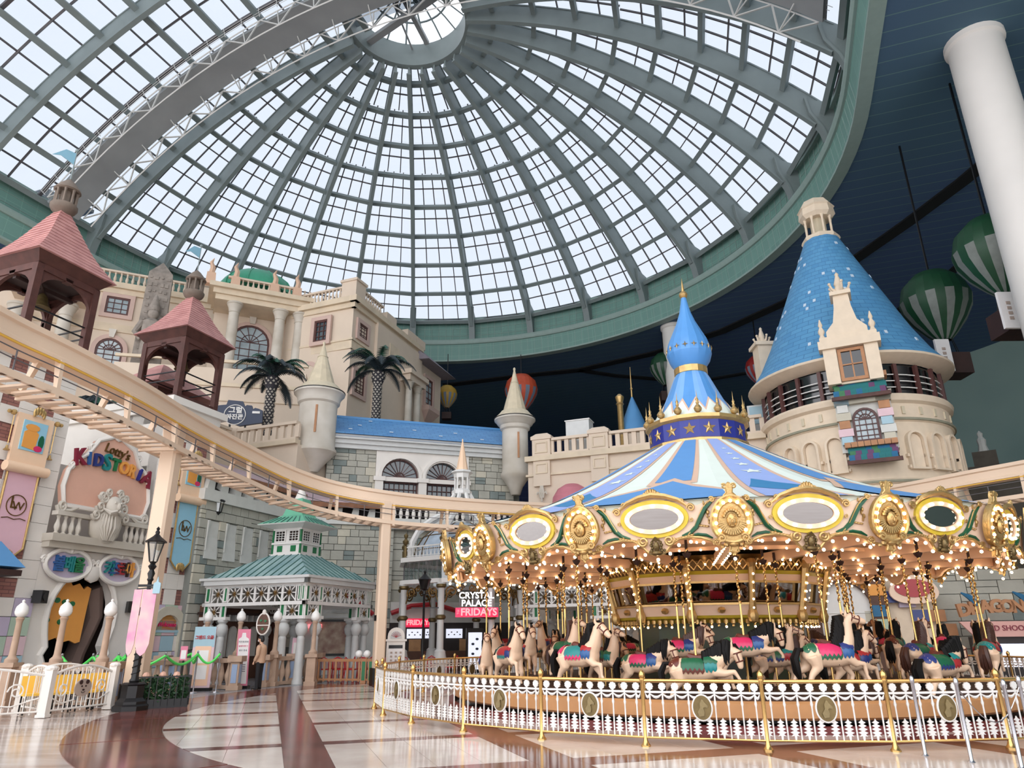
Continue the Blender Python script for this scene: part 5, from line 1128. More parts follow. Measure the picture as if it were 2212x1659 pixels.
for k in range(8): MB().prism([(.1 + .84 * k, 7.68), (.55 + .84 * k, 7.68), (.55 + .84 * k, 8.5), (.3 + .84 * k, 8.5)], -.1, .3).build('corbel', 'plaster_grey', sw, smooth=False)
sw2 = struct('wall_back', S2.o, S2.a, 'grey ashlar stone wall behind the gazebo and glass pavilion')
stone_wall(sw2, 0, 5.0, 1.2, 7.1, 0, (), 5); stone_wall(sw2, 5.0, 14.0, 3.3, 7.1, 0.3, (), 6, .45, .65, .8, 1.4)
MB().box(0, 17, .36, .9, 0, 7.3).box(0, 5.0, .06, .9, 0, 7.1).build('backing', 'mortar', sw2, smooth=False)
MB().box(-.1, 4.4, -.2, .3, 7.1, 7.5).box(4.4, 17, -.25, .5, 6.95, 7.5).build('ledge', 'plaster_grey', sw2, smooth=False)
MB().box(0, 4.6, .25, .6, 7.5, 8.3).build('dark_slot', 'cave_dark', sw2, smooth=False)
for k in range(5): MB().prism([(.2 + .84 * k, 7.5), (.6 + .84 * k, 7.5), (.6 + .84 * k, 8.3), (.4 + .84 * k, 8.3)], -.1, .3).build('corbel', 'plaster_grey', sw2, smooth=False)
bm2 = baluster('baluster', 'cream_white', .75, 1.3)
for k in range(30): obj('baluster', bm2, sw2, loc=(5.0 + .34 * k, .1, 7.5)) if k % 7 != 6 else None
MB().box(4.8, 17, -.05, .25, 8.25, 8.42).build('balcony_rail', 'cream_white', sw2, smooth=False)
for x in (4.75, 7.05, 9.45, 11.8): MB().box(x - .18, x + .18, -.08, .28, 7.5, 8.5).build('balcony_pier', 'cream_white', sw2, smooth=False)
MB().box(4.6, 17, .35, .5, 7.5, 8.3).build('shade_sheet', 'cave_dark', sw2, smooth=False)  # dark sheet paints the shade behind the balusters
# lilac-pink station roof over the slots
simple('lilac_roof', (184, 160, 166), .6, var=.12); simple('rust', (140, 96, 70), .8, var=.3)
st = thing('platform_roof', 'long pale lilac roof over the station platform beside the monorail', 'roof', S1.o, S1.a)
MB().add([(-.6, -.5, 8.55), (6.6, -.5, 8.55), (6.0, 2.4, 9.7), (-.6, 2.4, 9.7), (-.6, -.5, 8.45), (6.6, -.5, 8.45), (6.0, 2.4, 9.6), (-.6, 2.4, 9.6)], [(0, 1, 2, 3), (7, 6, 5, 4), (0, 4, 5, 1), (1, 5, 6, 2), (2, 6, 7, 3), (3, 7, 4, 0)]).build('roof_sheet', 'lilac_roof', st, smooth=False)
MB().box(-.6, 6.5, -.55, -.42, 8.3, 8.5).build('rusty_edge', 'rust', st, smooth=False)
st = thing('platform_roof', 'short pale lilac roof ending below the round white turret', 'roof', S2.o, S2.a)
MB().add([(-.4, -.5, 8.35), (4.7, -.5, 8.1), (4.7, 2.4, 9.0), (-.8, 2.4, 9.6), (-.4, -.5, 8.25), (4.7, -.5, 8.0), (4.7, 2.4, 8.9), (-.8, 2.4, 9.5)], [(0, 1, 2, 3), (7, 6, 5, 4), (0, 4, 5, 1), (1, 5, 6, 2), (2, 6, 7, 3), (3, 7, 4, 0)]).build('roof_sheet', 'lilac_roof', st, smooth=False)
MB().box(-.4, 4.7, -.55, -.42, 7.9, 8.15).build('rusty_edge', 'rust', st, smooth=False)
# ================================================================== blue roofed gallery between two turrets
PB = gy(722, 940, 40); BW = Wall(PB.x, PB.y, 18)
tiles('slate_blue', S(98, 154, 204), S(86, 142, 196), S(62, 112, 164), .55, .17, 'flat', .55, .012, axes='xz')
gal = thing('blue_roof_gallery', 'stone gallery with blue slate roof and two arched windows between white turrets', 'building', BW.o, BW.a)
a1 = archpoly(2.85, 5.05, 8.0, 10.5, 14); a2_ = archpoly(5.5, 7.55, 8.0, 10.5, 14)
MB().add(*plate([(2.5, 8), (8.1, 8), (8.1, 12.05), (2.5, 12.05)], [a1, a2_], -.12, .4)).build('arcade', 'cream_white', gal)
for c in (3.95, 6.525):
    MB().add(*plate(archpoly(c - 1.28, c + 1.28, 10.45, 10.5, 14), [archpoly(c - 1.1, c + 1.1, 10.2, 10.5, 14)], -.22, -.1)).build('arch_moulding', 'cream_white', gal)
    f = MB(); f.add(*plate(archpoly(c - 1.1, c + 1.1, 8, 10.5, 14), [archpoly(c - 1.02, c + 1.02, 10.55, 10.5, 14), [(c - 1.0, 8.0), (c + 1.0, 8.0), (c + 1.0, 10.2), (c - 1.0, 10.2)]], .12, .2))
    for a in range(18, 180, 18): f.bar((c, .14, 10.52), (c + 1.08 * cos(RD(a)), .14, 10.52 + 1.08 * sin(RD(a))), .035)
    f.tube([(c + .3 * cos(RD(a)), .14, 10.52 + .3 * sin(RD(a))) for a in range(0, 181, 20)], .03, 5)
    f.box(c - 1.1, c + 1.1, .08, .2, 10.15, 10.55)
    for k in range(-3, 4): f.box(c + k * .29 - .02, c + k * .29 + .02, .1, .16, 8, 10.2)
    for z in (8.6, 9.2, 9.8): f.box(c - 1.05, c + 1.05, .1, .16, z - .02, z + .02)
    f.build('window_frame', 'brown_frame', gal); MB().prism(archpoly(c - 1.1, c + 1.1, 8, 10.5, 14), .2, .22).build('pane', 'dark_pane', gal, smooth=False)
for x in (2.72, 5.28, 7.85): MB().box(x - .24, x + .24, -.25, .1, 8, 10.2).box(x - .34, x + .34, -.34, .12, 10.2, 10.45).build('pilaster', 'cream_white', gal, smooth=False)
stone_wall(gal, -.3, 2.5, 9.0, 12.05, 0, (), 21); stone_wall(gal, 8.1, 11.0, 9.0, 12.05, 0, (), 22)
MB().box(-1, 11.5, .4, 3.5, 0, 12.6).box(-.3, 2.5, .06, .5, 8, 12).box(8.1, 11, .06, .5, 8, 12).build('core', 'mortar', gal, smooth=False)
MB().prism([(-.3, 12.0), (11.1, 12.0), (11.1, 12.25), (-.3, 12.25)], -.28, .3).prism([(-.3, 12.25), (11.1, 12.25), (11.1, 12.5), (-.3, 12.5)], -.42, .3).prism([(-.3, 12.5), (11.1, 12.5), (11.1, 12.76), (-.3, 12.76)], -.6, .3).build('cornice', 'grey_white', gal, smooth=False)
rp = [(-.75, 12.74), (-.45, 12.95), (.1, 13.25), (.8, 13.7), (1.9, 14.45)]; b = MB(); vs = []
for y, z in rp: vs += [(-.3 + .1 * (y > .5), y, z), (11.1 - .1 * (y > .5), y, z)]
b.add(vs, [(2 * i, 2 * i + 1, 2 * i + 3, 2 * i + 2) for i in range(4)]); b.add([(x, y + .12, z - .12) for x, y, z in vs], [(2 * i, 2 * i + 2, 2 * i + 3, 2 * i + 1) for i in range(4)]); b.build('roof', 'slate_blue', gal)
MB().box(-.3, 11.1, 1.8, 2.05, 14.4, 14.55).build('ridge', 'blue_roof', gal, smooth=False)
fk = MB().box(-.11, .11, -.01, .01, -.06, .06).mesh('pale_slate', 'white_fleck', False)
for x, y, z in ((1.5, .75, 13.68), (4.8, .6, 13.58), (7.4, .65, 13.6), (3.3, -.1, 13.15), (6.3, -.15, 13.12), (8.9, -.2, 13.08), (.9, .0, 13.2), (2.2, 1.5, 14.2)): obj('pale_slate', fk, gal, loc=(x, y - .03, z + .04), rot=(RD(-55), 0, 0))
def turret(x, y, zt, zb, zbot, rb, rbody, lab, tip):
    t = thing('round_turret', lab, 'turret', (x, y, 0)); H = zt - zb
    MB().lathe([(.25, zbot), (.3, zbot + .05), (rbody * .55, zbot + (zb - zbot) * .1), (rbody * .95, zbot + (zb - zbot) * .2), (rbody * 1.12, zbot + (zb - zbot) * .24), (rbody * 1.12, zbot + (zb - zbot) * .27), (rbody * 1.02, zbot + (zb - zbot) * .3), (rbody, zbot + (zb - zbot) * .45), (rbody, zb - .75)], 28).build('body', 'turret_white', t)
    MB().lathe([(rbody, zb - .75), (rbody + .12, zb - .65), (rbody + .15, zb - .45), (rb - .2, zb - .35), (rb - .08, zb - .15), (rb, zb - .1), (rb, zb)], 28).build('collar', 'turret_white', t)
    MB().lathe([(rb + .02, zb), (rb + .02, zb + .05), (rb - .1, zb + .07)], 28).build('gutter', 'black_metal', t)
    MB().lathe([(rb, zb + .05), (rb * .82, zb + .28), (rb * .68, zb + .5), (rb * .58, zb + .55), (rb * .2, zb + (H - .5) * .8), (rb * .22, zb + (H - .5) * .81), (rb * .18, zb + (H - .5) * .83), (.06, zt - .25), (.08, zt - .18), (.08, zt - .08), (0, zt)], 14).build('cone_roof', 'turret_cone', t, ang=20)
    d = V((0, -1, 0)); MB().box(-.06 + .2, .06 + .2, -rbody - .03, -rbody + .1, zb - 2.6, zb - 1.0).build('slit_window', 'wood_tan', t, smooth=False)
turret(-11.25, 39.2, 18.4, 15.07, 10.4, 1.45, 1.07, 'round white turret with pale cone roof, left of the blue slate roof', 0)
turret(.16, 42.4, 17.85, 14.34, 9.6, 1.28, .8, 'round white turret with pale cone roof, right of the blue slate roof', 0)
# ================================================================== cream terraces
def slot_balustrade(parent, x0, x1, zb, zt, m='beige', step=.42, y=0.):
    n = max(1, int((x1 - x0) / step)); st_ = (x1 - x0) / n
    MB().box(x0, x1, y - .18, y + .18, zt - .16, zt).build('top_rail', m, parent, smooth=False); MB().box(x0, x1, y - .14, y + .14, zb, zb + .14).build('bottom_rail', m, parent, smooth=False)
    me = MB().box(-st_ * .27, st_ * .27, -.08, .08, zb + .14, zt - .16).mesh('upright', m, False)
    for k in range(n + 1): obj('upright', me, parent, loc=(x0 + st_ * k, y, 0))
PT = gy(510, 935, 39.5); TL = Wall(PT.x, PT.y, -22)
tl = thing('terrace', 'cream terrace with slotted parapet left of the round turret', 'terrace', TL.o, TL.a)
MB().box(0, 4.5, 0, 8, 0, 11.7).build('mass', 'beige', tl, smooth=False); MB().box(-.1, 4.5, -.25, .2, 11.7, 11.95).build('moulding', 'beige_trim', tl, smooth=False)
slot_balustrade(tl, .2, 4.4, 11.95, 13.0, step=.5)
MB().box(-.2, .2, -.2, .2, 11.9, 13.05).build('corner_pier', 'beige', tl, smooth=False)
tl2 = thing('terrace', 'cream terrace wing with slotted parapet behind the right bell pavilion', 'terrace', TL.o, RD(70) + pi)
MB().box(0, 7, -6, 0.0, 0, 11.7).build('mass', 'beige', tl2, smooth=False)
o_ = MB(); slot_balustrade(tl2, .4, 6, 11.95, 13.0, step=.55, y=-.1)
PR = gy(1150, 948, 40); TR_ = Wall(PR.x, PR.y, -22)
tr = thing('terrace', 'cream terrace wall with slotted parapet leading to the blue cone tower', 'terrace', TR_.o, TR_.a)
MB().box(-.3, 12.8, 0, 4.5, 0, 11.3).build('mass', 'beige', tr, smooth=False); MB().box(-.4, 12.8, -.3, .2, 11.05, 11.35).box(-.4, 12.8, -.12, .2, 10.2, 10.32).build('moulding', 'beige_trim', tr, smooth=False)
prs = [.6, 4.0, 7.5, 11.0]; 
for q, x in enumerate(prs):
    MB().box(x - .55, x + .55, -.22, .25, 11.35, 12.3).box(x - .62, x + .62, -.28, .3, 12.3, 12.5).add([(x - .6, -.26, 12.5), (x + .6, -.26, 12.5), (x + .6, .28, 12.5), (x - .6, .28, 12.5), (x - .35, -.1, 12.68), (x + .35, -.1, 12.68), (x + .35, .12, 12.68), (x - .35, .12, 12.68)], [(0, 1, 5, 4), (1, 2, 6, 5), (2, 3, 7, 6), (3, 0, 4, 7), (4, 5, 6, 7)]).build('pier', 'beige', tr, smooth=False)
    MB().add(*plate([(x - .38, 11.5), (x + .38, 11.5), (x + .38, 12.15), (x - .38, 12.15)], [[(x - .3, 11.58), (x + .3, 11.58), (x + .3, 12.07), (x - .3, 12.07)]], -.27, -.2)).build('pier_panel', 'beige_trim', tr)
    MB().box(x - .5, x + .5, -.2, .05, 9.6, 11.05).build('pier_lower', 'beige', tr, smooth=False); MB().add(*plate([(x - .36, 10.3), (x + .36, 10.3), (x + .36, 10.9), (x - .36, 10.9)], [[(x - .28, 10.38), (x + .28, 10.38), (x + .28, 10.82), (x - .28, 10.82)]], -.25, -.19)).build('pier_panel', 'beige_trim', tr)
    if q < 3: slot_balustrade(tr, x + .6, prs[q + 1] - .6, 11.35, 12.35, step=.42)
b = MB()
for s in (-1, 1): b.tube([(.6, -.25, 9.3), (.6 + s * .1, -.25, 9.15), (.6 + s * .25, -.25, 9.25), (.6 + s * .3, -.25, 9.1)], .045, 6); b.tube([(.6 + s * .05, -.25, 9.6), (.6 + s * .12, -.25, 9.2), (.6 + s * .08, -.25, 8.9)], .05, 6)
b.bar((.35, -.25, 9.2), (.85, -.25, 9.2), .06); b.tube([(.6, -.25, 9.6), (.6, -.25, 8.7)], .05, 6); b.build('fleur_ornament', 'turret_white', tr)
slot_balustrade(tr, 11.7, 12.7, 11.35, 12.35, step=.42)
t = thing('equipment_box', 'white metal equipment box standing behind the right terrace parapet', 'box', TR_.w(2.6, .9, 12.4), TR_.a); MB().box(-.7, .7, -.4, .5, -1.0, 1.0).build('casing', 'grey_white', t, smooth=False); MB().box(-.75, .75, -.45, .55, 1.0, 1.06).build('lid', 'white_paint', t, smooth=False)
t = thing('equipment_box', 'pale blue cabinet behind the parapet right of the onion spire', 'box', TR_.w(12.6, 1.2, 12.4), TR_.a); MB().box(-.6, .6, -.4, .5, -1.0, .75).build('casing', 'grey_white', t, smooth=False); MB().box(-.5, .5, -.45, -.4, -.3, .65).build('door', 'pastel_blue', t, smooth=False)
simple('awning_pink', (196, 120, 132), .7, var=.1)
t = thing('awning', 'pink domed window awning on the cream wall beside the carousel canopy', 'awning', TR_.w(2.3, 0, 8.4), TR_.a)
b = MB(); b.lathe([(1.15, 0), (1.08, .45), (.8, .9), (.4, 1.15), (0, 1.22)], 14, a0=pi, a1=2 * pi); b.build('cloth', 'awning_pink', t, ang=15); MB().tube([(1.16 * cos(RD(a)), 1.16 * sin(RD(a)), 0) for a in range(180, 361, 15)], .03, 5).build('hoop', 'white_paint', t)
# small far blue spire with gilt pole
c = gy(1368, 900, 46); t = thing('small_spire', 'small pointed blue spire with a gilt pole behind the right terrace', 'spire', (c.x, c.y, 0)); MB().lathe([(1.0, c.z - 1.2), (.75, c.z - .4), (.45, c.z + .4), (.1, c.z + 1.3), (0, c.z + 1.5)], 12).build('cone', 'blue_roof', t); MB().tube([(0, 0, c.z + 1.3), (0, 0, c.z + 2.3), (0, 0, c.z + 3.6)], [.06, .05, .015], 6).ball((0, 0, c.z + 2.0), .1, 6).build('pole', 'gold', t); MB().lathe([(.75, 0), (.75, c.z - 1.2)], 12).build('shaft', 'beige', t)
MB().lathe([(.2, 0), (.2, c.z + .6), (.28, c.z + .7), (.2, c.z + .8), (.26, c.z + 1.0), (.3, c.z + 1.2), (.1, c.z + 1.4)], 10, (-.95, -.6, 0)).build('gilt_post', 'gold', t)
# ================================================================== palace
pal = thing('palace', 'cream classical palace with columned portico, balustrades and green dome', 'palace', (0, 0, 0))
RC = gy(765, 655, 48); RL = gz(655, 677, RC.z); RF = Wall(RL.x, RL.y, math.degrees(atan2(RC.y - RL.y, RC.x - RL.x))); RSd = Wall(RC.x, RC.y, 70.5)
PO = gy(641, 660, 49.6); PW_ = Wall(PO.x, PO.y, 25); LWp = gy(449, 650, 50.6); LW = Wall(LWp.x, LWp.y, 25)
ZP = RC.z; LRF = (RC - RL).length
def wpart(W): 
    class Q: pass
    return MX.Translation(W.o) @ MX.Rotation(W.a, 4, 'Z')
class At:   # build helper: run builders in a wall's frame but parented to a pivot part
    pass
def pivot(name, W, x0, x1, z0, z1, th=.5, m='beige'):
    return obj(name, MB().box(x0, x1, 0, th, z0, z1).mesh(name, m, False), pal, loc=W.o, rz=W.a)
def rect(W, u0, v0, u1, v1):
    x0, z1 = W.uv(u0, v0); x1, z0 = W.uv(u1, v1); return x0, x1, z0, z1
# right front wing
f = pivot('front_wing', RF, -1.0, LRF, 8, ZP + .1, 6)
x0, x1, z0, z1 = rect(RF, 686, 698, 710, 738); window(f, x0, x1, z0, z1, -.16, 3, 4, depth=.22, pane='dark_pane')
zb = RF.uv(700, 755)[1]; MB().box(-1, LRF + .12, -.12, .1, zb - .3, zb + .35).box(-1, LRF + .2, -.2, .1, zb + .35, zb + .5).build('string_course', 'beige_trim', f, smooth=False)
MB().box(-1, LRF + .25, -.25, .1, ZP - .4, ZP).box(-1, LRF + .5, -.5, .1, ZP, ZP + .45).build('cornice', 'beige_trim', f, smooth=False)
bm3 = baluster('baluster', 'beige', .85, 1.3)
for k in range(12): obj('baluster', bm3, f, loc=(.4 + .33 * k, -.1, ZP + .5))
MB().box(-.2, LRF - .8, -.25, .05, ZP + 1.35, ZP + 1.5).build('parapet_rail', 'beige', f, smooth=False); MB().box(LRF - 1.0, LRF + .3, -.3, 1.0, ZP + .45, ZP + 1.75).box(LRF - 1.1, LRF + .4, -.4, 1.1, ZP + 1.75, ZP + 1.95).build('parapet_pier', 'beige', f, smooth=False)
xw = RF.uv(672, 800)[0]; zz = RF.uv(672, 860)[1]; window(f, xw - .9, xw + .5, zz, RF.uv(672, 790)[1], 0, 3, 5, arch=True)
# right side wing (receding)
sx = RSd.uv(905, 765)[0]; s = pivot('side_wing', RSd, 0, sx, 8, ZP + .1, 6)
x0, x1, z0, z1 = rect(RSd, 774, 697, 790, 738); window(s, x0, x1, z0, z1, 0, 3, 4)
x0, x1, z0, z1 = rect(RSd, 764, 800, 782, 858); window(s, x0, x1, z0, z1, 0, 3, 6)
x0, x1, z0, z1 = rect(RSd, 876, 775, 889, 805); window(s, x0, x1, z0, z1, 0, 2, 3)
x0, x1, z0, z1 = rect(RSd, 876, 848, 886, 905); window(s, x0, x1, z0, z1, 0, 2, 5, arch=True)
MB().box(-.12, sx, -.12, .1, zb - .3, zb + .35).box(-.2, 2.6, -.2, .1, zb + .35, zb + .5).build('string_course', 'beige_trim', s, smooth=False)
MB().box(-.25, sx, -.25, .1, ZP - .4, ZP).box(-.5, sx, -.5, .1, ZP, ZP + .45).build('cornice', 'beige_trim', s, smooth=False)
for k in range(8): obj('baluster', bm3, s, loc=(1.2 + .35 * k, -.1, ZP + .5))
MB().box(.9, 4.0, -.25, .05, ZP + 1.35, ZP + 1.5).build('parapet_rail', 'beige', s, smooth=False)
for x in (4.4, 8.0, sx - 1.0): MB().box(x, x + 1.6, -.3, .8, ZP + .45, ZP + 1.2).build('parapet_pier', 'beige', s, smooth=False)
xs = RSd.uv(803, 800)[0]; MB().box(xs, sx, -.35, .1, 8, ZP - .3).build('projecting_bay', 'beige', s, smooth=False)
x0, x1, z0, z1 = rect(RSd, 834, 742, 852, 800); MB().box(x0, x1, -.4, -.3, z0, z1).build('shallow_recess', 'beige_trim', s, smooth=False)
zc_ = RSd.uv(866, 830)[1]; xc = RSd.uv(862, 850)[0]
cmh = column_mesh(.3, zc_ - 14.0).mesh('side_column', 'turret_white')
for dx in (0, 1.5): obj('side_column', cmh, s, loc=(xc + dx, -.9, 14.0))
MB().box(xc - .6, xc + 2.2, -1.3, -.2, zc_, zc_ + .5).box(xc - .8, xc + 2.4, -1.5, -.2, zc_ + .5, zc_ + .9).build('column_hood', 'beige', s, smooth=False)
# statue in the niche between palm and columns
stt = thing('statue', 'bronze coloured standing figure statue with raised arm on the palace side wall', 'statue', RSd.w(RSd.uv(846, 860)[0], -1.0, 14.2), RSd.a)
MB().box(-.4, .4, -.3, .4, -.6, .1).build('plinth', 'beige', stt, smooth=False)
b = MB(); b.tube([(.06, 0, .1), (.1, 0, .9), (0, 0, 1.5), (.04, 0, 2.1), (0, 0, 2.5)], [.16, .24, .27, .2, .26], 10); b.tube([(0, 0, 2.5), (.02, 0, 2.75)], [.12, .09], 8); b.ball((.03, -.02, 2.92), .17, 10, sz=1.2); b.tube([(.22, 0, 2.45), (.42, -.1, 2.1), (.3, -.25, 2.3)], [.09, .07, .05], 8); b.tube([(-.22, 0, 2.45), (-.4, 0, 2.8), (-.2, 0, 3.2)], [.09, .07, .05], 8); b.tube([(-.12, 0, .1), (-.1, 0, .8), (-.02, 0, 1.4)], [.14, .2, .24], 8); b.build('figure', 'statue_tan', stt)
# annex with overhanging roof at the far right end
an = Wall(*RSd.w(sx, .0).xy, 70.5); g = pivot('annex', an, -.3, 4.6, 8, RSd.uv(920, 790)[1], 5); za = RSd.uv(920, 790)[1]
MB().add([(-.6, -1.3, za - .2), (5.2, -1.3, za - .2), (5.2, 5, za + .2), (-.6, 5, za + .2), (-.6, .9, za + 1.9), (4.2, .9, za + 1.9), (4.2, 4, za + 1.9), (-.6, 4, za + 1.9)], [(3, 2, 1, 0), (0, 1, 5, 4), (1, 2, 6, 5), (2, 3, 7, 6), (3, 0, 4, 7), (4, 5, 6, 7)]).build('annex_roof', 'lilac_grey', g, smooth=False)
window(g, 1.3, 2.7, za - 3.6, za - 1.2, 0, 2, 4); MB().box(.9, 3.1, -.7, .1, za - 4.3, za - 3.9).add([(.9, -.7, za - 4.3), (3.1, -.7, za - 4.3), (2.5, 0, za - 5.2), (1.5, 0, za - 5.2), (.9, 0, za - 4.3), (3.1, 0, za - 4.3)], [(0, 1, 2, 3), (0, 3, 4), (1, 5, 2)]).build('oriel_base', 'pinkish_trim', g, smooth=False)
b = MB()
for k in range(6): b.box(.2 + .75 * k, .5 + .75 * k, -.5, .1, za - 7.4 - .12 * k, za - 7.0 - .12 * k)
b.box(-.3, 4.6, -.4, .1, za - 7.6, za - 7.3); b.build('bracket_course', 'wood_dark', g, smooth=False)
# portico
zE0 = PW_.uv(560, 655)[1]; xa = PW_.uv(478, 640)[0]; zE1 = PW_.uv(641, 655)[1]; zb_ = PW_.uv(600, 870)[1]
p_ = pivot('portico', PW_, xa - .3, .6, 8, zE1, .6); p_.location = PW_.w(0, 2.2, 0)
MB().box(xa - .4, .8, -2.6, .3, zE1 - .9, zE1 - .5).box(xa - .6, 1.0, -2.8, .3, zE1 - .5, zE1 - .1).box(xa - .9, 1.3, -3.1, .3, zE1 - .1, zE1 + .25).build('entablature', 'beige_trim', p_, smooth=False)
for k in range(16): obj('baluster', bm3, p_, loc=(xa + .6 + .38 * k, -2.3, zE1 + .25))
MB().box(xa + .3, -.2, -2.45, -2.15, zE1 + 1.05, zE1 + 1.2).build('parapet_rail', 'beige', p_, smooth=False)
hcol = zE1 - .9 - 15.5; cmp = column_mesh(.42, hcol, 16).mesh('portico_column', 'turret_white')
for u, v in ((497, 740), (597, 760), (640, 770)):
    x = PW_.uv(u, v)[0]; obj('portico_column', cmp, p_, loc=(x, -2.2, 15.5))
MB().box(xa - .6, 1.0, -2.9, .0, 14.9, 15.5).build('column_base', 'beige', p_, smooth=False)
W2 = Wall(*PW_.w(0, 2.2).xy, 25); x0, z1 = W2.uv(497, 740); x1, z0 = W2.uv(575, 800); zt_ = W2.uv(540, 704)[1]
window(p_, x0, x1, z0 - .8, zt_, 0, 4, 5, arch=True, w=.13); MB().prism([((x0 + x1) / 2 - .18, zt_ + .1), ((x0 + x1) / 2 + .18, zt_ + .1), ((x0 + x1) / 2 + .28, zt_ + .9), ((x0 + x1) / 2 - .28, zt_ + .9)], -.3, 0).build('keystone', 'turret_white', p_)
for k in range(9): obj('baluster', bm3, p_, loc=(x0 - .3 + .34 * k, -.6, z0 - 1.7))
MB().box(x0 - .6, x1 + .6, -.75, -.4, z0 - .85, z0 - .7).box(x0 - .6, x1 + .6, -.8, .1, z0 - 1.95, z0 - 1.7).build('window_balcony', 'beige', p_, smooth=False)
for u, v in ((455, 605), (508, 612), (592, 625), (640, 640)):
    x = PW_.uv(u, v)[0]; b = MB(); b.prism([(x - .35, zE1 + .2), (x + .35, zE1 + .2), (x + .3, zE1 + 1.1), (x - .3, zE1 + 1.1)], -2.7, -2.1); b.tube([(x, -2.4, zE1 + 1.1), (x + .05, -2.4, zE1 + 1.6), (x - .1, -2.4, zE1 + 2.0), (x + .05, -2.4, zE1 + 2.4)], [.25, .2, .14, .02], 6); b.build('acroterion', 'pink_stone', p_)
dcx, dcz = W2.uv(556, 640); simple('dome_green', (70, 160, 128), .45, var=.1)
b = MB(); b.lathe([(3.0, 0), (2.95, .5), (2.6, 1.1), (1.9, 1.7), (1.0, 2.05), (0, 2.15)], 24, (dcx, 1.2, zE1 + 1.4)); b.build('green_dome', 'dome_green', p_, ang=60)
b = MB()
for k in range(10): b.tube([((r + .03) * cos(k * pi / 5) + dcx, (r + .03) * sin(k * pi / 5) + 1.2, zE1 + 1.4 + z) for r, z in ((3.0, 0), (2.95, .5), (2.6, 1.1), (1.9, 1.7), (1.0, 2.05))], .05, 4)
b.build('dome_rib', 'dome_green', p_)
# left wing
xl = LW.uv(150, 640)[0]; zL = LW.uv(300, 628)[1]; l_ = pivot('left_wing', LW, xl - 12, 1.0, 8, zL, 4)
MB().box(xl - 12, 1.0, -.2, .1, zL - .6, zL - .2).box(xl - 12, 1.0, -.45, .1, zL - .2, zL + .25).build('cornice', 'beige_trim', l_, smooth=False)
zz = LW.uv(240, 708)[1]; MB().box(xl - 12, 1.0, -.12, .1, zz - .3, zz + .3).build('string_course', 'beige_trim', l_, smooth=False)
x0, x1, z0, z1 = rect(LW, 232, 640, 276, 684); window(l_, x0, x1, z0, z1, 0, 3, 3)
x0, z1 = LW.uv(211, 728); x1, z0 = LW.uv(258, 800); window(l_, x0, x1, z0, z1, 0, 3, 4, arch=True); MB().prism([((x0 + x1) / 2 - .15, z1 + .05), ((x0 + x1) / 2 + .15, z1 + .05), ((x0 + x1) / 2 + .25, z1 + .7), ((x0 + x1) / 2 - .25, z1 + .7)], -.3, 0).build('keystone', 'turret_white', l_)
xx = LW.uv(222, 620)[0]
for k in range(22): obj('baluster', bm3, l_, loc=(xx - .5 + .4 * k, -.15, zL + .25))
MB().box(xx - 6, 1.0, -.3, 0, zL + 1.1, zL + 1.25).build('parapet_rail', 'beige', l_, smooth=False)
for u in (335, 450): x = LW.uv(u, 640)[0]; MB().box(x - .6, x + .6, -.3, .2, zL + .25, zL + 1.5).build('parapet_pier', 'beige', l_, smooth=False)
for u in (40, 145): # fluted columns glimpsed through the left pavilion
    x, z = LW.uv(u, 700); obj('wing_column', column_mesh(.5, 7.0).mesh('wing_column', 'turret_white'), l_, loc=(x, -1.2, z - 6.0))
MB().box(LW.uv(20, 690)[0], LW.uv(190, 690)[0], -2.0, .1, LW.uv(100, 655)[1], LW.uv(100, 640)[1]).build('wing_hood', 'beige', l_, smooth=False)
# lower palace base behind the terrace
gb_ = Wall(*gy(640, 870, 46.8).xy, 12); g2 = pivot('base_storey', gb_, -12, .5, 0, gb_.uv(560, 800)[1], 5); zq = gb_.uv(560, 835)[1]
MB().box(-12, .6, -.12, .1, zq - .15, zq + .1).box(-12, .6, -.1, .1, zq - 1.2, zq - 1.15).box(-12, .6, -.1, .1, zq + 1.6, zq + 1.8).build('string_course', 'beige_trim', g2, smooth=False)
# obelisk with relief statue
oc = gy(330, 700, 46.0); hp = gy(328, 568, 46.0).z; ob = thing('obelisk', 'grey carved obelisk with a relief figure in front of the palace wing', 'obelisk', (oc.x, oc.y, 0), RD(25))
MB().add([(-1.15, -.6, 8), (1.15, -.6, 8), (1.15, .6, 8), (-1.15, .6, 8), (-.78, -.5, hp - 1.1), (.78, -.5, hp - 1.1), (.78, .5, hp - 1.1), (-.78, .5, hp - 1.1), (0, 0, hp)], [(0, 1, 5, 4), (1, 2, 6, 5), (2, 3, 7, 6), (3, 0, 4, 7), (4, 5, 8), (5, 6, 8), (6, 7, 8), (7, 4, 8)]).build('shaft', 'stone_carved', ob, smooth=False)
r_ = random.Random(4); b = MB()
for k in range(46):
    z = hp - 1.5 - (k // 4) * .55; x = -.55 + .36 * (k % 4) + r_.uniform(-.05, .05); b.box(x - r_.uniform(.05, .14), x + r_.uniform(.05, .14), -.56 - .1 * (hp - z) / (hp - 8), -.4, z - r_.uniform(.06, .2), z + r_.uniform(.04, .12))
b.build('glyph_relief', 'stone_carved', ob, smooth=False)
zf = gy(328, 690, 46).z; b = MB(); b.ball((0, -1.0, zf), .36, 12, sz=1.2); b.lathe([(.34, .2), (.36, .5), (.2, 1.1), (.1, 1.4), (0, 1.5)], 10, (0, -1.0, zf)); b.tube([(0, -.9, zf - 3.2), (0, -.95, zf - 2.2), (0, -.9, zf - 1.2), (0, -.85, zf - .6), (0, -.95, zf - .3)], [.55, .5, .62, .6, .2], 12)
for sgn_ in (-1, 1): b.tube([(sgn_ * .6, -.9, zf - .7), (sgn_ * .95, -.95, zf - 1.5), (sgn_ * .5, -1.2, zf - 2.1)], [.24, .2, .15], 8)
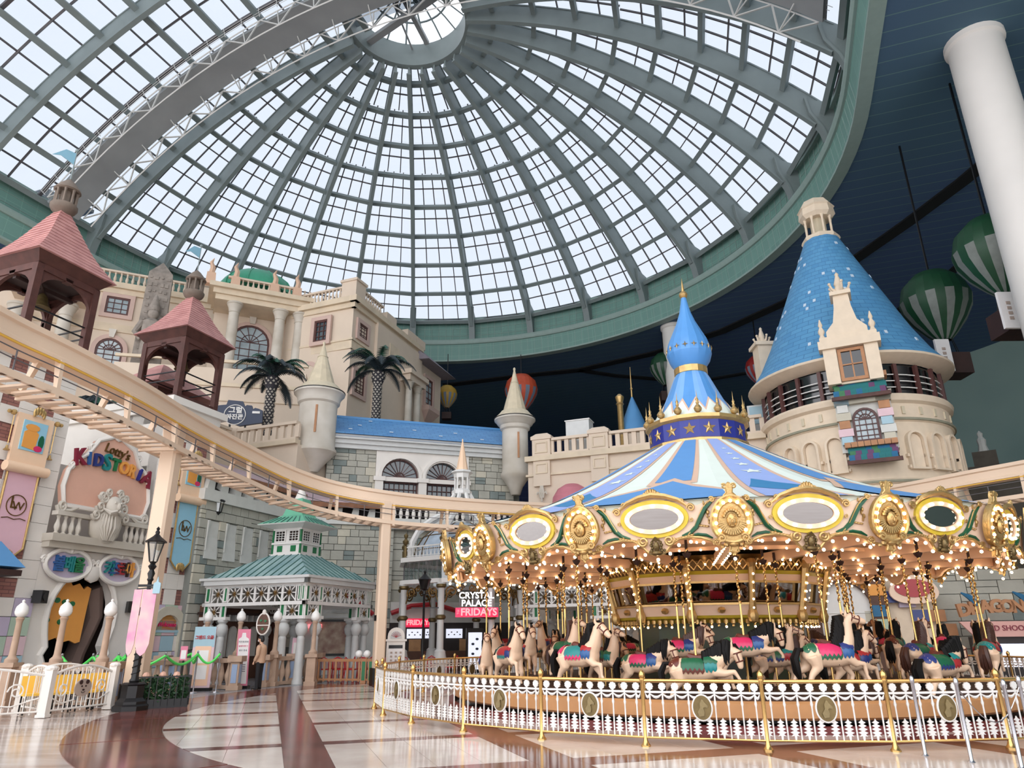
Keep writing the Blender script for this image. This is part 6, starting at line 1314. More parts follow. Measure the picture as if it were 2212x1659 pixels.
b.build('relief_figure', 'stone_carved', ob)
# ================================================================== palms
simple('palm_green', (46, 92, 74), .5, var=.3); simple('palm_dark', (38, 52, 58), .5, var=.2); simple('palm_trunk', (48, 46, 52), .8); simple('palm_scale', (176, 170, 158), .8)
def palm(x, y, zb, h, fr, lab, seed):
    t = thing('palm_tree', lab, 'palm', (x, y, zb)); r = random.Random(seed); R0 = .3
    MB().lathe([(R0 * 1.05, 0), (R0, h * .3), (R0, h * .8), (R0 * 1.5, h * .88), (R0 * 1.45, h), (.1, h + .3)], 12).build('trunk', 'palm_trunk', t)
    b = MB(); nr = int(h / .17)
    for j in range(nr):
        z = .1 + j * (h - .05) / nr; rr = R0 * (1.0 if j < nr * .82 else 1.45) + .02
        for k in range(9):
            a = 2 * pi * (k + .5 * (j % 2)) / 9; c_ = V((rr * cos(a), rr * sin(a), z)); tx = V((-sin(a), cos(a), 0)); b.add([c_ - tx * .085, c_ + tx * .085, c_ + V((cos(a) * .06, sin(a) * .06, .1)), c_ + V((0, 0, -.05))], [(0, 1, 2), (0, 3, 1)])
    o = b.build('trunk_scales', 'palm_scale', t); o['kind'] = 'stuff'
    for k in range(22):
        a = 2 * pi * k / 22 + r.uniform(-.15, .15); up = r.uniform(.2, 1.2) if k % 3 else r.uniform(.9, 1.5); L = fr * r.uniform(.85, 1.1); P = []; v = V((cos(a) * .6, sin(a) * .6, up)).normalized(); p = V((0, 0, h)); n = 9
        for i in range(n + 1):
            P.append(p.copy()); p = p + v * (L / n); v = (v + V((0, 0, -.24 - .02 * i))).normalized()
        b = MB(); b.tube(P, [.05 * (1 - i / (n + 1)) + .008 for i in range(n + 1)], 4)
        for i in range(1, n * 3):
            f = i / 3; q = int(f); c_ = P[q].lerp(P[min(q + 1, n)], f - q); d_ = (P[min(q + 1, n)] - P[q]).normalized(); sd = d_.cross(V((0, 0, 1))).normalized(); w = .52 * sin(pi * min(.98, .12 + f / n * .85))
            for s_ in (-1, 1):
                e = c_ + sd * s_ * w * .8 + d_ * w * .55 + V((0, 0, -w * .45)); wd = d_ * .075; b.add([c_ - wd, c_ + wd, e], [(0, 1, 2)])
        b.build('frond', 'palm_green' if (k % 3 == 0) else 'palm_dark', t, smooth=False)
c = gy(578, 912, 42.0); h = gy(583, 818, 42).z - c.z; palm(c.x, c.y, c.z - .8, h + .8, 3.0, 'dark green palm tree on the terrace beside the camera shaped sign', 1)
c = gy(812, 895, 45.0); h = gy(812, 806, 45).z - c.z; palm(c.x, c.y, c.z - 1.0, h + 1.0, 3.2, 'dark green palm tree behind the blue slate roof', 2)
c = gy(208, 900, 31.0); palm(c.x, c.y, 9.0, 2.4, 1.7, 'small shaded palm tree half hidden behind the monorail beam', 3)
# camera shaped sign
cs = Wall(*gy(515, 900, 41.0).xy, 8); t = thing('camera_sign', 'dark blue camera shaped sign with round white Korean logo on the terrace', 'sign', cs.o, cs.a)
pts = [(467, 893), (469, 877), (490, 875), (494, 865), (526, 868), (530, 879), (534, 876), (545, 877), (547, 885), (552, 882), (560, 884), (568, 888), (567, 914), (545, 917), (518, 921), (490, 911), (468, 899)]
MB().prism(cs.poly(pts)[::-1], -.1, .1).build('board', 'navy_board', t)
cx, cz = cs.uv(508, 897); rr = .62; MB().tube([(cx + rr * cos(2 * pi * k / 32), -.12, cz + rr * sin(2 * pi * k / 32)) for k in range(32)], .03, 5, closed=True).build('logo_ring', 'white_paint', t)
for s_, dx, dz, sz in (('그럴', .02, .27, .44), ('싸진관', .0, -.15, .36)):
    vs, fs = text(s_, sz, .02, bold=.012); MB(MX.Translation((cx + dx, -.12, cz + dz))).add(vs, fs).build('logo_letters', 'white_paint', t)
x, z = cs.uv(554, 892); MB().box(x - .22, x + .22, -.13, -.1, z - .07, z + .07).build('flash_window', 'white_paint', t, smooth=False); MB().box(-.5, -.4, 0, .1, 11.0, cz - .5).box(.4, .5, 0, .1, 11, cz - .5).build('stand', 'black_metal', t, smooth=False)
# ================================================================== green roofed gazebo
GC = V((-9.36, 31.14, 0)); gz_ = thing('gazebo', 'white lattice gazebo with teal hipped roof and windowed cupola', 'gazebo', GC, RD(70))
Hh = 2.45
b = MB(); b.add([(-2.5, -2.5, 3.87), (2.5, -2.5, 3.87), (2.5, 2.5, 3.87), (-2.5, 2.5, 3.87), (-.78, -.78, 4.9), (.78, -.78, 4.9), (.78, .78, 4.9), (-.78, .78, 4.9)], [(0, 1, 5, 4), (1, 2, 6, 5), (2, 3, 7, 6), (3, 0, 4, 7), (3, 2, 1, 0)]); b.build('roof', 'green_roof', gz_, smooth=False)
simple('green_seam', (70, 110, 104), .5)
for k in range(4):
    for j in range(-6, 7):
        x = j * .36; y1 = -2.5 + max(0., 0); xe = max(-.76, min(.76, x)); f = (abs(x) - .78) / (2.5 - .78) if abs(x) > .78 else 0
        a = V((x, -2.5, 3.89)); e = V((x, -.78 - f * 1.72, 4.91 - f * 1.03)); R_ = MX.Rotation(k * pi / 2, 4, 'Z')
        MB(R_).bar(a, e, .03, .04).build('roof_seam', 'green_seam', gz_, smooth=False)
fm_ = MB().box(-2.56, 2.56, -2.56, -2.4, 3.62, 3.84).box(-2.6, 2.6, -2.62, -2.45, 3.8, 3.9).mesh('eave_board', 'grey_white', False)
bm_ = MB().box(-2.45, 2.45, -2.45, -2.3, 2.82, 2.95).box(-2.45, 2.45, -2.42, -2.34, 3.56, 3.64).mesh('lattice_beam', 'white_paint', False)
lp_ = MB(); s_ = .3
for d in (-s_, s_): lp_.bar((d, 0, 2.95), (d, 0, 3.58), .045); 
lp_.bar((-s_, 0, 2.98), (s_, 0, 3.56), .04); lp_.bar((-s_, 0, 3.56), (s_, 0, 2.98), .04); lp_.bar((0, 0, 2.95), (0, 0, 3.58), .04); lp_.bar((-s_, 0, 3.27), (s_, 0, 3.27), .04); lp_ = lp_.mesh('lattice_panel', 'white_paint', False)
gs_ = MB(); q8 = star(0, 3.27, .17, 8, .4); gs_.add([(0, -.07, 3.27)] + [(x, -.03, z) for x, z in q8], [(0, i + 1, (i + 1) % 16 + 1) for i in range(16)]); gs_ = gs_.mesh('gilt_star', 'gold_dark', False)
gpan = MB().add(*plate([(-.11, 2.97), (.11, 2.97), (.11, 3.56), (-.11, 3.56)], [[(-.07, 3.02), (.07, 3.02), (.07, 3.5), (-.07, 3.5)]], -.03, .03)).mesh('panel_frame', 'white_paint', False); gpn = MB().box(-.08, .08, -.01, .01, 3.0, 3.52).mesh('green_insert', 'green_panel', False)
colm = MB().lathe([(.2, 0), (.2, .12), (.17, .2), (.14, 1.55), (.15, 1.6), (.12, 1.68), (.2, 1.8), (.24, 1.95), (.2, 2.1), (.13, 2.16), (.2, 2.24), (.2, 2.32)], 14).mesh('column', 'grey_white')
for k in range(4):
    R_ = k * pi / 2; f = obj('eave_board', fm_, gz_, rz=R_); obj('lattice_beam', bm_, gz_, rz=R_)
    for i, x in enumerate((-1.85, -1.05, -.4, .25, .9, 1.55)):
        p = MX.Rotation(R_, 4, 'Z') @ V((x + .1, -2.38, 0)); o = obj('lattice_panel', lp_, gz_, loc=p, rz=R_); obj('gilt_star', gs_, o)
    for x in (-2.25, -1.4, 2.25, 1.4 + .75):
        p = MX.Rotation(R_, 4, 'Z') @ V((x, -2.38, 0)); o = obj('panel_frame', gpan, gz_, loc=p, rz=R_); obj('green_insert', gpn, o)
    for s in (-1, 1):
        p = MX.Rotation(R_, 4, 'Z') @ V((s * 1.85, -2.38, -.68)); o = obj('lattice_panel', lp_, gz_, loc=p, rz=R_); obj('gilt_star', gs_, o)
        for x in (2.25, 1.4):
            p = MX.Rotation(R_, 4, 'Z') @ V((s * x, -2.38, -.62)); o = obj('panel_frame', gpan, gz_, loc=p, rz=R_); obj('green_insert', gpn, o)
        p = MX.Rotation(R_, 4, 'Z') @ V((s * 1.45, -2.3, 0)); obj('column', colm, gz_, loc=p)
        MB(MX.Rotation(R_, 4, 'Z')).box(min(s * 1.2, s * 2.5), max(s * 1.2, s * 2.5), -2.46, -2.2, 2.3, 2.42).build('impost', 'white_paint', gz_, smooth=False)
    obj('column', colm, gz_, loc=MX.Rotation(R_, 4, 'Z') @ V((-2.22, -2.22, 0)))
MB().box(-2.4, 2.4, -2.4, 2.4, 3.5, 3.6).build('ceiling_board', 'grey_white', gz_, smooth=False)
# cupola
MB().box(-.78, .78, -.78, .78, 4.86, 4.96).box(-.74, .74, -.74, .74, 5.36, 5.44).box(-.72, .72, -.72, .72, 5.95, 6.1).build('cupola_frame', 'white_paint', gz_, smooth=False)
MB().box(-.68, .68, -.68, .68, 4.95, 6.0).build('cupola_core', 'white_paint', gz_, smooth=False)
for k in range(4):
    R_ = MX.Rotation(k * pi / 2, 4, 'Z')
    for x in (-.34, .34):
        MB(R_).box(x - .13, x + .13, -.7, -.685, 5.05, 5.3).build('green_insert', 'green_panel', gz_, smooth=False); MB(R_).box(x - .24, x + .24, -.69, -.68, 5.48, 5.92).build('cupola_pane', 'black_pane', gz_, smooth=False)
        w_ = MB(R_); w_.add(*plate([(x - .27, 5.45), (x + .27, 5.45), (x + .27, 5.95), (x - .27, 5.95)], [[(x - .22, 5.5), (x + .22, 5.5), (x + .22, 5.9), (x - .22, 5.9)]], -.73, -.69))
        for i in (1, 2): w_.bar((x - .22 + .147 * i, -.71, 5.5), (x - .22 + .147 * i, -.71, 5.9), .02)
        for j in (1, 2, 3): w_.bar((x - .22, -.71, 5.5 + .1 * j), (x + .22, -.71, 5.5 + .1 * j), .02)
        w_.build('cupola_window', 'white_paint', gz_, smooth=False)
    MB(R_).box(-.73, -.66, -.73, -.66, 4.95, 5.95).build('green_corner', 'green_panel', gz_, smooth=False)
def sqroof(name, pts, m):
    b = MB(); vs = []; 
    for r, z in pts: vs += [(-r, -r, z), (r, -r, z), (r, r, z), (-r, r, z)]
    fs = []
    for i in range(len(pts) - 1):
        for k in range(4): fs.append((i * 4 + k, i * 4 + (k + 1) % 4, i * 4 + 4 + (k + 1) % 4, i * 4 + 4 + k))
    fs.append((3, 2, 1, 0)); return b.add(vs, fs).build(name, m, gz_, smooth=False)
sqroof('cupola_soffit', [(.75, 6.02), (1.2, 6.16), (1.22, 6.2)], 'white_paint'); sqroof('cupola_roof', [(1.22, 6.19), (.7, 6.5), (.5, 6.62), (.42, 6.9), (.3, 7.35), (.0, 7.5)], 'mint_roof')
for k in range(4):
    for x in (-.9, -.6, -.3, 0, .3, .6, .9): MB(MX.Rotation(k * pi / 2, 4, 'Z')).bar((x, -1.22, 6.21), (x * .62, -.72, 6.51), .025, .03).build('roof_seam', 'green_seam', gz_, smooth=False)
MB().lathe([(.3, 7.3), (.2, 7.6), (.06, 7.95), (.05, 8.0)], 10).build('finial', 'cream_white', gz_); MB().ball((0, 0, 8.05), .07, 8).build('finial_ball', 'wood_dark', gz_)
g2_ = dup(gz_, V((3.3, 35.0, 0)), RD(64), 'white lattice gazebo glimpsed between the carousel poles')
for ch in list(g2_.children):
    if any(ch.name.startswith(q) for q in ('cupola', 'finial', 'green_corner')) or (ch.name.startswith('green_insert')): bpy.data.objects.remove(ch)
# shop fronts behind the gazebo
mat('food_photo', S(110, 34, 38), .4, var=0, col2=S(196, 176, 150), scale=2.2, detail=5); simple('shop_dark', (46, 38, 36), .6, var=.3); simple('shop_brown', (98, 66, 50), .6, var=.3); simple('warm_wall', (196, 150, 104), .6, var=.3)
sf = thing('brown_shopfront', 'dark brown wooden shopfront with pale arched shutters behind the gazebo', 'shop', S1.o, S1.a)
MB().box(.6, 5.2, -.7, -.1, 0, 2.9).build('front', 'shop_brown', sf, smooth=False)
for x in (1.2, 1.75, 2.5, 3.05, 3.8): MB().prism(archpoly(x, x + .42, .9, 1.9, 6), -.78, -.7).build('shutter', 'plaster_grey', sf)
for k in range(12): MB().box(.7 + .36 * k, .78 + .36 * k, -.95, -.7, 2.3, 2.55).build('dentil', 'grey_white', sf, smooth=False)
MB().box(.5, 5.3, -1.0, -.1, 2.55, 2.65).build('shelf', 'wood_dark', sf, smooth=False)
sk = thing('food_kiosk', 'grey gabled food kiosk with louvred vent and large food photograph', 'kiosk', (-8.35, 35.5, 0), RD(12))
MB().prism([(-1.5, 0), (1.7, 0), (1.7, 2.6), (.1, 3.7), (-1.5, 2.6)], 0, 1.2).build('front', 'plaster_grey', sk, smooth=False); MB().box(-1.0, .9, -.06, 0, .9, 2.35).build('food_photo', 'food_photo', sk, smooth=False)
MB().add(*plate([(-1.08, .82), (.98, .82), (.98, 2.43), (-1.08, 2.43)], [[(-.98, .92), (.88, .92), (.88, 2.33), (-.98, 2.33)]], -.1, 0)).build('photo_frame', 'black_metal', sk)
for j in range(7): MB().box(-.35, .45, -.06, 0, 2.75 + j * .08, 2.8 + j * .08).build('louvre', 'grey_white', sk, smooth=False)
MB().tube([(.3, -.15, 3.55), (.9, -.15, 3.2), (1.6, -.15, 2.65)], .11, 8).build('red_garland', 'bard_red', sk); MB().box(-1.6, 1.8, -.08, .05, 2.5, 2.6).build('band', 'grey_white', sk, smooth=False)
vs, fs = text('FRIDAYS', .24, .02, bold=.01); MB(MX.Translation((-1.2, -.12, 2.12))).add(vs, fs).build('lit_letters', 'sign_red', sk)
# ================================================================== queue furniture
simple('stone_tan', (186, 158, 136), .8, var=.2); simple('globe', (236, 234, 230), .3, var=.02); simple('gem', (150, 168, 196), .3); simple('rope_green', (92, 226, 100), .5); simple('chrome', (190, 190, 196), .18, .9, var=0)
vase = MB().lathe([(.07, .12), (.05, .18), (.11, .34), (.12, .45), (.07, .65), (.045, .8), (.06, .84)], 10).mesh('baluster', 'stone_tan')
def queue_wall(pts, lab, h=1.0):
    t = thing('stone_balustrade', lab, 'balustrade', (0, 0, 0))
    P = [V((x, y, 0)) for x, y in pts]
    for i, p in enumerate(P):
        MB(MX.Translation(p)).box(-.2, .2, -.2, .2, 0, .14).box(-.15, .15, -.15, .15, .14, h - .12).box(-.24, .24, -.24, .24, h - .12, h + .06).build('pedestal', 'stone_tan', t, smooth=False)
        MB(MX.Translation(p)).box(-.09, .09, -.165, -.15, .22, h - .2).box(-.165, -.15, -.09, .09, .22, h - .2).box(.15, .165, -.09, .09, .22, h - .2).build('inlay', 'gem', t, smooth=False)
        if i + 1 < len(P):
            q = P[i + 1]; d = q - p; L = d.length; n = max(2, int(L / .32)); a = atan2(d.y, d.x)
            MB(MX.Translation(p) @ MX.Rotation(a, 4, 'Z')).box(.15, L - .15, -.09, .09, h - .16, h - .02).build('top_rail', 'stone_tan', t, smooth=False); MB(MX.Translation(p) @ MX.Rotation(a, 4, 'Z')).box(.15, L - .15, -.08, .08, .02, .13).build('bottom_rail', 'stone_tan', t, smooth=False)
            for k in range(1, n): obj('baluster', vase, t, loc=p + d * k / n)
queue_wall([(-12.6, 27.2), (-10.9, 26.5), (-9.35, 25.6)], 'tan stone balustrade behind the leaning roll-up banners')
queue_wall([(-8.9, 27.1), (-8.3, 28.6), (-7.75, 29.9)], 'tan stone balustrade behind the standing man')
queue_wall([(-14.2, 20.3), (-12.1, 20.1), (-10.6, 20.2)], 'tan stone balustrade behind the white metal fence')
queue_wall([(-11.6, 22.6), (-11.0, 24.6), (-12.9, 25.2)], 'tan stone balustrade around the green roped queue')
gp_m = MB().lathe([(.16, 0), (.16, .08), (.1, .14), (.085, .2), (.075, 1.0), (.09, 1.06), (.11, 1.1), (.08, 1.14)], 12).mesh('post', 'stone_tan')
gl_m = MB().ball((0, 0, 1.28), .165, 16, sz=.95).mesh('globe', 'globe'); gc_m = MB().lathe([(.16, 1.33), (.14, 1.41), (.06, 1.5), (.03, 1.52), (.045, 1.56), (0, 1.6)], 12).mesh('globe_cap', 'globe')
glob = [(-13.3, 20.05, 'white globe lamp on stone post at the far left edge'), (-12.08, 20.0, 'white globe lamp on stone post left of the arched doorway'), (-10.89, 20.05, 'white globe lamp on stone post in front of the arched doorway'), (-11.24, 27.4, 'white globe lamp behind the blue topped banner'), (-10.03, 27.4, 'white globe lamp on tan post behind the pink notice banner'), (-8.72, 27.5, 'white globe lamp on tan post right of the oval sign'), (-7.35, 27.6, 'white globe lamp on tan post nearest the red chairs')]
for x, y, lab in glob:
    t = thing('globe_lamp', lab, 'lamp', (x, y, 1.06), 0); obj('post', gp_m, t); obj('globe', gl_m, t); obj('globe_cap', gc_m, t)
    MB(MX.Translation((0, 0, -1.06))).box(-.2, .2, -.2, .2, 0, .14).box(-.16, .16, -.16, .16, .14, .95).box(-.22, .22, -.22, .22, .95, 1.06).build('pedestal', 'stone_tan', t, smooth=False)
stm = MB().lathe([(.14, 0), (.13, .02), (.025, .04), (.022, 1.15), (.03, 1.17), (.03, 1.24), (0, 1.26)], 10).mesh('pole', 'chrome')
def rope(p, q, sag=.28, n=10): return [V(p).lerp(V(q), k / n) - V((0, 0, sag * sin(pi * k / n))) for k in range(n + 1)]
sp = [(-12.9, 21.6), (-11.9, 21.4), (-10.9, 21.3), (-12.6, 22.9), (-11.6, 22.2), (-12.3, 24.0), (-10.4, 22.6), (-10.2, 24.4), (-10.9, 25.6), (-9.6, 24.7)]
ORD = ['first', 'second', 'third', 'fourth', 'fifth', 'sixth', 'seventh', 'eighth', 'ninth', 'tenth', 'eleventh']
pxx = lambda p: proj((p[0], p[1], 1.0))[0]
for i, (x, y) in enumerate(sorted(sp, key=pxx)):
    t = thing('queue_post', 'chrome queue post of the green roped queue, %s from the left' % ORD[i], 'stanchion', (x, y, 0), 0, 'chrome posts of the green roped queue'); obj('pole', stm, t)
links = [(0, 1), (1, 2), (2, 4), (3, 4), (3, 5), (1, 4), (6, 7), (4, 6), (7, 8), (7, 9), (5, 8)]
for q_, (i, j) in enumerate(sorted(links, key=lambda e: pxx(sp[e[0]]) + pxx(sp[e[1]]))):
    o = MB().tube(rope((*sp[i], 1.15), (*sp[j], 1.15)), .04, 6).build('queue_rope', 'rope_green'); tag(o, 'bright green rope sagging between queue posts, %s from the left' % ORD[q_], 'rope', 'green queue ropes')
for q, (x, y, lab) in enumerate(((-8.67, 28.55, 'thin metal post left of the small pink notice'), (-8.24, 28.76, 'thin metal post carrying the small pink notice'))):
    t = thing('queue_post', lab, 'stanchion', (x, y, 0)); obj('pole', stm, t)
    if q: MB().box(-.22, .22, -.02, .0, 1.0, 1.62).build('notice', 'banner_pink', t, smooth=False); MB().box(-.17, .17, -.03, -.02, 1.06, 1.45).build('notice_paper', 'white_paint', t, smooth=False); vs, fs = text('1', .2, .004); MB(MX.Translation((0, -.035, 1.2))).add(vs, fs).build('notice_mark', 'bard_red', t)
for x, y, lab in ((5.68, 10.98, 'leftmost slim chrome post in front of the carousel fence'), (5.98, 10.42, 'second slim chrome post in front of the carousel fence'), (6.32, 9.95, 'third slim chrome post in front of the carousel fence'), (7.05, 10.75, 'slim chrome post at the right edge of the picture')):
    t = thing('chain_post', lab, 'stanchion', (x, y, 0)); MB().lathe([(.05, 0), (.03, .02), (.024, .04), (.024, .93), (.032, .95), (.03, 1.0), (.02, 1.02), (0, 1.03)], 10).build('pole', 'chrome', t)
o = MB().tube(rope((5.98, 10.42, .9), (7.05, 10.75, .9), .45), .008, 5).build('chain', 'chrome'); tag(o, 'thin chain hanging between the slim chrome posts at right', 'chain')
# roll-up banners and notices
def rollup(x, y, w, h, lab, lean, top, face, rz=0):
    t = thing('rollup_banner', lab, 'banner', (x, y, 0), rz); sh = MX.Identity(4); sh[0][2] = lean
    MB(sh).box(-w / 2, w / 2, -.02, .02, .06, h).build('panel', face, t, smooth=False); MB().box(-w / 2 - .05, w / 2 + .05, -.14, .14, 0, .09).build('foot', 'black_metal', t, smooth=False); return t, sh
simple('notice_pink', (226, 132, 156), .6); simple('peach_print', (240, 196, 166), .6); simple('paper', (236, 232, 230), .6)
t, sh = rollup(-10.45, 25.4, .72, 2.0, 'tall leaning pastel banner with blue top and peach door print', 0.0, None, 'pastel_pink')
MB(sh).box(-.36, .36, -.025, -.02, 1.35, 2.0).build('blue_top', 'pastel_blue', t, smooth=False); MB(sh).box(-.27, .27, -.03, -.02, .15, 1.38).build('door_print', 'peach_print', t, smooth=False); MB(sh).box(-.2, .2, -.035, -.03, .85, 1.25).build('notice', 'paper', t, smooth=False); MB(sh).box(-.2, .2, -.035, -.03, .35, .78).build('notice', 'paper', t, smooth=False)
vs, fs = text('그랜드 오픈', .13, .004, bold=.006); MB(sh @ MX.Translation((0, -.035, 1.65))).add(vs, fs).build('title', 'bard_red', t)
t, sh = rollup(-9.38, 26.3, .44, 1.92, 'pink bordered notice banner with Korean text beside the man', -.04, None, 'notice_pink'); MB(sh).prism([(-.18, .15), (.18, .15), (.18, 1.6), (.08, 1.66), (.06, 1.8), (-.06, 1.8), (-.08, 1.66), (-.18, 1.6)], -.03, -.02).build('paper', 'paper', t)
for s_, z, c_, sz in (('키즈토리아', 1.5, 'navy_board', .075), ('볼베어파크', 1.36, 'bard_pink', .07), ('휴수 안내', 1.22, 'navy_board', .07)):
    vs, fs = text(s_, sz, .003); MB(sh @ MX.Translation((0, -.035, z))).add(vs, fs).build('text_line', c_, t)
for z in (.75, .68, .61, .54): MB(sh).box(-.14, .12, -.035, -.03, z, z + .02).build('text_line', 'navy_board', t, smooth=False)
for x, c_ in ((-.08, 'bard_red'), (.0, 'pastel_blue'), (.09, 'bard_red')): MB(sh).prism(ell(x, 1.0, .035, .04, 8), -.035, -.03).build('pictogram', c_, t)
t = thing('notice_stand', 'small pink notice on a slim black stand beside the leaning banner', 'stand', (-10.4, 23.82, 0)); MB().box(-.11, .11, -.02, 0, .98, 1.4).build('board', 'notice_pink', t, smooth=False); MB().box(-.08, .08, -.03, -.02, 1.02, 1.28).build('paper', 'paper', t, smooth=False); MB().bar((0, 0, 0), (0, 0, 1.0), .025).bar((.05, 0, 0), (.03, 0, 1.0), .02).build('pole', 'black_metal', t); MB().box(-.2, .2, -.14, .14, 0, .02).build('foot', 'black_metal', t, smooth=False)
t = thing('oval_post_sign', 'cream framed oval sign with green letters on a post behind the man', 'sign', (-9.0, 26.8, 0)); MB().tube([(0, 0, 0), (0, 0, 1.75)], .04, 8).build('post', 'cream_white', t); MB().prism(ell(0, 2.1, .2, .34, 24), -.03, .03).build('board', 'shop_brown', t); MB().tube([(x, 0, z) for x, z in ell(0, 2.1, .22, .36, 28)], .035, 6, closed=True).build('frame', 'cream_white', t); MB().box(-.2, .2, -.04, .0, 2.04, 2.07).build('bar', 'cream_white', t, smooth=False); MB().ball((0, 0, 2.5), .08, 8, sz=1.3).build('crest', 'cream_white', t)
for x, z in ((-.08, 2.22), (.08, 2.2), (0, 1.93)): MB().prism(star(x, z, .06, 4, .5), -.05, -.03).build('leaf_mark', 'green_panel', t)
# ---- black street lamp with banner
t = thing('street_lamp', 'tall black street lamp with hanging pink banners beside the planter', 'lamp', (-9.31, 18.75, 0))
MB().lathe([(.42, 0), (.42, .1), (.36, .14), (.36, .2), (.27, .28), (.27, .55), (.3, .58), (.24, .62)], 8).build('base', 'black_metal', t, ang=20)
b = MB(); b.lathe([(.1, .6), (.12, .66), (.085, .72), (.08, 1.5), (.1, 1.55), (.12, 1.6), (.06, 1.68), (.05, 3.0), (.08, 3.05), (.06, 3.1), (.09, 3.2), (.05, 3.3)], 12); b.tube([(.085 * cos(k * .5), .085 * sin(k * .5), .72 + k * .012) for k in range(64)], .018, 5); b.build('pole', 'black_metal', t)
b = MB(); b.lathe([(.06, 3.3), (.11, 3.38), (.06, 3.44), (.1, 3.5)], 8); b.lathe([(.26, 3.98), (.28, 4.0), (.2, 4.06), (.1, 4.14), (.05, 4.2), (.06, 4.25), (.03, 4.3), (.05, 4.34), (0, 4.4)], 8)
for k in range(6): b.bar((.1 * cos(k * pi / 3), .1 * sin(k * pi / 3), 3.5), (.22 * cos(k * pi / 3), .22 * sin(k * pi / 3), 4.0), .02)
b.build('lantern', 'black_metal', t); MB().lathe([(.09, 3.52), (.2, 3.98)], 6).build('lantern_glass', 'clear_glass', t)
MB().bar((-.25, -.05, 2.9), (.3, -.05, 2.9), .06).bar((-.3, .0, 2.82), (.34, -.1, 2.86), .03).build('banner_arm', 'black_metal', t)
mat('banner_print', S(206, 120, 176), .6, var=0, col2=S(240, 200, 190), scale=1.6)
for dx, w in ((-.2, .2), (.1, .34)):
    MB().prism([(dx - w / 2, 2.8), (dx - w / 2, 1.5), (dx - w * .3, 1.3), (dx, 1.22), (dx + w * .3, 1.3), (dx + w / 2, 1.5), (dx + w / 2, 2.8)], -.12, -.1).build('banner', 'banner_print', t)
MB().prism([(.18, 2.7), (.36, 2.7), (.36, 2.95), (.3, 2.98), (.27, 3.12), (.24, 2.98), (.18, 2.95)], -.16, -.13).build('castle_badge', 'pastel_blue', t)
def lamp2(x, y, lab):
    t = thing('street_lamp', lab, 'lamp', (x, y, 0)); MB().lathe([(.2, 0), (.2, .3), (.1, .5), (.05, .7), (.045, 3.2), (.08, 3.25), (.05, 3.4)], 10).build('pole', 'black_metal', t); b = MB(); b.lathe([(.1, 3.4), (.17, 3.45), (.24, 3.78), (.28, 3.82), (.1, 3.98), (.04, 4.05), (.06, 4.12), (0, 4.2)], 8); b.build('lantern', 'black_metal', t); MB().bar((-.5, 0, 2.72), (.6, 0, 2.72), .04).build('cross_arm', 'black_metal', t)
lamp2(-3.63, 29.9, 'black street lamp in front of the glass domed pavilion')
# ---- planter with hedge
t = thing('planter', 'iron railed planter of dark green foliage beside the street lamp', 'planter', (-8.98, 19.55, 0), RD(30)); MB().box(-.62, .62, -.35, .35, 0, .2).build('trough', 'black_metal', t, smooth=False)
b = MB(); r_ = random.Random(8)
for k in range(700):
    p = V((r_.uniform(-.6, .6), r_.uniform(-.38, .38), r_.uniform(.15, .68))); d = V((r_.uniform(-1, 1), r_.uniform(-1, 1), r_.uniform(.0, 1))).normalized() * r_.uniform(.07, .15); s2 = d.cross(V((r_.uniform(-1, 1), r_.uniform(-1, 1), .3))).normalized() * .03; b.add([p - s2, p + s2, p + d + s2 * .4, p + d - s2 * .4], [(0, 1, 2, 3)])
simple('hedge', (34, 74, 38), .6, var=.4); o = b.build('foliage', 'hedge', t, smooth=False); o['kind'] = 'stuff'
for k in range(9): MB().bar((-.62 + 1.24 * k / 8, -.4, .05), (-.62 + 1.24 * k / 8, -.4, .72), .02).build('railing_bar', 'black_metal', t, smooth=False)
for k in range(5): MB().bar((.62, -.4 + .2 * k, .05), (.62, -.4 + .2 * k, .72), .02).build('railing_bar', 'black_metal', t, smooth=False)
MB().bar((-.62, -.4, .72), (.62, -.4, .72), .03).bar((.62, -.4, .72), (.62, .4, .72), .03).build('railing_top', 'black_metal', t, smooth=False)
for x, y in ((-.4, 0), (0, .15), (.3, -.1)): MB().ball((x, y, .74), .09, 8).build('orange_flower', 'peach', t)
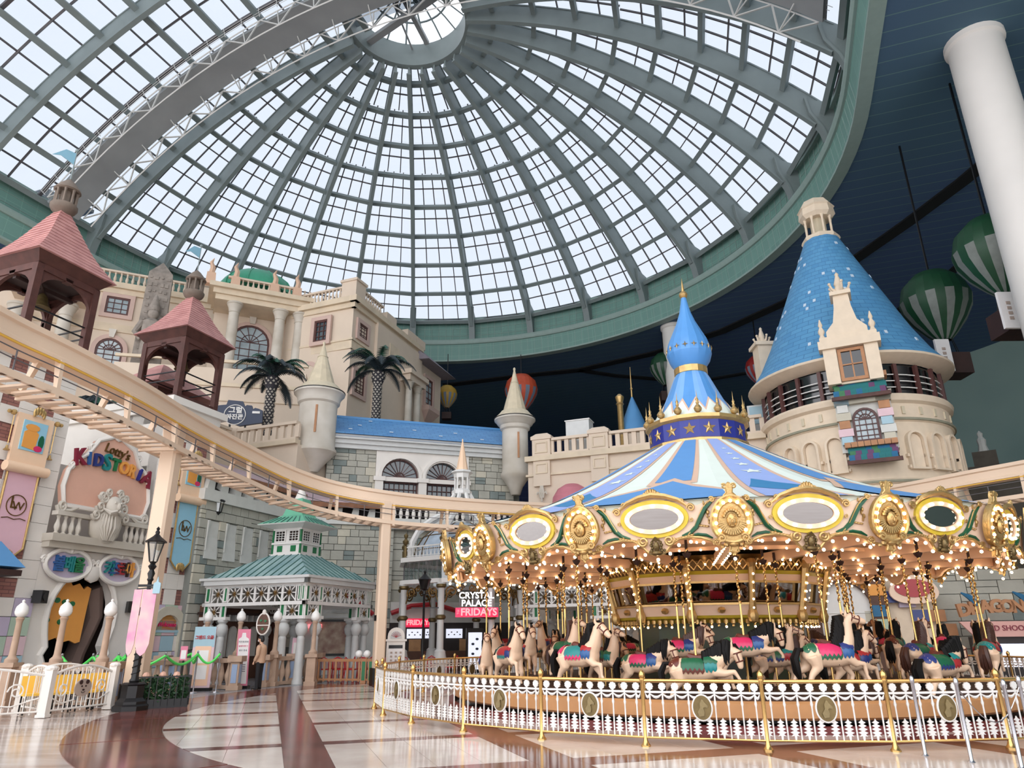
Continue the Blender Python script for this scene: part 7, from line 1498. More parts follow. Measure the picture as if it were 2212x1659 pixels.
# ---- white fence with bear discs, bottom left
wf = thing('white_fence', 'white scrolled metal fence with bear face discs at bottom left', 'fence', (0, 0, 0)); simple('disc_taupe', (176, 158, 146), .6)
def wpanel(p, q, disc=True):
    p = V((*p, 0)); q = V((*q, 0)); d = q - p; L = d.length; a = atan2(d.y, d.x); top = lambda x: .84 + .2 * sin(pi * x / L)
    o = MB().tube([(x, 0, top(x)) for x in [L * k / 12 for k in range(13)]], .03, 6).tube([(0, 0, .12), (L, 0, .12)], .022, 6).build('fence_panel', 'cream_white', wf, loc=p, rz=a)
    n = int(L / .13)
    for k in range(1, n): x = L * k / n; MB().bar((x, 0, .06 if k % 4 == 0 else .12), (x, 0, top(x)), .02).build('bar', 'cream_white', o, smooth=False)
    b = MB()
    for s in (-1, 1): b.tube(spiral(L / 2 + s * L * .3, .55, .03, .17, 0, 1.5 * s, 16, -.02), .018, 5); b.tube(spiral(L / 2 + s * L * .12, top(L / 2) - .12, .02, .07, 0, 1.2, 12, -.02), .014, 5); b.tube([(L / 2 + s * L * .1, -.02, .3), (L / 2 + s * L * .28, -.02, .25), (L / 2 + s * L * .45, -.02, .4)], .016, 5)
    b.build('scrollwork', 'cream_white', o)['kind'] = 'stuff'
    if disc:
        MB().prism(ell(L / 2, .55, .26, .19, 24), -.05, -.02).build('disc', 'disc_taupe', o); f = MB()
        for s in (-1, 1): f.prism(ell(L / 2 + s * .1, .67, .05, .05, 10), -.065, -.05); f.prism(ell(L / 2 + s * .06, .58, .016, .02, 8), -.07, -.05)
        f.prism(ell(L / 2, .5, .03, .02, 8), -.07, -.05); f.tube([(L / 2 - .06, -.06, .46), (L / 2, -.06, .43), (L / 2 + .06, -.06, .46)], .008, 4); f.build('bear_relief', 'wood_dark', o)
pmf = MB().box(-.09, .09, -.09, .09, 0, .98).box(-.11, .11, -.11, .11, 0, .06).lathe([(.12, .98), (.13, 1.02), (.09, 1.06), (0, 1.08)], 10).mesh('fence_post', 'cream_white', False)
wp = [(-12.7, 15.3), (-10.45, 17.2), (-10.05, 19.15)]
for x, y in wp + [(-11.9, 18.6), (-10.9, 20.0)]: obj('fence_post', pmf, wf, loc=(x, y, 0))
wpanel(wp[0], wp[1]); wpanel(wp[1], wp[2]); wpanel((-11.9, 18.6), (-10.45, 17.2 + .2), False); wpanel((-11.9, 18.6), (-10.9, 20.0), False)
simple('seat_yellow', (250, 200, 84), .4)
for k, (x, y) in enumerate(((-12.3, 16.9), (-11.9, 17.25), (-11.2, 17.9), (-10.8, 18.3), (-10.5, 18.75), (-10.35, 19.25))):
    t = thing('yellow_seat', 'yellow plastic seat, %s from the left in the row behind the white fence' % ['first', 'second', 'third', 'fourth', 'fifth', 'sixth'][k], 'seat', (x, y, 0), RD(48), 'yellow seats behind the white fence'); MB().box(-.23, .23, -.2, .2, .4, .45).build('seat', 'seat_yellow', t, smooth=False); MB().box(-.23, .23, .18, .22, .45, .82).build('backrest', 'seat_yellow', t, smooth=False)
    for sx in (-.18, .18):
        for sy in (-.15, .15): MB().bar((sx, sy, 0), (sx, sy, .4), .03).build('leg', 'black_metal', t, smooth=False)
# ---- red chairs and their wooden fence
rfn = thing('wooden_fence', 'low wooden fence with green posts in front of the red chairs', 'fence', (0, 0, 0)); A_ = V((-7.75, 29.3, 0)); B_ = V((-5.4, 28.7, 0)); dd = B_ - A_
for k in range(11): p = A_ + dd * k / 10; MB(MX.Translation(p)).box(-.035, .035, -.03, .03, .05, .8).build('upright', 'wood_tan', rfn, smooth=False)
MB().bar(A_ + V((0, 0, .8)), B_ + V((0, 0, .8)), .1, .1).build('top_rail', 'wood_tan', rfn, smooth=False); MB().bar(A_ + V((0, 0, .12)), B_ + V((0, 0, .12)), .07, .07).build('bottom_rail', 'wood_tan', rfn, smooth=False)
for p in (A_, B_ - dd * .12, B_): MB(MX.Translation(p)).box(-.1, .1, -.1, .1, 0, .86).build('post', 'wood_tan', rfn, smooth=False); MB(MX.Translation(p)).box(-.06, .06, -.11, -.1, .1, .76).build('green_inlay', 'green_panel', rfn, smooth=False)
for p, lab in ((A_, 'white ball lamp at the left end of the wooden fence'), (B_ - dd * .22, 'left one of two white ball lamps on the wooden fence'), (B_ - dd * .08, 'right one of two white ball lamps on the wooden fence')):
    t = thing('ball_lamp', lab, 'lamp', p + V((0, 0, .86))); MB().ball((0, 0, .16), .14, 12).build('globe', 'globe', t); MB().lathe([(.05, 0), (.05, .04)], 8).build('neck', 'wood_tan', t)
ORD = ['first', 'second', 'third', 'fourth', 'fifth', 'sixth', 'seventh', 'eighth', 'ninth', 'tenth', 'eleventh']; simple('chair_red', (190, 24, 30), .4)
def red_chair(x, y, rz, lab, grp):
    t = thing('red_chair', lab, 'chair', (x, y, 0), rz, grp); MB().box(-.2, .2, -.2, .2, .42, .46).build('seat', 'chair_red', t, smooth=False)
    b = MB(); b.tube([(-.19, .19, .44), (-.2, .24, .8), (0, .25, .88), (.2, .24, .8), (.19, .19, .44)], .02, 6)
    for k in range(5): b.bar((-.13 + .065 * k, .2, .46), (-.13 + .065 * k, .24, .84), .015)
    b.build('backrest', 'chair_red', t)
    for sx in (-.18, .18):
        for sy in (-.18, .18): MB().bar((sx * 1.15, sy * 1.15, 0), (sx, sy, .43), .025).build('leg', 'chair_red', t, smooth=False)
r_ = random.Random(3)
for k in range(9): red_chair(-7.5 + .28 * k + r_.uniform(-.05, .05), 30.1 - .05 * k + (k % 2) * .75, r_.uniform(0, 6), 'red metal café chair, %s from the left behind the wooden fence' % ORD[k], 'red chairs behind the wooden fence')
for k in range(5): red_chair(-4.6 + .5 * k, 31.4 + (k % 2) * .6, r_.uniform(0, 6), 'red metal café chair, %s from the left at the glass domed pavilion' % ORD[k], 'red chairs at the glass domed pavilion')
# ================================================================== glass domed pavilion
CP = V((-2.5, 34.4, 0)); cp = thing('glass_pavilion', 'white iron pavilion with glass dome, gilt scroll brackets and pointed lantern', 'pavilion', CP, RD(10)); R8 = 2.85
def oct_(r, z, off=22.5): return [V((r * cos(RD(off + 45 * k)), r * sin(RD(off + 45 * k)), z)) for k in range(8)]
colp = MB().lathe([(.34, 0), (.34, .55), (.42, .6), (.36, .72), (.28, .78), (.24, 1.0), (.24, 1.05), (.15, 1.12), (.14, 2.3), (.2, 2.36), (.2, 2.44), (.14, 2.5), (.14, 3.6), (.2, 3.68), (.2, 3.82)], 14).mesh('column', 'grey_white'); colr_ = MB().lathe([(.16, 2.3), (.22, 2.36), (.22, 2.44), (.16, 2.5)], 14).mesh('gilt_ring', 'bronze')
for k, p in enumerate(oct_(R8, 0)):
    o = obj('column', colp, cp, loc=p); obj('gilt_ring', colr_, o); obj('gilt_ring', colr_, o, loc=(0, 0, 1.3))
    MB().lathe([(.08, 5.0), (.1, 5.5), (.05, 5.55), (.12, 5.65), (.13, 5.75), (.05, 5.85), (.1, 5.95), (.1, 6.02), (.03, 6.08), (0, 6.15)], 10, tuple(p)).build('finial_post', 'bronze', cp)
for z0, z1 in ((3.82, 4.0), (4.78, 4.98)):
    P = oct_(R8 + .05, 0)
    for k in range(8): MB().bar(P[k] + V((0, 0, (z0 + z1) / 2)), P[(k + 1) % 8] + V((0, 0, (z0 + z1) / 2)), .3, z1 - z0).build('ring_beam', 'white_paint', cp, smooth=False)
P = oct_(R8, 0)
for k in range(8):
    a = P[k]; c = P[(k + 1) % 8]; MB().add([a + V((0, 0, 4.0)), c + V((0, 0, 4.0)), c + V((0, 0, 4.78)), a + V((0, 0, 4.78))], [(0, 1, 2, 3)]).build('glass_band', 'clear_glass', cp, smooth=False)
    b = MB()
    for j in range(11): q = a.lerp(c, j / 10); b.bar(q + V((0, 0, 4.98)), q + V((0, 0, 5.42)), .022)
    for j in range(10): q = a.lerp(c, (j + .5) / 10); d = (c - a) / 20; b.tube([q - d * .9 + V((0, 0, 5.05)), q + V((0, 0, 5.35)), q + d * .9 + V((0, 0, 5.05))], .01, 4)
    b.bar(a + V((0, 0, 5.45)), c + V((0, 0, 5.45)), .06); b.bar(a + V((0, 0, 5.05)), c + V((0, 0, 5.05)), .03); b.build('railing', 'white_paint', cp)
    for j in range(1, 8): q = a.lerp(c, j / 8); MB().bar(q + V((0, 0, 4.0)), q + V((0, 0, 4.78)), .02).build('mullion', 'steel_bar', cp, smooth=False)
    d = (c - a).normalized(); rzz = atan2(d.y, d.x); b = MB()
    for f0, s in ((0, 1), (1, -1)):
        L = (c - a).length; b.tube(spiral((.45 if s > 0 else L - .45), 3.45, .05, .26, 0, 1.6 * s, 18), .035, 6); b.tube(spiral((.85 if s > 0 else L - .85), 3.6, .03, .15, pi, -1.5 * s, 16), .03, 6); b.tube([((.15 if s > 0 else L - .15), 0, 3.0), ((.3 if s > 0 else L - .3), 0, 3.4), ((.9 if s > 0 else L - .9), 0, 3.75)], .03, 6)
    b.build('scroll_bracket', 'gold_dark', cp, loc=a, rz=rzz)
    # outer white ribs
    e = V((cos(RD(22.5 + 45 * k)), sin(RD(22.5 + 45 * k)), 0)); pts = [e * 2.6 + V((0, 0, 5.0)), e * 2.55 + V((0, 0, 5.7)), e * 2.2 + V((0, 0, 6.35)), e * 1.6 + V((0, 0, 6.8)), e * 1.05 + V((0, 0, 7.1)), e * .75 + V((0, 0, 7.5)), e * .4 + V((0, 0, 8.15))]
    MB().tube(pts, [.14, .14, .13, .13, .13, .12, .1], 6).build('dome_rib', 'white_paint', cp)
simple('pavilion_glass', (176, 190, 204), .12, var=.2); MB().lathe([(2.2, 5.0), (2.12, 5.5), (1.8, 6.05), (1.3, 6.45), (.7, 6.7), (0, 6.78)], 24, cap=False).build('glass_dome', 'pavilion_glass', cp)
b = MB()
for k in range(12): b.tube([((r + .02) * cos(k * pi / 6), (r + .02) * sin(k * pi / 6), z) for r, z in ((2.2, 5.0), (2.12, 5.5), (1.8, 6.05), (1.3, 6.45), (.7, 6.7))], .025, 4)
for r, z in ((2.14, 5.4), (1.82, 6.05), (1.3, 6.47)): b.tube([(r * cos(2 * pi * k / 24), r * sin(2 * pi * k / 24), z) for k in range(24)], .02, 4, closed=True)
b.build('dome_bars', 'gold_dark', cp); MB().lathe([(2.8, 4.98), (0, 5.0)], 8).build('deck', 'grey_white', cp)
MB().lathe([(.42, 8.1), (.5, 8.15), (.5, 8.3), (.42, 8.35), (.36, 8.4)], 8).build('lantern_base', 'white_paint', cp, ang=20); MB().lathe([(.4, 8.95), (.42, 9.15), (.55, 9.22), (.5, 9.3), (.3, 9.36)], 8).build('lantern_roof', 'white_paint', cp, ang=20)
for k in range(8): MB().lathe([(.06, 8.38), (.045, 8.45), (.045, 8.85), (.06, 8.95)], 6, (.34 * cos(k * pi / 4), .34 * sin(k * pi / 4), 0)).build('lantern_column', 'white_paint', cp)
MB().lathe([(.36, 9.3), (.3, 9.36), (.03, 10.85), (.04, 10.9), (0, 10.98)], 8).build('spire', 'scroll_peach', cp, ang=20)
# signs of the pavilion
sg = thing('lit_sign', 'lit white CRYSTAL PALACE letters above red FRIDAYS lettering under the pavilion', 'sign', (-1.58, 31.25, 0), RD(3))
for s_, z, sz in (('CRYSTAL', 3.24, .36), ('PALACE', 2.93, .36)):
    vs, fs = text(s_, sz, .03, bold=.008); MB(MX.Translation((0, -.05, z))).add(vs, fs).build('letters', 'sign_white', sg)
vs, fs = text('TGI', .12, .02); MB(MX.Translation((-.76, -.1, 2.58)) @ MX.Rotation(RD(-90), 4, 'Y')).add(vs, fs).build('letters', 'sign_red', sg)
vs, fs = text('FRIDAYS', .4, .03, bold=.012); MB(MX.Translation((.1, -.1, 2.57))).add(vs, fs).build('letters', 'sign_red', sg); glow('sign_rose', (1.0, .03, .14, 1), .3); MB().box(-.88, .92, 0, .1, 2.38, 2.76).build('back_panel', 'sign_rose', sg, smooth=False); MB().bar((-.7, .05, 2.4), (-.7, .05, 3.9), .04).bar((.7, .05, 2.4), (.7, .05, 3.9), .04).build('hanger', 'steel_bar', sg)
# storefront under the pavilion on the back wall
fs_ = thing('storefront', 'restaurant storefront with lit menu screens behind the glass pavilion', 'shop', S2.o, S2.a)
MB().box(5.0, 14.5, -.1, .1, 2.3, 3.3).build('fascia', 'plaster_grey', fs_, smooth=False); MB().box(4.6, 14.5, 1.6, 1.7, 0, 2.4).build('interior', 'shop_dark', fs_, smooth=False); MB().box(4.6, 14.5, -.05, .28, 0, 2.3).build('shop_wall', 'shop_dark', fs_, smooth=False)
vs, fs = text('FRIDAYS', .34, .03, bold=.012); MB(MX.Translation((S2.uv(904, 1345)[0], -.18, 2.3))).add(vs, fs).build('lit_letters', 'sign_red', fs_); MB().box(S2.uv(904, 1345)[0] - .75, S2.uv(904, 1345)[0] + .75, -.14, -.1, 2.08, 2.5).build('letter_panel', 'sign_rose', fs_, smooth=False)
for u, w_ in ((895, .8), (925, .35), (980, .85)):
    x = S2.uv(u, 1362)[0]; MB().box(x - w_ / 2, x + w_ / 2, -.16, -.1, 1.55, 2.0).build('menu_screen', 'screen_glow', fs_, smooth=False); b = MB(); [b.prism(ell(x - w_ * .35 + w_ * .7 * k / 4, 1.72 + .12 * (k % 2), .04, .03, 8), -.175, -.16) for k in range(5)]; b.build('menu_pictures', 'wood_dark', fs_)
for x, m in ((6.0, 'warm_wall'), (8.6, 'warm_wall'), (10.8, 'chair_red'), (12.2, 'screen_glow')): MB().box(x, x + .6, -.12, -.05, .4, 1.5).build('display', m, fs_, smooth=False)
MB().box(5.2, 9.0, -.6, -.1, 0, .95).build('counter', 'shop_brown', fs_, smooth=False)
MB().tube([(5.0, -.35, 2.75), (6.0, -.35, 3.1), (7.2, -.35, 3.2), (8.6, -.35, 2.8), (10.4, -.35, 2.55)], .12, 8).build('red_garland', 'bard_red', fs_)
t = thing('menu_stand', 'white arched menu stand with printed pictures beside the monorail pillar', 'stand', (-4.66, 29.7, 0), RD(5)); MB().prism([(-.36, 0), (.36, 0), (.36, 1.5), (-.36, 1.5)], -.06, .06).prism(archpoly(-.33, .33, 1.5, 1.65), -.06, .06).build('panel', 'cream_white', t); MB().prism(archpoly(-.22, .22, 1.56, 1.62), -.08, -.06).build('fan_window', 'grey_white', t); MB().box(-.42, .42, -.1, .1, 1.46, 1.54).build('shelf', 'cream_white', t, smooth=False); MB().box(-.27, .27, -.07, -.06, .3, 1.3).build('menu_sheet', 'paper', t, smooth=False); MB().box(-.27, .27, -.08, -.07, 1.2, 1.32).build('menu_header', 'black_metal', t, smooth=False)
b = MB(); [b.box(-.2 + .18 * (k % 3), -.12 + .18 * (k % 3), -.085, -.07, .45 + .14 * (k // 3), .52 + .14 * (k // 3)) for k in range(15)]; b.build('menu_items', 'disc_taupe', t, smooth=False)['kind'] = 'stuff'
for a in range(20, 180, 20): MB().bar((0, -.09, 1.6), (.2 * cos(RD(a)), -.09, 1.62 + .2 * sin(RD(a))), .012).build('fan_bar', 'bard_red', t, smooth=False)
t = thing('advert_column', 'upright lit advertising screen beside the pavilion column', 'screen', (-1.9, 36.2, 0), RD(10)); MB().box(-.42, .42, -.1, .1, 0, 2.0).build('case', 'black_metal', t, smooth=False); MB().box(-.32, .34, -.12, -.1, .15, 1.8).build('screen', 'screen_glow', t, smooth=False); b = MB(); [b.prism(ell(-.1 + .2 * (k % 2), .4 + .22 * k, .08, .06, 8), -.13, -.12) for k in range(6)]; b.build('screen_pictures', 'navy_board', t)
# ================================================================== standing man
simple('skin', (214, 168, 140), .5); simple('jacket_tan', (196, 160, 132), .75, var=.08); simple('trousers_black', (26, 25, 28), .8); simple('hair_black', (22, 20, 20), .6); simple('shoe_black', (18, 17, 18), .4); simple('mask_white', (230, 230, 232), .7)
man = thing('person', 'man in tan jacket and black trousers standing by the pink notice banner, head bowed', 'person', (-8.58, 25.65, 0), RD(168))
def rm2(b, m, vox=.014, sm=5):
    me = remesh(b, vox, sm); me.materials.clear(); me.materials.append(MT[m]); return me
b = MB()   # body faces +x (local)
b.tube([(0, 0, .84), (0, 0, 1.0), (.01, 0, 1.2), (0, 0, 1.36), (0, 0, 1.43)], [.13, .125, .14, .15, .07], 12); b.tube([(.01, 0, 1.4), (.03, 0, 1.5)], [.055, .055], 8)
b.ball((.06, 0, 1.585), .1, 12, sx=.95, sy=.8, sz=1.15); b.ball((.15, 0, 1.57), .018, 6, sz=1.5)
for s in (-1, 1):
    b.ball((.045, s * .082, 1.58), .022, 6, sx=.6, sy=.4, sz=1.3); b.tube([(0, s * .16, 1.36), (-.01, s * .2, 1.12), (.1, s * .19, .92)], [.055, .045, .032], 8)
    b.ball((.13, s * .18, .87), .036, 8, sx=.7, sy=.5, sz=1.3)
    for k in range(4): b.tube([(.115 + .018 * k, s * (.175), .85), (.125 + .02 * k, s * .17, .80), (.12 + .02 * k, s * .155, .765 + .006 * abs(k - 1.5))], [.010, .009, .007], 5)
    b.tube([(.15, s * .17, .88), (.175, s * .16, .845), (.18, s * .15, .82)], [.011, .01, .008], 5)
    b.tube([(0, s * .08, .88), (.01, s * .085, .48), (-.01, s * .085, .1)], [.085, .055, .035], 8); b.tube([(-.02, s * .085, .05), (.14, s * .09, .03)], [.04, .035], 8)
obj('body', rm2(b, 'skin', .012, 3), man)
b = MB(); b.tube([(0, 0, .82), (0, 0, .95), (.01, 0, 1.15), (0, 0, 1.33), (-.005, 0, 1.42)], [.165, .155, .165, .175, .1], 14)
for s in (-1, 1): b.tube([(0, s * .14, 1.37), (-.005, s * .205, 1.24), (-.01, s * .215, 1.1), (.1, s * .2, .9)], [.08, .075, .065, .052], 10)
obj('jacket', rm2(b, 'jacket_tan', .016, 4), man)
b = MB(); b.tube([(0, 0, .92), (0, 0, .82)], [.145, .15], 12)
for s in (-1, 1): b.tube([(0, s * .075, .86), (.005, s * .085, .5), (-.01, s * .085, .06)], [.1, .075, .065], 10)
obj('trousers', rm2(b, 'trousers_black', .016, 4), man)
for s in (-1, 1): MB().tube([(-.06, s * .085, .045), (.04, s * .088, .05), (.17, s * .092, .035)], [.04, .048, .03], 8).build('shoe', 'shoe_black', man)
b = MB(); b.ball((.04, 0, 1.63), .105, 12, sx=1.0, sy=.9, sz=.85); b.ball((.0, 0, 1.57), .09, 10, sx=.8, sy=.95, sz=1.1); obj('hair', rm2(b, 'hair_black', .014, 3), man)
MB().ball((.13, 0, 1.54), .05, 8, sx=.6, sy=1.1, sz=.9).build('face_mask', 'mask_white', man); MB().tube([(-.02, -.12, 1.42), (.12, -.1, 1.36), (.19, 0, 1.12), (.12, .1, 1.36), (-.02, .12, 1.42)], .012, 5).build('lanyard', 'navy_board', man)
# ================================================================== blue cone tower
TW = V((17.0, 34.0, 0)); tw = thing('castle_tower', 'round cream castle tower with tall blue cone roof and colourful shingled window bay', 'tower', TW, RD(-26.6))
tiles('cone_slate', S(90, 152, 194), S(78, 140, 186), S(58, 114, 160), .62, .26, 'cone', .55, .014, R0=3.2)
simple('ring_stone', (150, 148, 128), .8, var=.15); simple('tower_cream', (226, 208, 184), .75, var=.08); simple('tower_trim', (206, 194, 168), .7, var=.1)
MB().lathe([(4.72, 13.5), (4.5, 13.75), (4.05, 14.4), (3.4, 15.7), (2.7, 17.4), (1.75, 19.7), (.85, 21.9)], 48, cap=False).build('cone_roof', 'cone_slate', tw, ang=60)
MB().lathe([(4.0, 13.12), (4.3, 13.2), (4.74, 13.4), (4.77, 13.46), (4.72, 13.52)], 48, cap=False).build('eave_soffit', 'tower_cream', tw)
fl_m = MB().box(-.07, .07, -.02, .02, -.09, .09).mesh('pale_slate', 'white_fleck', False); r_ = random.Random(12)
for k in range(30):
    a = RD(r_.uniform(-170, -10)); z = r_.uniform(14.4, 21.3); 
    pr_ = [(4.05, 14.4), (3.4, 15.7), (2.7, 17.4), (1.75, 19.7), (.85, 21.9)]
    for (ra, za_), (rb, zb2) in zip(pr_, pr_[1:]):
        if za_ <= z <= zb2: rr = ra + (rb - ra) * (z - za_) / (zb2 - za_)
    obj('pale_slate', fl_m, tw, loc=(rr * cos(a) * 1.004, rr * sin(a) * 1.004, z), rot=(RD(-22), 0, a + pi / 2))
MB().lathe([(.95, 21.75), (1.0, 21.85), (.95, 22.0), (.8, 22.08), (.7, 22.1)], 8).build('lantern_base', 'tower_cream', tw, ang=20); MB().lathe([(.75, 23.15), (.8, 23.2), (.95, 23.35), (.9, 23.75), (.98, 23.82), (.7, 24.25), (.3, 24.5), (0, 24.55)], 8).build('lantern_roof', 'tower_cream', tw, ang=20)
for k in range(8): MB().lathe([(.09, 22.08), (.06, 22.2), (.06, 23.0), (.1, 23.18)], 8, (.68 * cos(RD(22.5 + 45 * k)), .68 * sin(RD(22.5 + 45 * k)), 0)).build('lantern_column', 'tower_cream', tw)
MB().lathe([(.4, 22.1), (.4, 23.2)], 8).build('lantern_core', 'tower_trim', tw)
MB().lathe([(3.95, 11.4), (3.95, 13.1)], 48, cap=False).build('dark_gallery', 'black_pane', tw)
for k in range(24):
    a = RD(15 * k); MB(MX.Rotation(a, 4, 'Z')).box(4.02, 4.18, -.08, .08, 11.6, 13.05).build('gallery_post', 'brown_frame', tw, smooth=False)
for z in (11.95, 12.25, 12.55): MB().lathe([(4.05, z), (4.1, z), (4.1, z + .04), (4.05, z + .04), (4.05, z)], 48).build('gallery_rail', 'white_paint', tw)
MB().lathe([(4.12, 0), (4.12, 6.4), (4.2, 6.45), (4.2, 6.6), (4.12, 6.65), (4.12, 7.6), (4.22, 7.65), (4.22, 7.8), (4.12, 7.85), (4.12, 10.35), (4.2, 10.4), (4.2, 10.52), (4.12, 10.56), (4.12, 11.2), (4.3, 11.3), (4.36, 11.5), (4.28, 11.62), (3.95, 11.66)], 56, cap=False).build('body', 'tower_cream', tw)
for z in (6.45, 7.65, 10.4, 11.35): MB().lathe([(4.15, z), (4.27, z + .02), (4.27, z + .12), (4.15, z + .14)], 56, cap=False).build('string_course', 'ring_stone', tw)
am = MB(); am.prism(archpoly(-.3, .3, 8.3, 9.5, 8), -4.16, -4.06); am = am.mesh('blind_arch', 'tower_cream')
as_ = MB(); as_.add(*plate(archpoly(-.42, .42, 8.2, 9.5, 8), [archpoly(-.32, .32, 8.28, 9.5, 8)], -4.34, -4.08)); as_.box(-.5, -.32, -4.26, -4.08, 8.75, 8.88).box(.32, .5, -4.26, -4.08, 8.75, 8.88).box(-.5, -.32, -4.26, -4.08, 8.25, 8.38).box(.32, .5, -4.26, -4.08, 8.25, 8.38); as_ = as_.mesh('arch_surround', 'tower_cream')
sl_ = MB().box(-.07, .07, -4.18, -4.08, 10.7, 11.05).mesh('slit', 'tower_trim', False)
for k in range(-6, 7):
    a = RD(15 * k + 3)
    if k in (0, 1): continue
    obj('blind_arch', am, tw, rz=a); obj('arch_surround', as_, tw, rz=a)
for k in range(-8, 9): obj('slit', sl_, tw, rz=RD(12 * k + 6)) if abs(k) > 1 else None
TF = Wall(*(TW + V((sin(RD(-26.6)), -cos(RD(-26.6)), 0)) * 4.45).xy, -26.6)
def tl_(u, v): return TF.uv(u, v)
# dormer
x0, zt = tl_(1786, 780); x1, zb2 = tl_(1904, 818); fy = -4.75
MB().box(x0 - .1, x0 + .45, fy - .2, -3, zb2 - .1, zt + .35).build('dormer_pier', 'tower_cream', tw, smooth=False); MB().box(x1 - .45, x1 + .1, fy - .2, -3, zb2 - .1, zt + .35).build('dormer_pier', 'tower_cream', tw, smooth=False)
MB().box(x0 - .25, x1 + .25, fy - .35, -2.6, zt + .35, zt + .75).box(x0 - .15, x1 + .15, fy - .25, -2.6, zt + .75, zt + .95).build('dormer_lintel', 'tower_cream', tw, smooth=False)
cx = (x0 + x1) / 2; zc = zt + .95
MB().prism([(cx - .85, zc), (cx + .85, zc), (cx + .85, zc + .3), (cx + .5, zc + .7), (cx + .36, zc + 1.4), (cx + .32, zc + 2.0), (cx - .32, zc + 2.0), (cx - .36, zc + 1.4), (cx - .5, zc + .7), (cx - .85, zc + .3)], fy - .1, fy + .7).box(cx - .45, cx + .45, fy - .25, fy + .8, zc + 2.0, zc + 2.18).build('gable_pier', 'tower_cream', tw, smooth=False)
def crown(b, x, y, z, s=1.):
    b.lathe([(.2 * s, 0), (.25 * s, .15 * s), (.16 * s, .4 * s), (.2 * s, .5 * s), (.07 * s, .95 * s), (.1 * s, 1.02 * s), (.0, 1.15 * s)], 10, (x, y, z))
    for k in range(5):
        a = 2 * pi * k / 5; b.tube([(x + .18 * s * cos(a), y + .18 * s * sin(a), z + .1 * s), (x + .38 * s * cos(a), y + .38 * s * sin(a), z + .22 * s), (x + .46 * s * cos(a), y + .46 * s * sin(a), z + .42 * s)], [.08 * s, .07 * s, .05 * s], 6); b.ball((x + .47 * s * cos(a), y + .47 * s * sin(a), z + .46 * s), .08 * s, 6)
b = MB(); crown(b, cx, fy + .2, zc + 2.18); b.build('crown_finial', 'tower_cream', tw)
for s in (-1, 1): MB().lathe([(.12, 0), (.16, .1), (.08, .3), (.14, .42), (.14, .52), (.06, .7), (.1, .8), (.02, 1.1)], 8, (cx + s * 1.05, fy, zc - .1)).build('urn_finial', 'tower_cream', tw)
MB().box(x0 + .2, x1 - .2, fy - .02, -3, zb2 - .1, zt + .4).build('dormer_wall', 'tower_cream', tw, smooth=False); window(tw, x0 + .48, x1 - .48, zb2, zt + .32, fy - .02, 2, 2, 'wood_tan', 'black_pane', surround=None, w=.14)
# shingled hoods and arched window below
shing = ['bard_teal', 'bard_green', 'canopy_deep', 'bard_navy', 'bard_pink']; simple('shingle_teal', (44, 120, 122), .6, var=.2); simple('shingle_green', (74, 130, 92), .6, var=.2); simple('shingle_blue', (46, 110, 150), .6, var=.2); simple('shingle_plum', (112, 74, 110), .6, var=.2)
SH = ['shingle_teal', 'shingle_green', 'shingle_blue', 'shingle_teal', 'shingle_plum']; shm = [MB().box(-.115, .115, -.04, .03, -.17, .17).mesh('shingle', m, False) for m in SH]
def hood(u0, v0, u1, v1, rows, seed):
    xa, za = tl_(u0, v0); xb, _ = tl_(u1, v0 + 8); _, zb3 = tl_(u0, v1); w = xb - xa; n = int(w / .24); rr = random.Random(seed)
    MB().add([(xa + .1, -4.1, zb3), (xb - .1, -4.1, zb3), (xb - .1, -5.0, zb3), (xa + .1, -5.0, zb3), (xa + .2, -4.1, za), (xb - .2, -4.1, za), (xb - .2, -4.5, za), (xa + .2, -4.5, za)], [(0, 1, 2, 3), (7, 6, 5, 4), (3, 2, 6, 7), (0, 3, 7, 4), (2, 1, 5, 6)]).build('hood_core', 'wood_dark', tw, smooth=False)
    for j in range(rows):
        f = (j + .5) / rows
        for i in range(n): obj('shingle', shm[rr.randrange(5)], tw, loc=(xa + .1 + (i + .5 + .25 * (j % 2)) * (w - .2) / (n + .25), -4.5 - .52 * f, za + (zb3 - za) * f), rot=(RD(-30), 0, 0))
    for i in range(int(w / .26)): MB().box(xa + i * .26 + .01, xa + i * .26 + .25, -4.75, -4.1, za + .02, za + .24).build('coping_stone', 'wood_tan', tw, smooth=False)
    MB().box(xa, xb, -5.06, -4.9, zb3 - .16, zb3).build('hood_beam', 'wood_red', tw, smooth=False)
hood(1792, 832, 1922, 868, 3, 1); hood(1826, 972, 1948, 1003, 3, 2)
x0, zt = tl_(1838, 890); x1, zb2 = tl_(1906, 950); window(tw, x0, x1, zb2, zt + .1, -4.45, 4, 4, 'brown_frame', 'pale_pane', arch=True, surround=None, w=.09)
MB().box(x0 - .6, x1 + .6, -4.42, -3.8, zb2 - .4, zt + .6).build('bay_wall', 'plaster_grey', tw, smooth=False)
qm = ['pastel_blue', 'stone_warm', 'pastel_pink', 'plaster_grey', 'wood_tan']
for s in (0, 1):
    for j in range(6):
        xx = (x0 - .32) if s == 0 else (x1 + .32); w = .3 if j % 2 else .22; MB().box(xx - w, xx + w, -4.7, -4.3, zb2 - .1 + j * .36, zb2 + .24 + j * .36).build('quoin', qm[(j * 2 + s) % 5], tw, smooth=False)
MB().prism([(x0 - .6, zt + .3), (x1 + .6, zt + .3), (x1 + .7, zt + .75), (x0 - .7, zt + .75)], -4.7, -4.3).build('lintel_stones', 'stone_warm', tw)
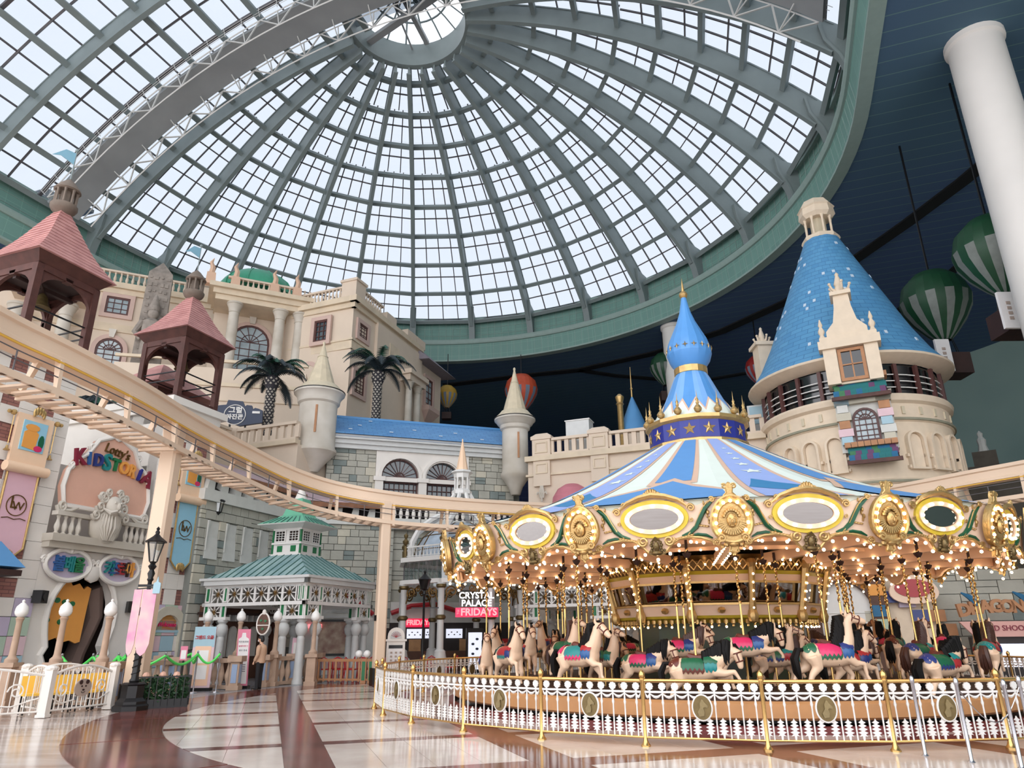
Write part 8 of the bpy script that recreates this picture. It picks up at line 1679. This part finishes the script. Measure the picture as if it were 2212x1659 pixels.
# side pinnacle at the left of the cone
c = gd(1652, 780, 39.5); t = thing('pinnacle', 'white square pinnacle with crown finial behind the left side of the blue cone', 'pinnacle', (c.x, c.y, 0)); zt = gd(1650, 752, 39.5).z; MB().box(-.45, .45, -.45, .45, 9, zt).box(-.6, .6, -.6, .6, zt, zt + .2).build('shaft', 'tower_cream', t, smooth=False); b = MB(); crown(b, 0, 0, zt + .2, .95); b.build('crown_finial', 'tower_cream', t)
# ================================================================== balloons
def balloon(u, v, D, r, c1, c2, lab, sign=False):
    p = gd(u, v, D); t = thing('hot_air_balloon', lab, 'balloon', p); n = 24
    pr_ = [(0, r), (.5 * r, .87 * r), (.87 * r, .5 * r), (r, 0), (.94 * r, -.35 * r), (.72 * r, -.75 * r), (.4 * r, -1.15 * r), (.2 * r, -1.35 * r)]
    for q, m in ((0, c1), (1, c2)):
        b = MB()
        for k in range(q, n, 2):
            if q == 1: b.lathe(pr_[3:], 1, a0=2 * pi * k / n, a1=2 * pi * (k + 1) / n)
            else: b.lathe(pr_, 1, a0=2 * pi * k / n, a1=2 * pi * (k + 1) / n)
        if q == 1:
            m2 = MB()
            for k in range(1, n, 2): m2.lathe(pr_[:4], 1, a0=2 * pi * k / n, a1=2 * pi * (k + 1) / n)
            m2.build('envelope', c1, t)
        b.build('envelope' if q == 0 else 'envelope_stripes', m, t)
    b = MB()
    for k in range(6): a = k * pi / 3; b.bar((.22 * r * cos(a), .22 * r * sin(a), -1.3 * r), (.35 * r * cos(a), .35 * r * sin(a), -1.9 * r), .03)
    b.build('ropes', 'black_metal', t); MB().box(-.45 * r, .45 * r, -.35 * r, .35 * r, -2.5 * r, -1.85 * r).build('basket', 'wood_dark', t, smooth=False)
    MB().bar((0, 0, r), (0, 0, 28.25 - p.z), .08).build('hanger', 'black_metal', t)
    if sign: MB().box(-.62 * r, -.2 * r, -.5 * r, -.42 * r, -2.5 * r, -1.5 * r).build('sign_panel', 'paper', t, smooth=False); b = MB(); [b.box(-.46 * r, -.36 * r, -.52 * r, -.5 * r, -1.85 * r - .14 * r * k, -1.77 * r - .14 * r * k) for k in range(4)]; b.build('sign_marks', 'disc_taupe', t, smooth=False)['kind'] = 'stuff'
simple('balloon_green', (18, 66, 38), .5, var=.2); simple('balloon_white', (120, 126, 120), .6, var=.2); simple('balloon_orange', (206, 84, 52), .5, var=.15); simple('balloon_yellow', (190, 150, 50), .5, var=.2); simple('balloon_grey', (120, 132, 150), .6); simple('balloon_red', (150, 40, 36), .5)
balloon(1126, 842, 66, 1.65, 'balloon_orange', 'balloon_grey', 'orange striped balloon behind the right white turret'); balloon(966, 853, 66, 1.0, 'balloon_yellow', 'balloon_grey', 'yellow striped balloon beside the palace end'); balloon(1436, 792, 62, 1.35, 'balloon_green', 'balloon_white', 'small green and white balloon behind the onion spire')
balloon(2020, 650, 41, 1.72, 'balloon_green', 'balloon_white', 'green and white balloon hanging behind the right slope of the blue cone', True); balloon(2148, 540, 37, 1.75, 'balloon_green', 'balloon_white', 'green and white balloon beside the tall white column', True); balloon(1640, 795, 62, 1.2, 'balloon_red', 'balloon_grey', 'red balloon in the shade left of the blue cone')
# ================================================================== right background
simple('dim_stone', (98, 90, 80), .85, var=.2); rb_ = thing('castle_parapet', 'dim stone parapet building with rooftop figures behind the tower at right', 'building', (27.5, 40, 0), RD(-35))
MB().box(-7, 12, 0, 6, 0, 10.2).build('wall', 'dim_stone', rb_, smooth=False); MB().box(-7, 12, -.4, .2, 10.2, 10.6).build('cornice', 'dim_stone', rb_, smooth=False)
for k in range(6): MB().box(-6 + 2.6 * k, -4.8 + 2.6 * k, -.1, .6, 10.6, 11.5).build('merlon', 'dim_stone', rb_, smooth=False)
for k, x in enumerate((-5.4, -2.8, -.2)): b = MB(); b.lathe([(.3, 0), (.2, .4), (.25, .7), (.12, .9), (.16, 1.1), (0, 1.3)], 8, (x, .2, 11.5)); b.build('roof_figure', 'plaster_grey', rb_)
RBW = Wall(12.8, 30.9, -14); rf_ = thing('ride_facade', 'stone ride entrance with arched white gate and coloured blocks behind the carousel', 'building', RBW.o, RBW.a)
MB().box(-1.2, 12, .1, .6, 0, 4.0).build('core', 'mortar', rf_, smooth=False)
gx = RBW.uv(1826, 1320)[0]
stone_wall(rf_, 1.6, 12, 0, 4.0, .05, (), 31, .4, .6, .7, 1.2)
MB().add(*plate([(gx - 1.6, 0), (gx + 1.6, 0), (gx + 1.6, 4.2), (gx - 1.6, 4.2)], [archpoly(gx - 1.0, gx + 1.0, 0, 2.6)], -.25, .1)).build('gate', 'shop_brown', rf_); MB().prism(archpoly(gx - 1.0, gx + 1.0, 0, 2.6), .0, .08).build('gate_light', 'white_paint', rf_)
for j in range(6): MB().box(gx - 1.0, gx + 1.0, -.03, 0, .4 * j + .38, .4 * j + .4).build('gate_course', 'plaster_grey', rf_, smooth=False)
for k, (u, v, m) in enumerate(((1900, 1320, 'shingle_blue'), (1905, 1350, 'pastel_green'), (1930, 1290, 'bard_navy'), (1955, 1300, 'lilac'), (1985, 1330, 'bard_navy'), (2020, 1330, 'wood_tan'), (2045, 1360, 'wood_tan'), (1890, 1275, 'orange_sign'))): x, z = RBW.uv(u, v); MB().box(x - .3, x + .3, -.3, .1, z - .22, z + .22).build('coloured_block', m, rf_, smooth=False)
t = thing('heart_sign', 'cream and red rounded sign hanging behind the carousel at right', 'sign', RBW.w(RBW.uv(1965, 1275)[0], -.5, RBW.uv(1965, 1275)[1]), RBW.a); MB().prism([(.9 * cos(a), .55 * sin(a) - .1 * cos(a) ** 2) for a in [2 * pi * k / 24 for k in range(24)]], -.08, .08).build('board', 'ivory', t); MB().prism([(.7 * cos(a), .35 * sin(a) + .05) for a in [2 * pi * k / 20 for k in range(20)]], -.12, -.08).build('red_panel', 'bard_red', t); MB().bar((-.5, 0, .4), (-.5, 0, 1.6), .05).build('hanger', 'black_metal', t)
DG = Wall(17.6, 28.4, -10); x0, z0 = DG.uv(2075, 1325); t = thing('dragon_sign', 'carved tan DRAGONS letters above a pink WILD SHOOTING board at right', 'sign', DG.o, DG.a)
for k, ch in enumerate("DRAGON'S"):
    vs, fs = text(ch, .62, .08, bold=.03); MB(MX.Translation((x0 + .1 + k * .38, -.1, z0 + .1 + .05 * sin(k * .8) + .03 * k)) @ MX.Rotation(RD(-8 + 3 * (k % 3)), 4, 'Y')).add(vs, fs).build('letter', 'wood_tan', t)
simple('board_pink', (220, 170, 160), .6); MB().prism([(x0 - .15, z0 - .3), (x0 + .3, z0 - .85), (x0 + 3.2, z0 - .85), (x0 + 3.2, z0 - .3)], -.1, 0).build('board', 'board_pink', t); vs, fs = text('WILD SHOOTING', .27, .02); MB(MX.Translation((x0 + 1.6, -.12, z0 - .55))).add(vs, fs).build('board_letters', 'maroon_letter', t)
for dx in (.1, 1.9): MB().tube([(x0 + dx, -.15, z0 + .75), (x0 + dx + .25, -.15, z0 + .6), (x0 + dx + .5, -.15, z0 + .3)], [.03, .1, .12], 6).build('dragon_claw', 'shingle_blue', t)
MB().box(x0 + .2, x0 + 3.0, .0, .3, 0, z0 - .85).build('support_wall', 'shop_dark', t, smooth=False); MB().box(x0 + .9, x0 + 2.6, -.1, 0, z0 - 1.9, z0 - 1.1).build('lit_window', 'screen_glow', t, smooth=False)
